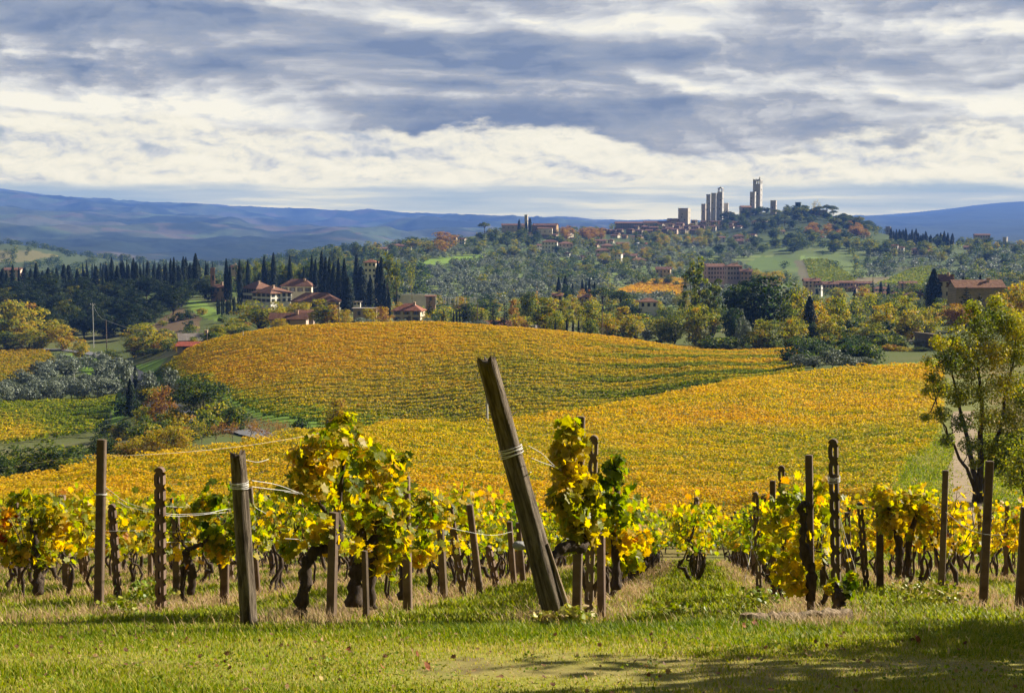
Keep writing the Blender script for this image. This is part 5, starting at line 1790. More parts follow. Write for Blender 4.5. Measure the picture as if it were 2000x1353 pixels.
def sill_mesh(w):
    k = ('sill', round(w, 1))
    if k not in MESHCACHE:
        MESHCACHE[k] = MB().box(-w / 2 - .12, w / 2 + .12, -.16, .05, -.12, 0).mesh('sill', M_TRIM)
    return MESHCACHE[k]


def shutter_mesh(h):
    k = ('shutter', round(h, 1))
    if k not in MESHCACHE:
        MESHCACHE[k] = MB().box(-.25, .25, -.05, .03, -h / 2, h / 2).mesh('shutter', M_POLEWOOD)
    return MESHCACHE[k]


def roof_mb(W, D, H, rise, kind, over=.55, th=.22):
    mb = MB()
    x, y = W / 2 + over, D / 2 + over
    drop = rise * over / (D / 2 + .001)
    z0 = H - min(drop, .5)
    if kind == 'shed':
        V = [(-x, -y, H - .15), (x, -y, H - .15), (x, y, H + rise), (-x, y, H + rise)]
        Fs = [(0, 1, 2, 3)]
    elif kind == 'flat':
        V = [(-x, -y, H + .02), (x, -y, H + .02), (x, y, H + .02), (-x, y, H + .02)]; Fs = [(0, 1, 2, 3)]
    else:
        rx = x if kind == 'gable' else max(.05, x - y)
        V = [(-x, -y, z0), (x, -y, z0), (x, y, z0), (-x, y, z0), (-rx, 0, H + rise), (rx, 0, H + rise)]
        Fs = [(0, 1, 5, 4), (2, 3, 4, 5)] + ([(1, 2, 5), (3, 0, 4)] if kind != 'gable' else [])
    n = len(V)
    V2 = V + [(a, b, c + th) for a, b, c in V]
    F2 = [tuple(reversed(f)) for f in Fs] + [tuple(i + n for i in f) for f in Fs]
    ring = [0, 1, 2, 3] if kind != 'gable' else [0, 1, 5, 2, 3, 4]
    for i in range(len(ring)):
        a, b = ring[i], ring[(i + 1) % len(ring)]
        F2.append((a, b, b + n, a + n))
    return mb.add(V2, F2)


def house(label, px0, px1, eave, base, d, kind='gable', rise=None, col='cream', floors=2, nwin=3, rot=0.0, q=.75, wall=None, group=None, side_win=1, chimney=False, name='house', cat='house', roofcol=(1, 1, 1), roofmat=None, win=(1.0, 1.4), sills=False, door=False, balcony=False, stone=False):
    if d > 600:
        d = find_depth((px0 + px1) / 2, base, .72 * d, 1.1 * d) or d
    cosr, sinr = abs(math.cos(R(rot))), abs(math.sin(R(rot)))
    full = (px1 - px0) * d / F
    W = full / (cosr + q * sinr); D = q * W
    c = P((px0 + px1) / 2, base, d)
    H = P(px0, eave, d)[2] - c[2]
    yc = d + D / 2
    g = min(gz(c[0], yc), gz(c[0] - W / 2, d), gz(c[0] + W / 2, d), c[2])
    low = g - 1.2 - c[2]
    if rise is None:
        rise = .17 * min(W, D) + .3
    e = empty(name, (c[0], yc, c[2]), R(rot))
    mb = MB()
    if kind == 'gable':
        V = [(-W / 2, -D / 2, low), (W / 2, -D / 2, low), (W / 2, D / 2, low), (-W / 2, D / 2, low), (-W / 2, -D / 2, H), (W / 2, -D / 2, H), (W / 2, D / 2, H), (-W / 2, D / 2, H), (-W / 2, 0, H + rise - .03), (W / 2, 0, H + rise - .03)]
        mb.add(V, [(0, 1, 5, 4), (2, 3, 7, 6), (1, 2, 6, 9, 5), (3, 0, 4, 8, 7)])
    else:
        mb.add([(-W / 2, -D / 2, low), (W / 2, -D / 2, low), (W / 2, D / 2, low), (-W / 2, D / 2, low), (-W / 2, -D / 2, H), (W / 2, -D / 2, H), (W / 2, D / 2, H), (-W / 2, D / 2, H)],
               [(0, 1, 5, 4), (1, 2, 6, 5), (2, 3, 7, 6), (3, 0, 4, 7)] + ([(4, 5, 6, 7)] if kind in ('flat',) else []))
    w_ = mb.build('wall', M_STONEW if stone else M_PLASTER, e)
    cc = WALLCOL[col]; v = .92 + .16 * gb.random()
    w_.color = (cc[0] * v, cc[1] * v, cc[2] * v, 1)
    if kind != 'none':
        r_ = roof_mb(W, D, H, rise, kind).build('roof', roofmat or M_TILE, e)
        v = .85 + .3 * gb.random()
        r_.color = (roofcol[0] * v, roofcol[1] * v, roofcol[2] * v, 1)
        if chimney or (d < 1000 and kind in ('gable', 'hip') and gb.random() < .6):
            ch = MB()
            zx = H + rise * .55
            ch.box(-.4, .4, -.35, .35, -.6, 1.5).box(-.52, .52, -.47, .47, 1.5, 1.68)
            ch.build('chimney', M_PLASTER, r_, (W * .22, -D * .12, zx)).color = (.8, .6, .5, 1)
    ww, wh = win
    fh = H / floors
    for f in range(floors):
        for i in range(nwin):
            x = (i + .5) / nwin * W - W / 2
            o = obj('window', win_mesh(min(ww, W / nwin * .6), min(wh, fh * .62)), e, (x, -D / 2 - .04, (f + .55) * fh))
            if sills:
                sw_, sh_ = min(ww, W / nwin * .6), min(wh, fh * .62)
                for s_ in (-1, 1):
                    obj('shutter', shutter_mesh(sh_), o, (s_ * (sw_ / 2 + .27), -.01, 0))
                obj('sill', sill_mesh(min(ww, W / nwin * .6)), o, (0, -.02, -min(wh, fh * .62) / 2))
        for i in range(side_win):
            y = (i + .5) / side_win * D - D / 2
            for s in ((1,) if rot < 0 else (-1,)):
                o = obj('window', win_mesh(min(ww, D / side_win * .6), min(wh, fh * .62)), e, (s * (W / 2 + .04), y, (f + .55) * fh))
                o.rotation_euler = (0, 0, math.pi / 2 * s)
    if door:
        MB().box(-.55, .55, -.05, .12, -1.1, 1.1).build('door', M_POLEWOOD, e, (W * .1, -D / 2 - .05, 1.1))
    if balcony:
        bb = MB(); bb.box(-W * .46, W * .46, -1.3, -.02, -.15, 0)
        k = bb.build('balcony', M_TRIM, e, (0, -D / 2, fh * 1.02))
        rl = MB(); rl.box(-W * .46, W * .46, -1.3, -1.24, .0, .95)
        rl.build('railing', M_TRIM, k)
    tag(e, label, cat, group)
    return e, W, D, H


def tower(label, px0, px1, top, base, d, rot=-20, q=.9, cap=None, col=(1, 1, 1), slits=2, mat=None):
    cosr, sinr = abs(math.cos(R(rot))), abs(math.sin(R(rot)))
    W = (px1 - px0) * d / F / (cosr + q * sinr) * 1.04; D = q * W
    c = P((px0 + px1) / 2, base, d)
    H = P(px0, top, d)[2] - c[2]
    low = min(gz(c[0], d), c[2]) - 3 - c[2]
    e = empty('tower', (c[0], d + D / 2, c[2]), R(rot))
    tp = .985
    mb = MB()
    V = [(sx * W / 2 * s, sy * D / 2 * s, z) for z, s in ((low, 1), (H, tp)) for sx, sy in ((-1, -1), (1, -1), (1, 1), (-1, 1))]
    mb.add(V, [(0, 1, 5, 4), (1, 2, 6, 5), (2, 3, 7, 6), (3, 0, 4, 7), (4, 5, 6, 7)])
    mb.build('shaft', mat or M_TOWER, e).color = (*col, 1)
    ww, wd = W / 2 * tp, D / 2 * tp
    if cap in (None, 'parapet', 'merlons'):
        pm = MB()
        pm.box(-ww - .12, ww + .12, -wd - .12, -wd + .4, H + .003, H + .9).box(-ww - .12, ww + .12, wd - .4, wd + .12, H + .003, H + .9)
        pm.box(-ww - .12, -ww + .4, -wd + .402, wd - .402, H + .003, H + .9).box(ww - .4, ww + .12, -wd + .402, wd - .402, H + .003, H + .9)
        pm.build('parapet', mat or M_TOWER, e).color = (*col, 1)
    sl = 0
    for i in range(slits):
        z = H * (.3 + .5 * (i + .3) / slits)
        obj('window', win_mesh(.9, 2.0), e, ((gb.random() - .5) * W * .5, -D / 2 - .03, z))
        if i % 2 == 0:
            o = obj('window', win_mesh(.9, 2.0), e, (W / 2 + .03, (gb.random() - .5) * D * .4, z + 2)); o.rotation_euler = (0, 0, math.pi / 2)
    tag(e, label, 'tower')
    return e, W, D, H


# --- the towers on the hill
tower('low broad stone tower standing apart, left of the tower cluster', 1325.3, 1349.5, 408, 441, 1800, rot=-24, q=.85, slits=3, col=(1.0, .92, .78))
tower('short stone tower at the left end of the tower cluster', 1370, 1380, 399.5, 424, 1850, slits=1, col=(1.0, .9, .78))
tower('left one of the two tall flat-topped twin towers', 1379.5, 1389.5, 381, 426, 1840, slits=2)
tower('right one of the two tall flat-topped twin towers', 1389, 1402, 378.3, 426, 1830, slits=2, rot=-30)
e, W, D, H = tower('tower with a small lantern on its top, right in the tower cluster', 1401.3, 1414, 374.8, 426, 1835, cap='none', slits=3, rot=-28)
mb = MB()
s = W * .36
for sx, sy in ((-1, -1), (1, -1), (1, 1), (-1, 1)):
    mb.box(sx * s - .5, sx * s + .5, sy * s - .5, sy * s + .5, H + .003, H + 4.0)
mb.box(-s - .7, s + .7, -s - .7, s + .7, H + 4.003, H + 5.0)
mb.add([(-s, -s, H + 5.0), (s, -s, H + 5.0), (s, s, H + 5.0), (-s, s, H + 5.0), (0, 0, H + 6.6)], [(0, 1, 4), (1, 2, 4), (2, 3, 4), (3, 0, 4)])
mb.build('lantern', M_TOWER, e)
tower('low square tower at the right end of the tower cluster', 1414, 1424, 398, 426, 1845, slits=1, col=(.95, .92, .88))
e, W, D, H = tower('tallest tower, with an open belfry and a mast', 1471, 1490, 359.5, 412, 1830, cap='none', slits=5, rot=-28)
mb = MB()
s = W * .43
for x in (-s, -s * .33, s * .33, s):
    for y in (-s * .9, s * .9):
        mb.box(x - .62, x + .62, y - .6, y + .6, H + .003, H + 4.0)
for y in (-s * .3, s * .3):
    for x in (-s, s):
        mb.box(x - .6, x + .6, y - .6, y + .6, H + .003, H + 4.0)
mb.box(-s - .7, s + .7, -s * .9 - .7, s * .9 + .7, H + 4.003, H + 5.6)
for i in range(5):
    x = -s + i * s / 2
    mb.box(x - .5, x + .5, -s * .9 - .7, -s * .9 - .1, H + 5.603, H + 6.5)
mb.build('belfry', M_TOWER, e)
mb = MB(); mb.tube([(s * .6, 0, H + 5.6), (s * .6, 0, H + 8.2), (s * .6, 0, H + 9.4)], [.9, .7, .15], 6); mb.build('mast', M_GREYROOF, e)
tower('lower tower built against the left side of the tallest tower', 1465, 1477.5, 376, 412, 1822, slits=3, rot=-28, col=(.98, .97, .95))
tower('small square tower above the trees right of the tallest tower', 1505, 1518, 392.8, 416, 1790, slits=1, col=(1, .9, .8))
M_IVY = solid_mat('ivy', (.02, .04, .014), (.06, .085, .03), .8, .9, .8)
tower('tower overgrown with dark ivy on the wooded hilltop', 1553.5, 1566, 396.5, 418, 1780, mat=M_IVY, slits=0)
tower('small dark tower beyond the rust coloured trees at the right', 1730, 1741, 444, 458, 1640, slits=1, col=(.6, .55, .5))
tower('tower house with one pale sunlit corner at the end of the far right ridge', 1959, 1969, 464.5, 489, 1560, slits=1, rot=-40, col=(.9, .86, .8))

# --- churches, town houses
def town(labels):
    for row in labels:
        lab, a, b_, ev, bs, d, kd, col, fl, nw = row[:10]
        kw = row[10] if len(row) > 10 else {}
        house(lab, a, b_, ev, bs, d, kd, None, col, fl, nw, **kw)


town([
    ('long convent church with a tiled roof and rust coloured gable end', 1040, 1091, 440.5, 459, 1545, 'gable', 'ochre', 1, 4, dict(rot=-14, q=.38, stone=True)),
    ('low sunlit cream wing in front of the long convent church', 1050, 1080, 446, 460, 1530, 'shed', 'cream', 1, 3, dict(rot=-8, q=.35)),
    ('low convent buildings behind the pines, left of the church', 980, 1024, 440, 450, 1560, 'gable', 'tan', 1, 5, dict(q=.3)),
    ('grey convent roof between the cypresses', 1012, 1042, 443, 452, 1535, 'gable', 'grey', 1, 3, dict(q=.4)),
    ('cream apartment house with three rows of windows below the convent', 1058, 1090, 472.5, 494, 1330, 'hip', 'white', 3, 5, dict(rot=-6, q=.6)),
    ('white narrow house joined to the left of the cream apartment house', 1049, 1059, 479, 491, 1335, 'gable', 'white', 2, 2, {}),
    ('rose house right of the cream apartment house', 1091, 1119, 476, 490, 1345, 'hip', 'pink', 2, 4, {}),
    ('long town building with a row of small windows facing the valley', 1201, 1257, 436, 447, 1870, 'gable', 'tan', 2, 12, dict(rot=5, q=.25, stone=True)),
    ('long low town roof left of the broad tower', 1258, 1310, 435, 446, 1860, 'gable', 'tan', 1, 6, dict(q=.3)),
    ('steep roofed house against the left side of the broad tower', 1303, 1327, 430, 442, 1815, 'gable', 'tan', 1, 2, dict(rot=20)),
    ('white house with a sunlit corner below the tower cluster', 1380, 1398, 438, 446.5, 1700, 'flat', 'white', 2, 4, dict(rot=-12)),
    ('pale yellow house behind the white house below the tower cluster', 1379, 1388, 430.5, 442, 1715, 'flat', 'cream', 2, 2, {}),
    ('house with two stacked roofs among the trees right of the town', 1433, 1454, 461, 469, 1500, 'hip', 'pink', 1, 3, {}),
    ('lower half of the stacked roof houses right of the town', 1434, 1453, 470.5, 478, 1480, 'hip', 'brick', 1, 3, {}),
    ('pale house behind trees left of the stacked roofs', 1403, 1416, 464, 474, 1500, 'gable', 'grey', 2, 2, {}),
    ('grey house at the foot of the tallest tower, left side', 1446, 1468, 405, 413, 1800, 'gable', 'grey', 1, 3, dict(rot=10)),
    ('stone house with its left roof end sunlit at the foot of the town wall', 1232, 1239, 462, 475, 1500, 'gable', 'cream', 1, 1, {}),
    ('cream house with a long roof above the olive slope', 1153, 1184, 470, 477, 1420, 'gable', 'ochre', 1, 5, dict(q=.4)),
    ('terracotta roofed house, upper one of the terraced cluster', 1174, 1199, 480, 490, 1370, 'hip', 'pink', 1, 3, {}),
    ('terracotta roofed house, middle one of the terraced cluster', 1164, 1192, 489, 500, 1330, 'hip', 'pink', 2, 3, {}),
    ('tan house with a sunlit right wall, lowest of the terraced cluster', 1166, 1184, 499, 511, 1270, 'gable', 'tan', 2, 3, dict(rot=-20)),
    ('white apartment block with dark balconies in the terraced cluster', 1199, 1217, 496, 519, 1245, 'flat', 'white', 3, 2, dict(rot=-22, balcony=True)),
    ('small white house left of the terraced cluster', 1145, 1153, 494, 506, 1300, 'flat', 'white', 2, 1, {}),
    ('ochre house right of the white apartment block', 1216, 1246, 500, 512, 1270, 'gable', 'ochre', 2, 4, dict(rot=-10)),
    ('brown house above the ochre house on the terraced slope', 1205, 1228, 477, 487, 1400, 'gable', 'tan', 1, 3, {}),
    ('low ochre house at the right end of the terraced slope', 1232, 1262, 508, 517, 1230, 'hip', 'pink', 1, 4, {}),
    ('rose house with an orange lit corner above the golden plot', 1281, 1313, 526, 545, 955, 'gable', 'tan', 2, 4, dict(rot=-12)),
    ('long rose apartment house left of the plum one, above the dark oak', 1376, 1417, 521, 546, 905, 'gable', 'plum', 3, 6, dict(rot=12)),
    ('plum apartment house with a wide roof above the dark oak', 1417, 1450, 520, 548, 890, 'hip', 'plum', 3, 5, dict(rot=8)),
    ('red roofed wing at the right of the plum apartment house', 1446, 1471, 530, 548, 885, 'gable', 'brick', 2, 3, dict(rot=-10)),
    ('cream strip house above the rust trees by the car park', 1519, 1533, 452, 458, 1560, 'gable', 'white', 1, 3, {}),
    ('low pale building at the right end of the car park', 1676, 1692, 459, 467, 1470, 'flat', 'cream', 1, 3, dict(rot=-15)),
    ('white farmhouse on the shaded slope, its right wall sunlit', 1742, 1756, 480, 498, 1330, 'gable', 'white', 2, 3, dict(rot=-25)),
    ('white lower wing right of the white farmhouse', 1754, 1768, 484, 498, 1335, 'gable', 'white', 2, 2, dict(rot=-25)),
    ('tile roofed country house above the long white wall', 1782, 1797, 487, 497, 1320, 'hip', 'pink', 1, 3, {}),
    ('second tile roofed country house above the long white wall', 1795, 1825, 491, 500, 1300, 'hip', 'tan', 1, 5, dict(q=.5)),
    ('pink row house nearest the dark oak, in the village below the fields', 1572, 1602, 549, 562, 830, 'gable', 'pink', 2, 4, {}),
    ('white gabled house in the village row', 1592, 1608, 556, 570, 800, 'gable', 'white', 2, 2, dict(rot=-30)),
    ('rose house in the village row with lit window bays', 1607, 1637, 555, 573, 800, 'gable', 'plum', 2, 5, {}),
    ('long plum terrace in the village row', 1637, 1672, 552, 570, 810, 'gable', 'plum', 2, 6, dict(q=.4)),
    ('right end of the plum terrace in the village row', 1671, 1704, 553, 569, 815, 'gable', 'plum', 2, 6, dict(q=.4)),
    ('cream villa with a flat tiled roof right of the plum terrace', 1708, 1736, 564, 572, 760, 'hip', 'cream', 1, 4, dict(q=.5)),
    ('small white house with a red roof below the plum terrace', 1710, 1730, 573, 582, 720, 'gable', 'white', 1, 3, {}),
    ('white house with a tan roof right of the small red roofed one', 1730, 1754, 574, 584, 715, 'gable', 'white', 1, 4, dict(rot=-10)),
    ('tan roofed house left of the big cypress', 1758, 1790, 553, 567, 790, 'gable', 'pink', 2, 4, dict(q=.4)),
    ('white house with a broad red roof left of the big cypress', 1772, 1810, 576, 598, 640, 'hip', 'white', 2, 4, dict(q=.6)),
    ('red roofed house half hidden in the trees below the village row', 1652, 1690, 601, 620, 560, 'hip', 'pink', 1, 3, {}),
    ('far ridge building behind trees at the right', 1904, 1934, 459, 466, 1640, 'gable', 'plum', 1, 6, dict(q=.3)),
    ('white low building beside the right edge of the ridge', 1972, 2004, 478, 487, 1500, 'flat', 'white', 1, 5, dict(q=.4)),
    ('red roofed house behind trees at the left end of the cypress ridge', 8, 40, 527, 541, 900, 'gable', 'pink', 2, 4, dict(q=.5)),
    ('roof glimpsed behind the cypresses left of the hotel', 447, 464, 521, 529, 900, 'hip', 'ochre', 1, 3, {}),
    ('brown house with a tiled roof left of the hotel', 412, 440, 561, 573, 600, 'hip', 'brick', 1, 3, {}),
    ('villa with an orange hipped roof rising above the cypresses', 711, 737, 512, 545, 760, 'hip', 'cream', 3, 3, dict(rot=-8, q=.8, roofcol=(1.5, 1.2, 1.05))),
    ('low house with a long red roof on the ridge left of the rust tree', 757, 792, 480, 490, 1330, 'hip', 'pink', 1, 5, dict(q=.5)),
    ('grey roofed house on the ridge left of the long red roof', 733, 757, 486, 495, 1310, 'shed', 'grey', 1, 4, dict(q=.5)),
    ('pale house right of the long red roof on the ridge', 793, 804, 482, 490, 1325, 'gable', 'cream', 1, 2, dict(rot=-25)),
    ('sunlit cream house right of the rust tree on the ridge', 897, 911, 467, 477, 1440, 'gable', 'cream', 2, 2, dict(rot=-25)),
    ('cream house glimpsed left of the sunlit house on the ridge', 884, 893, 464, 476, 1450, 'gable', 'ochre', 2, 1, dict(rot=-20)),
    ('small tiled roof below the dark oaks in the middle distance', 1080, 1098, 577, 588, 620, 'gable', 'tan', 1, 2, {}),
    ('little white house with a red roof behind the yellow trees', 1250, 1284, 589, 603, 560, 'hip', 'white', 1, 3, {}),
    ('pale stone barn roof in trees below the village', 1130, 1150, 580, 588, 640, 'gable', 'tan', 1, 2, {}),
])
# close-packed roofs of the town under the towers
for (x0, x1, r0, r1, n_, where) in ((1098, 1262, 462, 512, 20, 'on the terraced slope below the town'), (1000, 1215, 446, 466, 9, 'on the ridge between the convent and the town'), (1410, 1500, 432, 480, 8, 'on the slope right of the tower cluster'), (1560, 1830, 566, 590, 9, 'in the village below the green fields'), (1680, 1990, 462, 505, 8, 'on the right ridge')):
    for i in range(n_):
        px = x0 + (i + .5) * (x1 - x0) / n_ + 3 * gb.normal(); row_ = r0 + (r1 - r0) * gb.random()
        w = 12 + 8 * gb.random()
        d_ = find_depth(px, row_, 620, 1900)
        if d_ is None: continue
        house('pale tile roofed house ' + where, px - w / 2, px + w / 2, row_ - (5.5 + 2.5 * gb.random()) * 1500 / (d_ + 400), row_, d_, 'gable' if gb.random() < .5 else 'hip', None, ['cream', 'white', 'ochre', 'cream', 'pink'][int(gb.integers(5))], 2, 3, rot=float(-30 + 14 * gb.normal()), group='pale houses ' + where)
k = 0
TOWN_SPOTS = []
for row_, n_, x0, x1, d0 in ((433, 6, 1352, 1452, 1880), (438, 9, 1262, 1440, 1850), (443, 10, 1235, 1400, 1815), (449, 9, 1225, 1378, 1780), (449, 4, 1170, 1215, 1840)):
    for i in range(n_):
        px = x0 + (i + .5) * (x1 - x0) / n_ + gb.normal() * 2
        w = 9 + 9 * gb.random()
        col = ['tan', 'ochre', 'pink', 'tan', 'cream', 'grey'][int(gb.integers(6))]
        house('tile roofed old house packed among the roofs at the foot of the towers', px - w / 2, px + w / 2, row_ + gb.normal() * 1.2, row_ + 8.5, d0 + 20 * gb.normal(), 'gable' if gb.random() < .7 else 'hip', None, col, 2, 2 + int(w > 13),
              rot=float(-28 + gb.normal() * 16), stone=gb.random() < .6, group='old houses packed under the towers', roofcol=(.95, .95, .95))
        k += 1
e, W, D, H = tower('stone bell tower of the convent between cypresses', 1024.5, 1031.5, 421, 447, 1550, slits=1, col=(.9, .85, .75))
tower('brown brick turret behind cypresses left of the hotel', 410, 419.5, 527, 556, 610, slits=1, col=(.62, .42, .32), rot=10)


def slab_wall(label, px0, px1, top, base, d, thick=1.2, mat=None, col=(1, 1, 1), d1=None, name='wall_run'):
    a, b_ = P(px0, base, d), P(px1, base, d1 or d)
    H = P(px0, top, d)[2] - a[2]
    v = b_ - a; L = float(np.hypot(v[0], v[1]))
    low = min(gz(a[0], a[1]), gz(b_[0], b_[1]), a[2], b_[2]) - 1 - a[2]
    mb = MB(); mb.box(0, L, 0, thick, low, H)
    mb.box(-.1, L + .1, -.12, thick + .12, H + .003, H + .22)
    o = mb.build(name, mat or M_STONEW)
    o.location = a; o.rotation_euler = (0, 0, math.atan2(v[1], v[0])); o.color = (*col, 1)
    tag(o, label, 'wall')
    return o


slab_wall('long grey retaining wall under the convent pines', 951, 1046, 457, 468, 1500, col=(.62, .60, .55), name='retaining_wall')
slab_wall('tall brown bastion wall right below the convent church', 1048, 1086, 459, 482, 1470, col=(.55, .48, .42), name='bastion_wall')
slab_wall('crumbling fortress wall on the wooded hilltop under the pale tree', 1567, 1616, 410, 421, 1770, col=(.8, .76, .7), name='fortress_wall')
slab_wall('town wall half hidden by trees on the slope below the towers', 1484, 1522, 438, 448, 1650, col=(.5, .45, .42), name='town_wall')
slab_wall('long white wall below the two country houses', 1786, 1822, 499, 511, 1280, mat=M_PLASTER, col=WALLCOL['white'], name='white_wall')
slab_wall('white terrace wall behind the red roofed house', 776, 848, 576, 586, 590, mat=M_PLASTER, col=WALLCOL['white'], name='white_wall', thick=.6)
slab_wall('ruined stone wall with a tiled top right of the dark ivy trees', 1786, 1828, 650, 668, 330, col=(.5, .45, .42), name='stone_wall', thick=.8, d1=322)
slab_wall('low pale wall strip beside the lane under the right trees', 1570, 1700, 690, 696, 338, col=(.62, .55, .5), name='stone_wall', thick=.4)

# --- the hotel below the cypress wood
HB = dict(sills=True, win=(1.5, 1.7))
house('white hotel wing with a long shaded facade, left of the group', 467, 534, 563, 588, 590, 'hip', rise=2.4, col='white', floors=2, nwin=6, rot=-48, q=.75, side_win=3, chimney=True, name='hotel_wing', cat='hotel wing', **HB)
house('white hotel wing with a balcony, in front of the left wing', 488, 566, 572, 592, 565, 'hip', rise=2.4, col='white', floors=2, nwin=4, rot=-42, q=.9, side_win=4, balcony=False, name='hotel_wing', cat='hotel wing', roofcol=(.95, .95, .95), **HB)
house('hotel wing at the back with three dark windows under a wide roof', 548, 614, 558, 575, 615, 'hip', rise=2.6, col='cream', floors=1, nwin=4, rot=-8, q=.55, side_win=1, name='hotel_wing', cat='hotel wing', **HB)
house('long low hotel wing at the right end of the group', 567, 664, 588, 607, 545, 'hip', rise=2.9, col='cream', floors=1, nwin=5, rot=-10, q=.5, side_win=2, name='hotel_wing', cat='hotel wing', **HB)
house('grey roofed farm shed above the vineyard hill', 528, 598, 623, 634, 440, 'gable', rise=1.6, col='plum', floors=1, nwin=1, q=.5, name='shed', cat='shed', roofcol=(.6, .55, .52), side_win=0)
house('dark tiled shed behind the grey roofed farm shed', 582, 612, 613, 624, 455, 'shed', rise=.9, col='plum', floors=1, nwin=2, q=.6, name='shed', cat='shed', roofcol=(.7, .6, .55), side_win=0)
house('beige house with a red hipped roof and a chimney behind the hill', 767, 828, 606, 629, 500, 'hip', rise=2.1, col='tan', floors=2, nwin=3, rot=-10, q=.7, chimney=True, sills=True, door=True, win=(1.2, 1.5), roofcol=(1.25, 1.0, .95))
house('plum house seen only by its red roof over the hill crest', 940, 998, 641, 655, 420, 'gable', rise=2.0, col='plum', floors=1, nwin=2, q=.7, rot=12, roofcol=(1.05, .9, .9))
house('low white shed right of the conifers behind the hill', 1015, 1056, 641, 653, 415, 'shed', rise=.5, col='white', floors=1, nwin=2, q=.4, name='shed', cat='shed', roofmat=M_GREYROOF, side_win=0)
house('grey roofed shed at the left foot of the vineyard hill', 347, 392, 663, 676, 405, 'gable', rise=1.5, col='tan', floors=1, nwin=2, q=.6, rot=14, name='shed', cat='shed', roofmat=M_GREYROOF, side_win=0)
house('second grey roofed shed right of the first at the hill foot', 386, 410, 661, 672, 412, 'gable', rise=1.3, col='tan', floors=1, nwin=1, q=.8, rot=-12, name='shed', cat='shed', roofmat=M_GREYROOF, side_win=0)
house('low shed with a bright red roof in front of the grey sheds', 346, 404, 676, 686, 385, 'shed', rise=.8, col='plum', floors=1, nwin=2, q=.35, name='shed', cat='shed', roofcol=(1.5, .75, .7), side_win=0)
house('brown brick outbuilding behind the columns above the hill', 832, 850, 579, 590, 575, 'shed', rise=.3, col='brick', floors=1, nwin=1, q=.6, name='shed', cat='shed', side_win=0)
house('dark garage with a ramp between the hotel and the beige house', 690, 735, 603, 622, 500, 'flat', col='plum', floors=1, nwin=2, q=.5, name='shed', cat='shed', roofmat=M_GREYROOF, side_win=0)
house('white garden building at the foot of the big cypresses', 690, 704, 590, 597, 545, 'flat', col='white', floors=1, nwin=2, q=.5, name='shed', cat='shed', roofmat=M_GREYROOF, side_win=0)
house('tall pale house with a red roof beside the big cypress', 1832, 1864, 547, 602, 500, 'gable', rise=1.7, col='cream', floors=3, nwin=2, rot=-24, q=.8, name='house', side_win=1)
house('long stone barn with a sunlit tiled roof at the right', 1862, 1962, 561, 612, 440, 'gable', rise=2.0, col='tan', floors=1, nwin=1, rot=4, q=.45, stone=True, name='barn', cat='barn', side_win=0, roofcol=(1.0, 1.0, .95))
house('small electric cabin by the lane under the big trees', 1310, 1318, 683, 693, 345, 'flat', col='white', floors=1, nwin=1, q=.8, name='utility_cabin', cat='cabin', side_win=0, win=(.5, .6))

# --- white garden pillars
pm = MB(); pm.box(-.2, .2, -.2, .2, -.6, 2.0).box(-.28, .28, -.28, .28, 2.003, 2.15)
pillar = pm.mesh('white_pillar', M_TRIM)
for i, px in enumerate((851, 866, 870, 876, 879, 888, 894, 908, 918, 922, 926, 929)):
    p = P(px, 592, 562)
    o = obj('white_pillar', pillar, None, (p[0], p[1], max(p[2], gz(p[0], p[1]))))
    tag(o, 'white garden pillar in the row behind the conifers on the hill crest', 'pillar', 'white garden pillars')

# --- poles
def pole(label, px, top, d, r=.11, arm=False, mat=None, base=None, name='utility_pole'):
    g = at(px, d); H = P(px, top, d)[2] - g[2]
    mb = MB(); mb.tube([(0, 0, -.5), (0, 0, H * .5), (0, 0, H)], [r * 1.25, r, r * .8], 8)
    if arm:
        mb.box(-.9, .9, -.07, .07, H - .55, H - .4); 
    o = mb.build(name, mat or M_POLE, None, g)
    if arm:
        for x in (-.75, 0, .75):
            MB().tube([(x, 0, H - .4), (x, 0, H - .1)], .07, 6).build('insulator', M_TRIM, o)
    tag(o, label, 'pole')
    return np.array([g[0], d, g[2] + H])


pole('pale pole standing in the near vineyard left of the leaning post', 951, 775, 141, .13)
PT = [pole('pale concrete power pole with a crossarm in front of the dark wood', 183, 592, 480, .12, True),
      pole('short wooden power pole right of the pale concrete one', 209, 625, 430, .13, False, M_POLEWOOD),
      pole('thin white pole among the olive trees in the left valley', 146, 728, 332, .07),
      pole('wooden pole at the foot of the vineyard hill by the red shed', 405, 640, 372, .1, False, M_POLEWOOD),
      pole('pole beside the yellow tree below the hotel', 662, 590, 360, .13, False, M_POLEWOOD),
      pole('pole standing between conifers behind the hill crest', 933, 590, 430, .12, False, M_POLEWOOD),
      pole('tall pole in front of the yellow trees right of the hill', 1176, 607, 356, .14, False, M_POLEWOOD),
      pole('thin pole on the left side of the vineyard hill', 475, 645, 331, .08),
      pole('thin pole at the right end of the vineyard hill', 1495, 712, 275, .07, False, M_POLEWOOD),
      pole('thin pole in the right meadow near the olive bushes', 1789, 706, 262, .07, False, M_POLEWOOD)]
wire('power line from the short wooden pole to the hill foot', [PT[1], PT[3]], .035, 2.5, 'power lines')
wire('power line from the concrete pole to the short wooden pole', [PT[0], PT[1]], .035, 1.5, 'power lines')

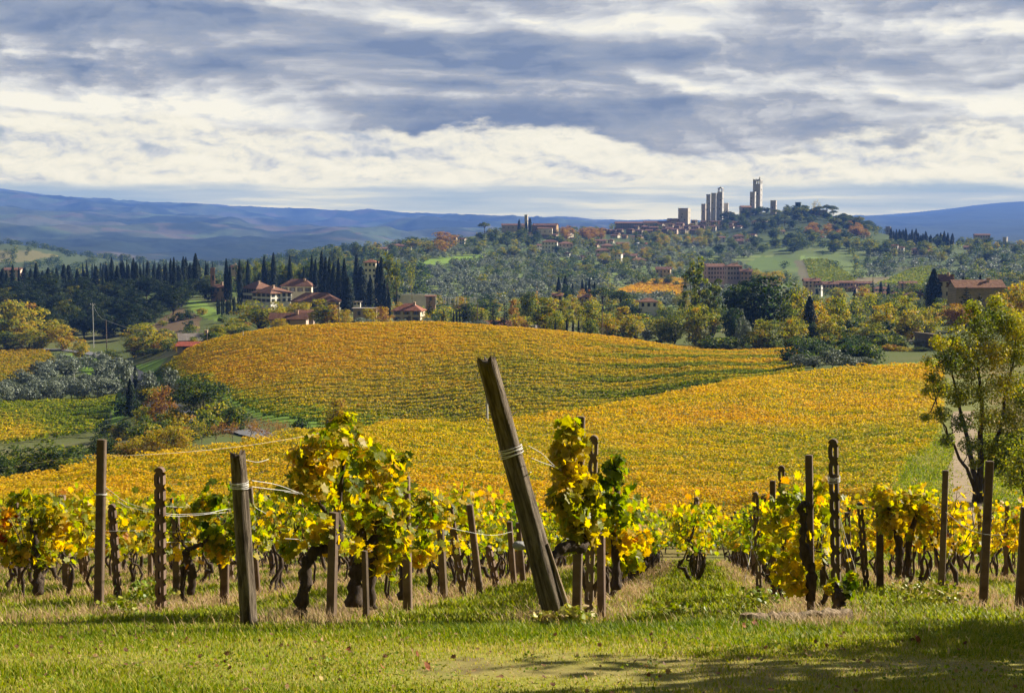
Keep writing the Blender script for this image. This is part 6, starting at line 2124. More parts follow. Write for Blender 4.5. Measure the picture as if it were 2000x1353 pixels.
# --- cars in the car park below the rust trees
def car_meshes():
    side = [(-2.1, .3), (2.1, .3), (2.15, .75), (1.3, .95), (.7, 1.45), (-1.2, 1.45), (-1.9, .95), (-2.15, .8)]
    mb = MB()
    n = len(side)
    V = [(x, -.85, z) for x, z in side] + [(x, .85, z) for x, z in side]
    mb.add(V, [tuple(range(n)), tuple(range(2 * n - 1, n - 1, -1))] + [(i, n + i, n + (i + 1) % n, (i + 1) % n) for i in range(n)])
    gl = MB(); gl.box(-1.1, .65, -.87, .87, 1.0, 1.36)
    wh = MB(); wh.tube([(0, -.12, 0), (0, .12, 0)], .33, 12)
    return mb.mesh('body', CARM), gl.mesh('window', M_PANE), wh.mesh('wheel', M_GREYROOF)


CARM = solid_mat('car_paint', (.75, .75, .75), (.8, .8, .8), 1, .35, 0, spec=.5, objcol=True)
CB, CG, CW = car_meshes()
CARS = [(1596 + 5.3 * i, 462 - .0 * i, 1470) for i in range(13)] + [(1968, 486, 1490), (1975, 486, 1490), (1982, 487, 1490), (1988, 487, 1490), (1995, 487, 1490), (1034, 504, 1240), (1040, 505, 1240), (1246, 474, 1440), (1262, 475, 1430)]
for i, (px, row, d) in enumerate(CARS):
    p = P(px, row + 2, d)
    z = max(gz(p[0], d), p[2])
    e = empty('parked_car', (p[0], d, z), float(1.2 + .3 * gb.normal()))
    c = [(1, 1, 1), (.9, .9, .95), (.12, .13, .15), (.55, .57, .6), (.4, .05, .04), (1, 1, 1)][int(gb.integers(6))]
    o = obj('body', CB, e); o.color = (*c, 1)
    obj('window', CG, e)
    for x in (-1.3, 1.3):
        for y in (-.78, .78):
            obj('wheel', CW, e, (x, y, .33))
    w_ = 'in the row below the rust coloured trees' if i < 13 else ('by the white building at the right edge' if i < 18 else ('below the cream apartment house' if i < 20 else 'under the town wall'))
    tag(e, 'tiny far car parked ' + w_, 'car', 'cars parked ' + w_)
# ------------------------------------------------------------------ trees, one by one and in groups
T = tree_px
# left valley
for kind, px, d, top, w, tint, lab in [
    ('broadleaf', 42, 485, 583, 95, .62, 'large yellow-green tree, highest of the clump at the left edge'),
    ('broadleaf', 8, 478, 598, 70, .56, 'yellow-green tree cut by the left edge of the view'),
    ('broadleaf', 84, 476, 622, 72, .62, 'lower yellow tree in the middle of the left clump'),
    ('broadleaf', 124, 470, 632, 50, .70, 'orange-yellow tree at the right end of the left clump'),
    ('broadleaf', 60, 468, 640, 60, .48, 'greenish tree at the foot of the left clump'),
    ('broadleaf', 20, 466, 645, 55, .40, 'dark green tree at the foot of the left clump, near the edge'),
    ('broadleaf', 280, 430, 627, 84, .50, 'round green and yellow tree above the road bend'),
    ('broadleaf', 262, 425, 655, 40, .60, 'yellow tree on the left flank of the round tree above the road bend'),
    ('broadleaf', 216, 420, 680, 40, .34, 'green bush tree left of the round tree above the road bend'),
    ('broadleaf', 320, 415, 660, 30, .66, 'yellow tree between the round tree and the red shed'),
    ('oak', 300, 418, 680, 60, .22, 'dark evergreen mass under the round tree'),
    ('broadleaf', 160, 440, 660, 36, .66, 'ochre bush on the slope above the road, left'),
    ('broadleaf', 427, 410, 632, 36, .52, 'small green-yellow tree right of the grey sheds'),
    ('broadleaf', 507, 455, 585, 92, .50, 'wide yellow-green tree in front of the white hotel wings'),
    ('broadleaf', 462, 440, 620, 50, .46, 'green tree left of the wide tree below the hotel'),
    ('broadleaf', 545, 460, 590, 36, .62, 'golden tree right of the wide tree below the hotel'),
    ('broadleaf', 572, 470, 590, 34, .64, 'second golden tree below the long hotel wing'),
    ('broadleaf', 596, 470, 588, 36, .62, 'third golden tree below the long hotel wing'),
    ('broadleaf', 548, 432, 620, 34, .66, 'brownish bush in front of the grey farm shed'),
    ('poplar', 627, 430, 583, 44, .46, 'green half of the pair of trees at the end of the long hotel wing'),
    ('poplar', 648, 428, 594, 34, .70, 'bright yellow half of the pair at the end of the long hotel wing'),
    ('broadleaf', 673, 430, 602, 36, .66, 'rusty round bush right of the yellow tree below the hotel'),
    ('broadleaf', 722, 420, 600, 30, .64, 'brown-yellow bush left of the beige house'),
    ('broadleaf', 745, 440, 596, 40, .80, 'reddish bush against the beige house'),
    ('broadleaf', 776, 530, 588, 24, .72, 'yellow shrub above the roof of the beige house'),
    ('bare', 830, 440, 610, 24, .70, 'thin bare tree between two conifers behind the hill'),
    ('conifer', 839, 445, 588, 26, .4, 'dark conifer right of the beige house'),
    ('conifer', 866, 440, 604, 22, .4, 'short dark conifer, second right of the beige house'),
    ('conifer', 911, 440, 594, 30, .42, 'broad dark conifer in front of the white pillars'),
    ('conifer', 940, 415, 605, 22, .3, 'black-green conifer left of the red roof on the crest'),
    ('conifer', 963, 420, 596, 24, .3, 'black-green conifer behind the red roof on the crest'),
    ('conifer', 986, 415, 592, 30, .3, 'tallest black-green conifer behind the red roof on the crest'),
    ('broadleaf', 1015, 410, 616, 40, .76, 'rusty bush right of the tallest conifer on the crest'),
    ('poplar', 1003, 450, 585, 22, .84, 'slim orange tree above the rusty bush on the crest'),
    ('poplar', 1063, 405, 580, 62, .47, 'large yellow-green tree, left end of the row beyond the hill'),
    ('poplar', 1101, 415, 585, 46, .46, 'yellow-green tree, second in the row beyond the hill'),
    ('broadleaf', 1083, 392, 606, 42, .52, 'lower bright tree in front of the row beyond the hill'),
    ('poplar', 1155, 400, 584, 60, .52, 'wide yellow-green tree behind the tall pole'),
    ('broadleaf', 1190, 390, 610, 42, .66, 'golden tree right of the tall pole'),
    ('poplar', 1220, 400, 598, 44, .64, 'brightest yellow tree beyond the right of the hill'),
    ('broadleaf', 1240, 396, 612, 44, .60, 'yellow-ochre tree next to the brightest yellow one'),
    ('shrub', 1205, 372, 642, 34, .22, 'dark bush under the brightest yellow tree'),
    ('oak', 1035, 470, 568, 34, .38, 'green tree behind the left end of the row beyond the hill'),
    ('bare', 1046, 500, 560, 26, .80, 'bare brown tree above the yellow-green row'),
    ('bare', 1132, 385, 608, 26, .55, 'bare umbrella shaped sapling in the yellow-green row'),
    ('oak', 1152, 378, 620, 30, .38, 'dark low tree below the wide yellow-green tree'),
    ('tallpine', 1358, 385, 500, 66, .37, 'tall loose pine rising highest in the right tree belt'),
    ('tallpine', 1392, 380, 543, 50, .33, 'shorter pine right of the highest pine'),
    ('broadleaf', 1366, 358, 592, 74, .50, 'bright yellow-green tree in front of the highest pine'),
    ('broadleaf', 1318, 372, 606, 50, .42, 'green tree left of the bright one before the highest pine'),
    ('broadleaf', 1292, 378, 620, 50, .46, 'dull green tree at the left end of the right belt'),
    ('olive', 1262, 372, 642, 36, .5, 'grey olive tree at the left end of the right belt'),
    ('oak', 1488, 372, 535, 128, .17, 'huge dark round oak in the middle of the right belt'),
    ('oak', 1446, 366, 556, 62, .15, 'dark left shoulder of the huge oak'),
    ('oak', 1432, 356, 600, 40, .16, 'dark lower tree between the pine and the huge oak'),
    ('broadleaf', 1560, 372, 555, 58, .55, 'ochre tree on the right side of the huge oak'),
    ('broadleaf', 1540, 362, 585, 44, .38, 'olive green tree tucked against the huge oak'),
    ('broadleaf', 1594, 362, 586, 58, .68, 'golden tree right of the huge oak'),
    ('broadleaf', 1630, 372, 573, 62, .55, 'yellow-green spreading tree in the right belt'),
    ('cypress', 1580, 352, 577, 28, .35, 'black ivy-clad column left of the golden tree'),
    ('oak', 1652, 352, 622, 40, .12, 'dark ivy-clad tree right of the golden tree'),
    ('oak', 1586, 346, 628, 34, .12, 'dark ivy-clad trunk under the golden tree'),
    ('oak', 1728, 352, 625, 34, .12, 'dark ivy-clad tree under the right yellow trees'),
    ('bare', 1693, 400, 562, 56, .55, 'half bare brownish tree before the red roofs'),
    ('broadleaf', 1722, 366, 590, 62, .62, 'yellow tree left of the half hidden roof tree'),
    ('broadleaf', 1760, 380, 575, 62, .54, 'spreading olive-yellow tree below the white house'),
    ('broadleaf', 1780, 362, 602, 66, .60, 'yellow-green tree right in the belt, before the big cypress'),
    ('broadleaf', 1810, 366, 596, 52, .58, 'yellow-green tree at the foot of the big cypress'),
    ('broadleaf', 1496, 332, 620, 74, .47, 'loose light green tree in front of the huge oak'),
    ('broadleaf', 1548, 335, 618, 58, .58, 'yellow-ochre tree in front of the right side of the oak'),
    ('broadleaf', 1620, 345, 612, 60, .56, 'yellow tree between two ivy-clad trunks'),
    ('olive', 1451, 336, 615, 30, .55, 'grey-green olive tree at the foot of the huge oak'),
    ('broadleaf', 1695, 342, 628, 66, .52, 'yellow-green bushy tree above the lane'),
    ('shrub', 1738, 322, 672, 40, .80, 'rusty bush by the lane right of the ivy-clad tree'),
    ('shrub', 1770, 320, 680, 46, .62, 'yellow-orange bush at the end of the lane'),
    ('olive', 1792, 325, 662, 40, .45, 'grey olive bush against the ruined wall'),
    ('oak', 1800, 318, 690, 34, .3, 'green bush hanging at the lane end'),
    ('column', 1822, 500, 524, 29, .18, 'big solitary dark cypress beside the tall pale house'),
    ('conifer', 1886, 400, 561, 42, .30, 'dark conifer in front of the stone barn'),
    ('conifer', 1912, 396, 574, 34, .30, 'second dark conifer in front of the stone barn'),
    ('oak', 1868, 390, 592, 60, .84, 'reddish brown tree at the foot of the stone barn'),
    ('conifer', 1880, 560, 535, 22, .3, 'conifer tip behind the roof of the stone barn'),
    ('cypress', 1913, 560, 535, 12, .3, 'dark cypress tip above the barn roof'),
    ('broadleaf', 1990, 330, 546, 84, .70, 'golden tree cut by the right edge beside the barn'),
    ('poplar', 1966, 322, 590, 44, .66, 'yellow tree drooping at the right end of the barn'),
    ('olive', 1560, 256, 690, 46, .42, 'grey olive bush, leftmost of the group at the field edge'),
    ('olive', 1590, 254, 694, 48, .45, 'grey olive bush, second of the group at the field edge'),
    ('olive', 1626, 253, 680, 52, .36, 'tallest olive bush of the group at the field edge'),
    ('olive', 1656, 254, 692, 50, .42, 'round olive bush right of the tallest at the field edge'),
    ('olive', 1688, 256, 696, 46, .46, 'grey olive bush, rightmost of the group at the field edge'),
    ('bare', 1298, 172, 778, 26, .5, 'small brown bush standing alone in the golden rows'),
    ('bare', 911, 143, 826, 30, .9, 'bare reddish bush in the golden rows left of the leaning post'),
    # lower left
    ('oak', 397, 232, 727, 108, .30, 'big dark green tree left of the vineyard hill'),
    ('broadleaf', 318, 238, 750, 58, .88, 'rust coloured round tree left of the big dark green one'),
    ('cypress', 255, 272, 738, 15, .3, 'slim dark cypress beside the left valley road'),
    ('cypress', 265, 325, 712, 10, .3, 'smaller dark cypress behind the slim one by the road'),
    ('broadleaf', 345, 228, 790, 50, .42, 'green tree at the left foot of the big dark green tree'),
    ('broadleaf', 280, 240, 790, 40, .56, 'yellow shrub tree below the rust coloured one'),
    ('broadleaf', 300, 222, 808, 60, .34, 'green thicket in front of the rust coloured tree'),
    ('olive', 248, 300, 700, 34, .5, 'grey olive tree at the bend of the left road'),
    ('olive', 290, 285, 722, 40, .45, 'grey olive tree between the road and the hill'),
    ('olive', 330, 290, 715, 36, .4, 'olive tree on the bank left of the vineyard hill'),
    ('broadleaf', 35, 148, 868, 95, .33, 'broad grey-green bush tree at the left edge below the valley'),
    ('broadleaf', 105, 146, 856, 125, .34, 'widest grey-green bush tree of the lower left hedge'),
    ('broadleaf', 8, 140, 885, 60, .28, 'dark bush at the left edge under the broad bush tree'),
    ('broadleaf', 150, 152, 868, 62, .30, 'dark green bush right of the widest bush tree'),
    ('oak', 205, 166, 845, 60, .24, 'dark tree between the bush hedge and the orange trees'),
    ('broadleaf', 252, 165, 852, 58, .70, 'orange-yellow tree, left one in the lower hedge'),
    ('broadleaf', 300, 168, 836, 62, .70, 'orange-yellow tree, middle one in the lower hedge'),
    ('broadleaf', 348, 166, 828, 72, .69, 'orange-yellow tree, largest one in the lower hedge'),
    ('bare', 395, 172, 812, 40, .62, 'thin half bare tree right of the orange hedge trees'),
    ('bare', 422, 178, 822, 44, .90, 'reddish thin tree, first of the bare row by the lower road'),
    ('bare', 455, 180, 818, 46, .92, 'reddish thin tree, second of the bare row by the lower road'),
    ('bare', 488, 182, 816, 46, .90, 'reddish thin tree, third of the bare row by the lower road'),
    ('bare', 520, 184, 812, 48, .93, 'reddish thin tree, fourth of the bare row by the lower road'),
    ('bare', 552, 186, 820, 44, .88, 'reddish thin tree, last of the bare row by the lower road'),
    ('shrub', 588, 190, 812, 36, .24, 'dark green bush right of the bare row'),
    ('poplar', 656, 186, 776, 52, .68, 'yellow tree peeping over the near rows behind the tallest vine'),
    ('shrub', 620, 182, 828, 40, .40, 'green bush left of the yellow tree behind the tallest vine'),
    # town hill and ridge
    ('pine', 946, 1490, 434, 24, .33, 'umbrella pine standing free at the left end of the convent'),
    ('cypress', 1014, 1520, 428, 7, .3, 'cypress left of the convent bell tower'),
    ('cypress', 1028, 1515, 432, 6, .3, 'slim cypress in front of the convent bell tower'),
    ('cypress', 1035, 1515, 425, 8, .3, 'cypress right of the convent bell tower'),
    ('broadleaf', 868, 1330, 451, 46, .86, 'large rust coloured tree on the ridge left of the convent'),
    ('broadleaf', 862, 1290, 468, 28, .78, 'ochre tree in front of the large rust coloured tree'),
    ('broadleaf', 836, 1290, 470, 26, .58, 'yellow-green tree left of the large rust coloured tree'),
    ('bare', 1592, 1755, 389, 22, .66, 'pale leafless round tree on top of the wooded hill'),
    ('oak', 695, 1250, 473, 22, .30, 'round tree alone on the skyline above the cypresses'),
    ('oak', 713, 1280, 479, 9, .3, 'small round tree right of the one alone on the skyline'),
    ('oak', 658, 1050, 482, 26, .36, 'grey-green round tree left on the skyline above the cypresses'),
    ('broadleaf', 810, 1350, 466, 30, .60, 'yellow tree on the ridge above the pale house'),
    ('broadleaf', 1041, 1270, 478, 24, .46, 'round tree right of the pair below the convent'),
    ('broadleaf', 1005, 1260, 480, 26, .48, 'round tree, middle of three below the convent wall'),
    ('broadleaf', 980, 1255, 482, 22, .48, 'round tree, left of three below the convent wall'),
    ('broadleaf', 1142, 690, 563, 26, .84, 'orange tree in front of the mid distance cypresses'),
    ('oak', 1104, 700, 553, 28, .12, 'black-green oak at the foot of the mid distance cypresses'),
    ('pine', 1178, 640, 560, 58, .28, 'wide umbrella pine in the middle distance'),
    ('pine', 1212, 600, 566, 44, .24, 'second umbrella pine right of the wide one'),
    ('oak', 1228, 560, 584, 50, .20, 'dark oak below the umbrella pines'),
    ('broadleaf', 1496, 950, 530, 40, .66, 'golden tree right of the plum apartments'),
    ('broadleaf', 1515, 940, 528, 34, .68, 'second golden tree right of the plum apartments'),
    ('broadleaf', 1476, 950, 525, 26, .62, 'ochre tree touching the plum apartments'),
    ('tallpine', 757, 610, 490, 42, .40, 'tall brownish pine behind the cypresses right of the hotel'),
    ('tallpine', 775, 590, 505, 26, .38, 'bare-stemmed pine right of the tall brownish one'),
    ('bare', 806, 585, 505, 26, .45, 'thin leaning bare pine above the white pillars'),
]:
    T(kind, px, d, top, w, tint, lab)

# --- the big loose tree at the right, by the grass track
def big_tree(label, px, d, blobs, stems, tint, seed, per, leaf, cat='tree'):
    g = np.random.default_rng(seed)
    root = at(px, d)
    e = empty('field_maple', root)
    Cs, Hs, Ts = [], [], []
    mb = MB()
    for pts in stems:
        q = np.array([P(a, b_, c) - root for a, b_, c, _ in pts]); w = np.array([r for *_, r in pts])
        s = np.linspace(0, 1, len(q)); ss = np.linspace(0, 1, len(q) * 4)
        qq = np.stack([pchip(s, q[:, i], ss) for i in range(3)], 1)
        qq[1:-1] += g.normal(size=(len(qq) - 2, 3)) * .05
        mb.tube(qq, pchip(s, w, ss), 7)
    nodes = np.concatenate([np.array([P(a, b_, c) - root for a, b_, c, _ in pts[1:]]) for pts in stems])
    for (bx, by, bd, rp, *tt) in blobs:
        c = P(bx, by, bd) - root; r = rp * bd / F
        # twigs from the nearest limb into the clump
        k = nodes[np.argmin(((nodes - c) ** 2).sum(1) + 4 * np.clip(nodes[:, 2] - c[2], 0, None))]
        mid = k * .5 + c * .5 + np.array([0, 0, -.2])
        mb.tube([k, mid, c], [.045, .03, .012], 5)
        for _ in range(9):
            t_ = c + unit(g.normal(size=(1, 3)))[0] * r * (.6 + .5 * g.random())
            mb.tube([mid * .4 + c * .6, c * .5 + t_ * .5 + g.normal(size=3) * .08, t_], [.014, .009, .004], 4, cap=False)
        m = int(per * (r ** 2) * (.7 + .6 * g.random()))
        dd = unit(g.normal(size=(m, 3))) * (g.random(m)[:, None] ** .5) * r * np.array([1.1, 1.1, .9])
        ok = fbm(dd[:, 0] * 1.6 + c[0], dd[:, 2] * 1.6 + c[2], seed, 3) > -.36
        dd = dd[ok]; m = len(dd)
        Cs.append(c + dd); Hs.append(unit(dd) + np.array([0, 0, .5])); Ts.append(tint + (tt[0] if tt else 0) + .05 * g.normal() + .07 * g.normal(size=m))
    C, H, Tn = np.concatenate(Cs), np.concatenate(Hs), np.concatenate(Ts)
    V, Fc = cards(C, leaf * (.6 + .8 * g.random(len(C))), H, .7, QUAD * np.array([1.25, 1, 1]), g)
    f_ = obj('crown', np_mesh('crown', V, Fc, M_LEAF, tint=np.clip(Tn, 0, 1)), e); f_.color = (.5, 1.25, 1, 1)
    mb.build('trunk', M_BARK, e, smooth=True)
    tag(e, label, cat)


big_tree('large loose yellow-green tree with many thin limbs beside the grass track', 1912, 88,
         [(1868, 668, 88, 40), (1905, 640, 89, 38), (1945, 625, 90, 38), (1985, 635, 90, 38, .05), (1850, 705, 87, 30), (1890, 712, 88, 40), (1930, 690, 89, 42, .03), (1975, 690, 90, 40), (2015, 680, 90, 46), (1836, 668, 86, 20), (1900, 600, 89, 18), (1945, 590, 90, 18),
          (1835, 755, 86, 26, -.03), (1872, 770, 87, 30), (1915, 765, 88, 38), (1955, 750, 89, 40), (1995, 760, 90, 42), (1838, 808, 86, 20, -.04), (1878, 825, 87, 24), (1925, 820, 88, 32, -.03), (1970, 815, 89, 40), (1812, 765, 85.6, 14), (1808, 815, 85.4, 12), (1815, 705, 85.6, 16),
          (1850, 860, 86, 16, -.05), (1895, 870, 87, 22, -.06), (1938, 875, 88, 30, -.06), (1985, 870, 89, 44, -.05), (1820, 735, 86, 16), (2030, 780, 90, 50), (2030, 860, 90, 50, -.05), (1965, 905, 88, 34, -.1), (1905, 905, 87.5, 14, -.1)],
         [[(1906, 1000, 88, .22), (1902, 920, 88, .18), (1888, 850, 88, .13), (1868, 770, 87.5, .08), (1852, 700, 87, .04)],
          [(1912, 1000, 88.2, .24), (1914, 900, 88, .20), (1918, 820, 88.3, .14), (1912, 720, 88.6, .08), (1906, 650, 89, .04)],
          [(1918, 1000, 88.4, .2), (1930, 910, 88.6, .16), (1955, 830, 89, .11), (1972, 740, 89.5, .07), (1986, 650, 90, .03)],
          [(1908, 960, 88, .14), (1880, 905, 87.5, .10), (1850, 850, 87, .06), (1828, 780, 86.4, .03)],
          [(1922, 940, 88.2, .14), (1965, 890, 88.8, .10), (2005, 840, 89.4, .07), (2035, 760, 90, .04)]],
         .485, 801, 1500, .115)
big_tree('dark green bushy tree at the right edge under the large loose tree', 2010, 72,
         [(1985, 900, 72, 40), (2015, 870, 72, 46), (1975, 935, 71.5, 26), (2005, 940, 71.5, 40), (2030, 900, 72, 40)],
         [[(2005, 1010, 72, .18), (2000, 950, 72, .12), (1990, 900, 72, .06)], [(2008, 1010, 72, .16), (2018, 940, 72, .1), (2020, 870, 72, .05)]],
         .46, 802, 500, .12)
# trees just outside the right edge that shade the near grass
for i, (x, y, h, w) in enumerate([(8.7, 11.9, 5.8, 4.2), (11.2, 13.6, 6.6, 4.8), (10.8, 16.3, 4.8, 2.6), (13.4, 16.6, 7.4, 5.0)]):
    tree('broadleaf', x, y, h, w, .4, ['nearest', 'second', 'slimmest', 'tallest'][i] + ' of the trees whose shade falls on the near grass at the right', variant=i)

# --- cypress ridge on the left: crown tops read off the photo
RIDGE = [(6, 524), (14, 530), (26, 516), (38, 521), (49, 522), (61, 524), (72, 513), (84, 528), (95, 522), (103, 527), (112, 522), (126, 515), (135, 517), (152, 524), (165, 527), (172, 523), (189, 519), (201, 518), (210, 517), (219, 501), (230, 518), (240, 508), (252, 515), (262, 503), (267, 511),
         (276, 524), (289, 508), (301, 515), (312, 516), (324, 515), (334, 504), (341, 501), (350, 518), (359, 500), (364, 501), (372, 512), (383, 494), (390, 514), (404, 515)]
ORD = ['first', 'second', 'third', 'fourth', 'fifth', 'sixth', 'seventh', 'eighth', 'ninth', 'tenth', 'eleventh', 'twelfth', 'thirteenth', 'fourteenth', 'fifteenth', 'sixteenth', 'seventeenth', 'eighteenth', 'nineteenth', 'twentieth']


def ordinal(i, n, side=('left', 'right')):
    if i < (n + 1) // 2:
        return '%s from the %s' % (ORD[i], side[0])
    return '%s from the %s' % (ORD[n - 1 - i], side[1])


for i, (px, top) in enumerate(RIDGE):
    wide = 'broad' if i % 4 == 0 else 'slim'
    T('cypress', px, 655 + 18 * gt.normal(), top, (17 if wide == 'broad' else 10) + 2 * gt.normal(), .3, '%s dark cypress in the ridge row over the dark wood, %s' % (wide, ordinal(i, len(RIDGE))), 'cypresses along the left ridge')
for i in range(34):
    px = 165 + i * 7.6 + 3 * gt.normal()
    T('cypress', px, 960 + 30 * gt.normal(), 511 - .012 * (px - 165) + 3 * gt.normal(), 5, .6, 'small pale cypress in the distant row behind the left ridge', 'distant cypress row')
# dark wood on the slope under the ridge
n = 0
while n < 105:
    px = gt.random() * 440 - 15; d = 505 + 140 * gt.random()
    if px > 300 and d < 545 + (px - 300) * .5: continue
    x, y, z, row = [float(a[0]) for a in at_many([px], [d])]
    h = 6 + 5 * gt.random()
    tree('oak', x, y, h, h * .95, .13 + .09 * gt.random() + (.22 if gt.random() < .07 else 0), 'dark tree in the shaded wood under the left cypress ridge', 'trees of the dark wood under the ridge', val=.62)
    n += 1
# wood behind the hotel
for i in range(34):
    px = 478 + i * 5.4 + 4 * gt.normal(); d = 660 + 50 * gt.random()
    tree_px('broadleaf' if gt.random() < .6 else 'oak', px, d, 508 + 14 * gt.random(), 24 + 10 * gt.random(), .28 + .16 * gt.random(), 'olive-brown tree in the wood behind the hotel', 'trees of the wood behind the hotel')
HC = [(443, 504, 9, 600), (450, 516, 7, 600), (469, 507, 10, 590), (485, 506, 9, 640), (517, 499, 10, 650), (535, 492, 11, 650), (567, 498, 10, 640), (594, 520, 8, 640), (610, 497, 9, 620), (617, 505, 10, 600), (629, 489, 12, 580), (637, 500, 12, 575), (644, 500, 10, 570), (652, 512, 12, 560), (662, 503, 11, 555), (673, 503, 12, 552), (679, 540, 22, 545), (697, 496, 13, 640), (706, 520, 26, 600), (724, 540, 14, 590), (738, 508, 12, 560), (745, 500, 13, 555), (752, 545, 10, 545), (760, 568, 8, 540)]
for i, (px, top, w, d) in enumerate(HC):
    T('cypress', px, d, top, w * 1.15, .28, 'dark cypress in the stand around the hotel, %s' % ordinal(i, len(HC)), 'cypresses around the hotel')
for i, (px, top, w, d) in enumerate([(1091, 540, 11, 720), (1104, 537, 12, 725), (1118, 552, 8, 715), (1137, 544, 8, 730), (1144, 549, 6, 730), (1151, 543, 7, 730), (1161, 549, 6, 730)]):
    T('cypress', px, d, top, w, .32, 'cypress in the mid distance group above the yellow-green trees, %s' % ordinal(i, 7), 'mid distance cypresses')
for i, px in enumerate((1084, 1107, 1119, 1130)):
    T('cypress', px, 382, (626, 622, 620, 622)[i], 5, .35, 'tiny slim cypress at the hill edge before the yellow-green row, %s' % ordinal(i, 4), 'slim cypresses at the hill edge')
for i in range(11):
    T('cypress', 425 + i * 4 + gt.normal(), 545 + 10 * gt.normal(), 577 + 6 * gt.random(), 4, .5, 'young cypress in the nursery rows below the hotel', 'nursery cypresses')
for i, px in enumerate((826, 832, 838, 845, 851, 857)):
    T('cypress', px + 60, 470, 605 + 2 * gt.normal(), 4, .4, 'small clipped cypress in the garden row below the pillars', 'garden cypresses')
for i in range(30):
    px = 1742 + i * 4.1 + 2 * gt.normal()
    T('cypress', px, 1430 + 40 * gt.normal(), 449 + (px - 1742) * .085 + 4 * gt.normal(), 7, .4, 'dark cypress in the dense row on the right ridge above the white farmhouse', 'cypresses of the right ridge')
for i, (px, top) in enumerate(((1553, 571), (1596, 563), (1669, 565), (1704, 543), (1720, 548), (1735, 553), (1763, 547), (1880, 540))):
    T('cypress' if i % 3 else 'conifer', px, 690, top, 8, .4, 'dark evergreen by the village houses, %s' % ordinal(i, 8), 'evergreens by the village houses')

# --- fillers on the slopes
def fill(kind, n, px0, px1, d0, d1, r0, r1, h, tint, label, group, hw=1.0, sd=.06, poly=None, val=1.0, avoid=()):
    k = tries = 0
    while k < n and tries < n * 60:
        tries += 1
        px = px0 + (px1 - px0) * gt.random(); d = math.exp(math.log(d0) + math.log(d1 / d0) * gt.random())
        x, y, z, row = [float(a[0]) for a in at_many([px], [d])]
        if not (r0 <= row <= r1): continue
        if poly is not None and not inpoly(np.array([px]), np.array([row]), poly)[0]: continue
        if any(inpoly(np.array([px]), np.array([row - 3.0]), FIELDS[f][0])[0] for f in avoid): continue
        hh = h * (.75 + .5 * gt.random())
        tree(kind, x, y, hh, hh * hw * (.85 + .3 * gt.random()), tint + sd * gt.normal(), label, group, val=val)
        k += 1


AV = ('lawn_one', 'lawn_two', 'green_one', 'green_two', 'gold', 'brown_one', 'brown_two')
fill('pine', 20, 1480, 1700, 1500, 1820, 412, 452, 13, .26, 'dark umbrella pine on the wooded hill right of the tallest tower', 'pines of the wooded hill', .95)
fill('oak', 74, 1412, 1705, 1420, 1840, 408, 455, 9, .24, 'dark tree on the wooded hill right of the tallest tower', 'trees of the wooded hill', 1.1, .08)
fill('plane', 26, 1575, 1700, 1450, 1640, 448, 466, 9, .83, 'rust coloured tree in the band below the wooded hill', 'rust trees above the car park', .9, .03)
fill('plane', 24, 1098, 1180, 1430, 1640, 452, 470, 9, .82, 'rust coloured tree between the convent and the town', 'rust trees by the convent', .95, .04)
fill('broadleaf', 34, 1238, 1408, 1420, 1640, 464, 486, 9, .52, 'green or yellow tree in the band under the town roofs', 'trees under the town roofs', .95, .12)
fill('oak', 40, 1400, 1745, 1250, 1500, 458, 500, 10, .28, 'green tree on the slope below the car park', 'trees below the car park', 1.05, .10)
fill('broadleaf', 22, 1690, 1850, 1250, 1420, 470, 505, 9, .36, 'green tree around the white farmhouse', 'trees around the white farmhouse', 1.0, .12)
fill('broadleaf', 28, 1835, 2010, 1050, 1640, 458, 530, 9, .42, 'mixed tree on the right ridge and its slope', 'trees of the right ridge', 1.0, .18)
fill('oak', 24, 930, 1100, 1250, 1500, 455, 500, 9, .28, 'dark tree on the slope under the convent', 'trees under the convent', 1.0, .10)
fill('broadleaf', 26, 620, 830, 1050, 1420, 482, 530, 7.5, .42, 'mixed tree on the ridge above the hotel cypresses', 'trees on the ridge above the hotel', 1.0, .16)
fill('broadleaf', 30, 1110, 1330, 1000, 1400, 480, 545, 8, .42, 'mixed tree among the terraced houses', 'trees among the terraced houses', 1.0, .16)
fill('broadleaf', 30, 880, 1340, 480, 720, 575, 640, 8, .44, 'mixed tree in the gardens behind the hill crest', 'trees of the gardens behind the hill', 1.0, .18, avoid=AV)
fill('broadleaf', 26, 1400, 1840, 430, 720, 575, 650, 8, .40, 'mixed tree in the gardens below the village row', 'trees below the village row', 1.0, .16)
fill('broadleaf', 16, 1810, 2010, 480, 900, 545, 640, 8, .45, 'mixed tree around the stone barn', 'trees around the stone barn', 1.0, .15)
fill('shrub', 34, 1380, 1790, 322, 352, 670, 710, 3.2, .24, 'dark hedge bush along the lane under the right trees', 'hedge bushes along the lane', 1.5, .07)
fill('shrub', 40, 255, 480, 380, 560, 600, 700, 3.0, .40, 'scrub bush on the slope above the sheds', 'scrub bushes above the sheds', 1.4, .2)
fill('shrub', 24, 690, 1010, 372, 420, 640, 665, 2.4, .30, 'hedge bush behind the hill crest', 'hedge bushes behind the crest', 1.6, .1)
fill('shrub', 18, 190, 470, 190, 300, 780, 870, 3.4, .36, 'bush at the foot of the valley trees', 'bushes at the foot of the valley trees', 1.3, .16)
fill('shrub', 22, 1545, 1700, 262, 312, 690, 735, 3.2, .22, 'dark bush behind the olive bushes at the field edge', 'bushes behind the field edge olives', 1.5, .08)
fill('broadleaf', 6, 1255, 1345, 880, 950, 545, 560, 6, .3, 'dark tree between the golden plot and the rose house', 'trees above the golden plot', 1.0, .1)
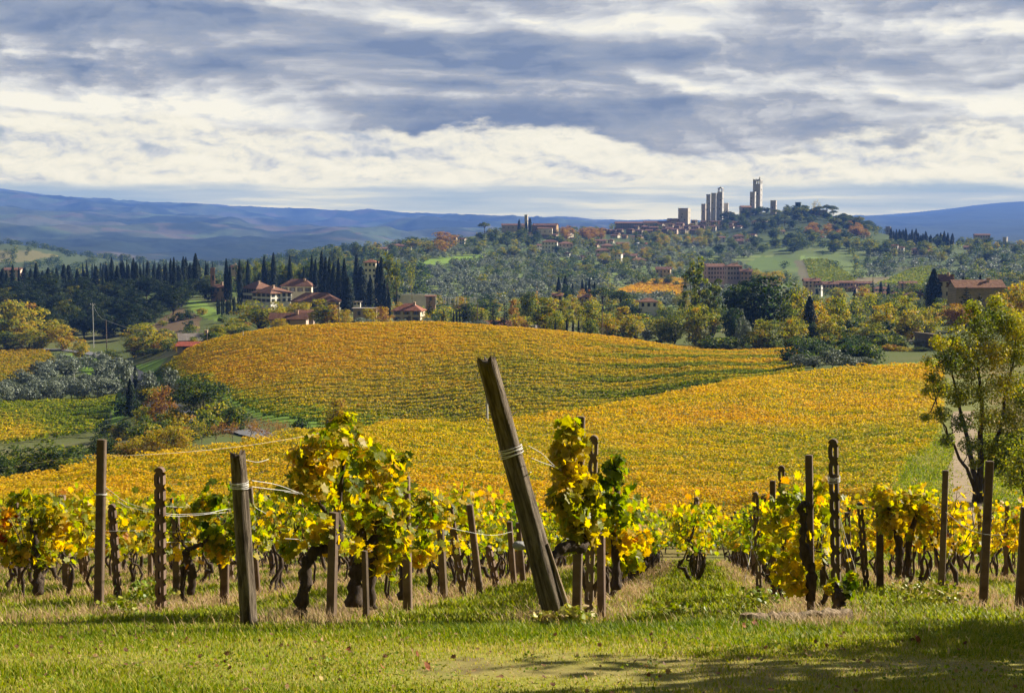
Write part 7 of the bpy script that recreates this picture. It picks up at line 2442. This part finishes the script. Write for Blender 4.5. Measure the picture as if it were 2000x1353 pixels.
# olives
GROVE = [(0, 772), (60, 742), (130, 715), (200, 722), (248, 745), (238, 780), (150, 790), (0, 796)]
fill('olive', 58, -20, 250, 300, 420, 700, 800, 4.6, .5, 'grey-green olive tree in the left valley grove', 'olive trees of the valley grove', 1.15, .12, GROVE)
fill('olive', 24, 690, 960, 372, 392, 640, 665, 3.2, .5, 'low olive bush in the hedge row along the hill crest', 'olive bushes along the crest', 1.4, .1)
fill('olive', 135, 780, 1180, 700, 1300, 492, 590, 4.6, .5, 'grey olive tree on the terraces below the convent', 'olive trees below the convent', 1.1, .14, avoid=AV)
fill('olive', 60, 1240, 1480, 950, 1480, 470, 545, 5.2, .5, 'grey olive tree on the slope below the town', 'olive trees below the town', 1.1, .14, avoid=AV)


def mass(name, label, kind, n, px0, px1, d0, d1, r0, r1, h, tints, hw, seed, cat, avoid=AV, keep=.10, mat=None, grow=2.2, cluster=0.0, rows=0.0):
    """countless small far trees of one kind as a single mesh"""
    g = np.random.default_rng(seed)
    V0, F0, T0 = PROTO[kind][0][4:7]
    kf = F0.shape[1]
    Vs, Ts = [], []
    k = tries = 0
    N = n * 6
    px = px0 + (px1 - px0) * g.random(N); d = np.exp(math.log(d0) + math.log(d1 / d0) * g.random(N))
    if rows:
        d = (np.floor(d / rows) + .5) * rows + 2.2 * g.normal(size=N)
    x, y, z, row = at_many(px, d)
    ok = (row >= r0) & (row <= r1)
    for f in avoid:
        ok &= ~inpoly(px, row - 2.0, FIELDS[f][0])
    if cluster:
        ok &= fbm(x * .02, y * .012, seed, 3) > cluster
    idx = np.nonzero(ok)[0][:n]
    m = int(len(F0) * keep)
    h0 = V0[:, 2].max(); w0 = PROTO[kind][0][3]
    C0 = V0.reshape(-1, kf, 3).mean(1)
    for i in idx:
        sel = g.choice(len(F0), m, replace=False)
        q = V0.reshape(-1, kf, 3)[sel]
        c = C0[sel][:, None]
        q = c + (q - c) * grow
        hh = h * (.7 + .6 * g.random()); ww = hh * hw * (.8 + .4 * g.random())
        a = g.random() * 6.28; ca, sa = math.cos(a), math.sin(a)
        q = q * np.array([ww / w0, ww / w0, hh / h0])
        q = np.stack([q[..., 0] * ca - q[..., 1] * sa + x[i], q[..., 0] * sa + q[..., 1] * ca + y[i], q[..., 2] + z[i] - .2], -1)
        Vs.append(q.reshape(-1, 3))
        tb = tints[int(g.integers(len(tints)))]
        Ts.append(np.clip(T0[sel] - .5 + tb + .05 * g.normal(), 0, 1))
    V = np.concatenate(Vs); nf = len(V) // kf
    o = obj(name, np_mesh(name, V, np.arange(nf * kf).reshape(nf, kf), mat or M_LEAF, tint=np.concatenate(Ts)))
    o.color = (.5, 1, 1, 1)
    tag(o, label, cat, kind='stuff')


mass('olive_grove', 'far olive trees covering the terraced slopes below the town', 'olive', 1900, 770, 1480, 640, 1500, 468, 600, 4.4, (.4, .5, .6), 1.1, 901, 'olive grove', mat=M_OLIVE, rows=27.0)
mass('olive_grove', 'far olive trees on the right slope below the ridge', 'olive', 420, 1690, 2020, 820, 1350, 495, 570, 4.6, (.35, .5), 1.1, 902, 'olive grove', mat=M_OLIVE)
mass('far_woods', 'far woods and thickets filling the slopes of the town hill', 'broadleaf', 600, 830, 2020, 900, 1850, 405, 560, 6.5, (.2, .26, .32, .4), 1.15, 903, 'woods', cluster=-.05)
mass('far_woods', 'thickets between the gardens beyond the vineyard hill', 'broadleaf', 520, 640, 2020, 400, 900, 540, 650, 4.5, (.22, .3, .4, .5), 1.2, 904, 'woods', cluster=-.1)
mass('far_woods', 'woods on the low land behind the left cypress ridge', 'broadleaf', 1100, -60, 830, 700, 2400, 470, 590, 8, (.2, .26, .34), 1.2, 905, 'woods', cluster=-.2)
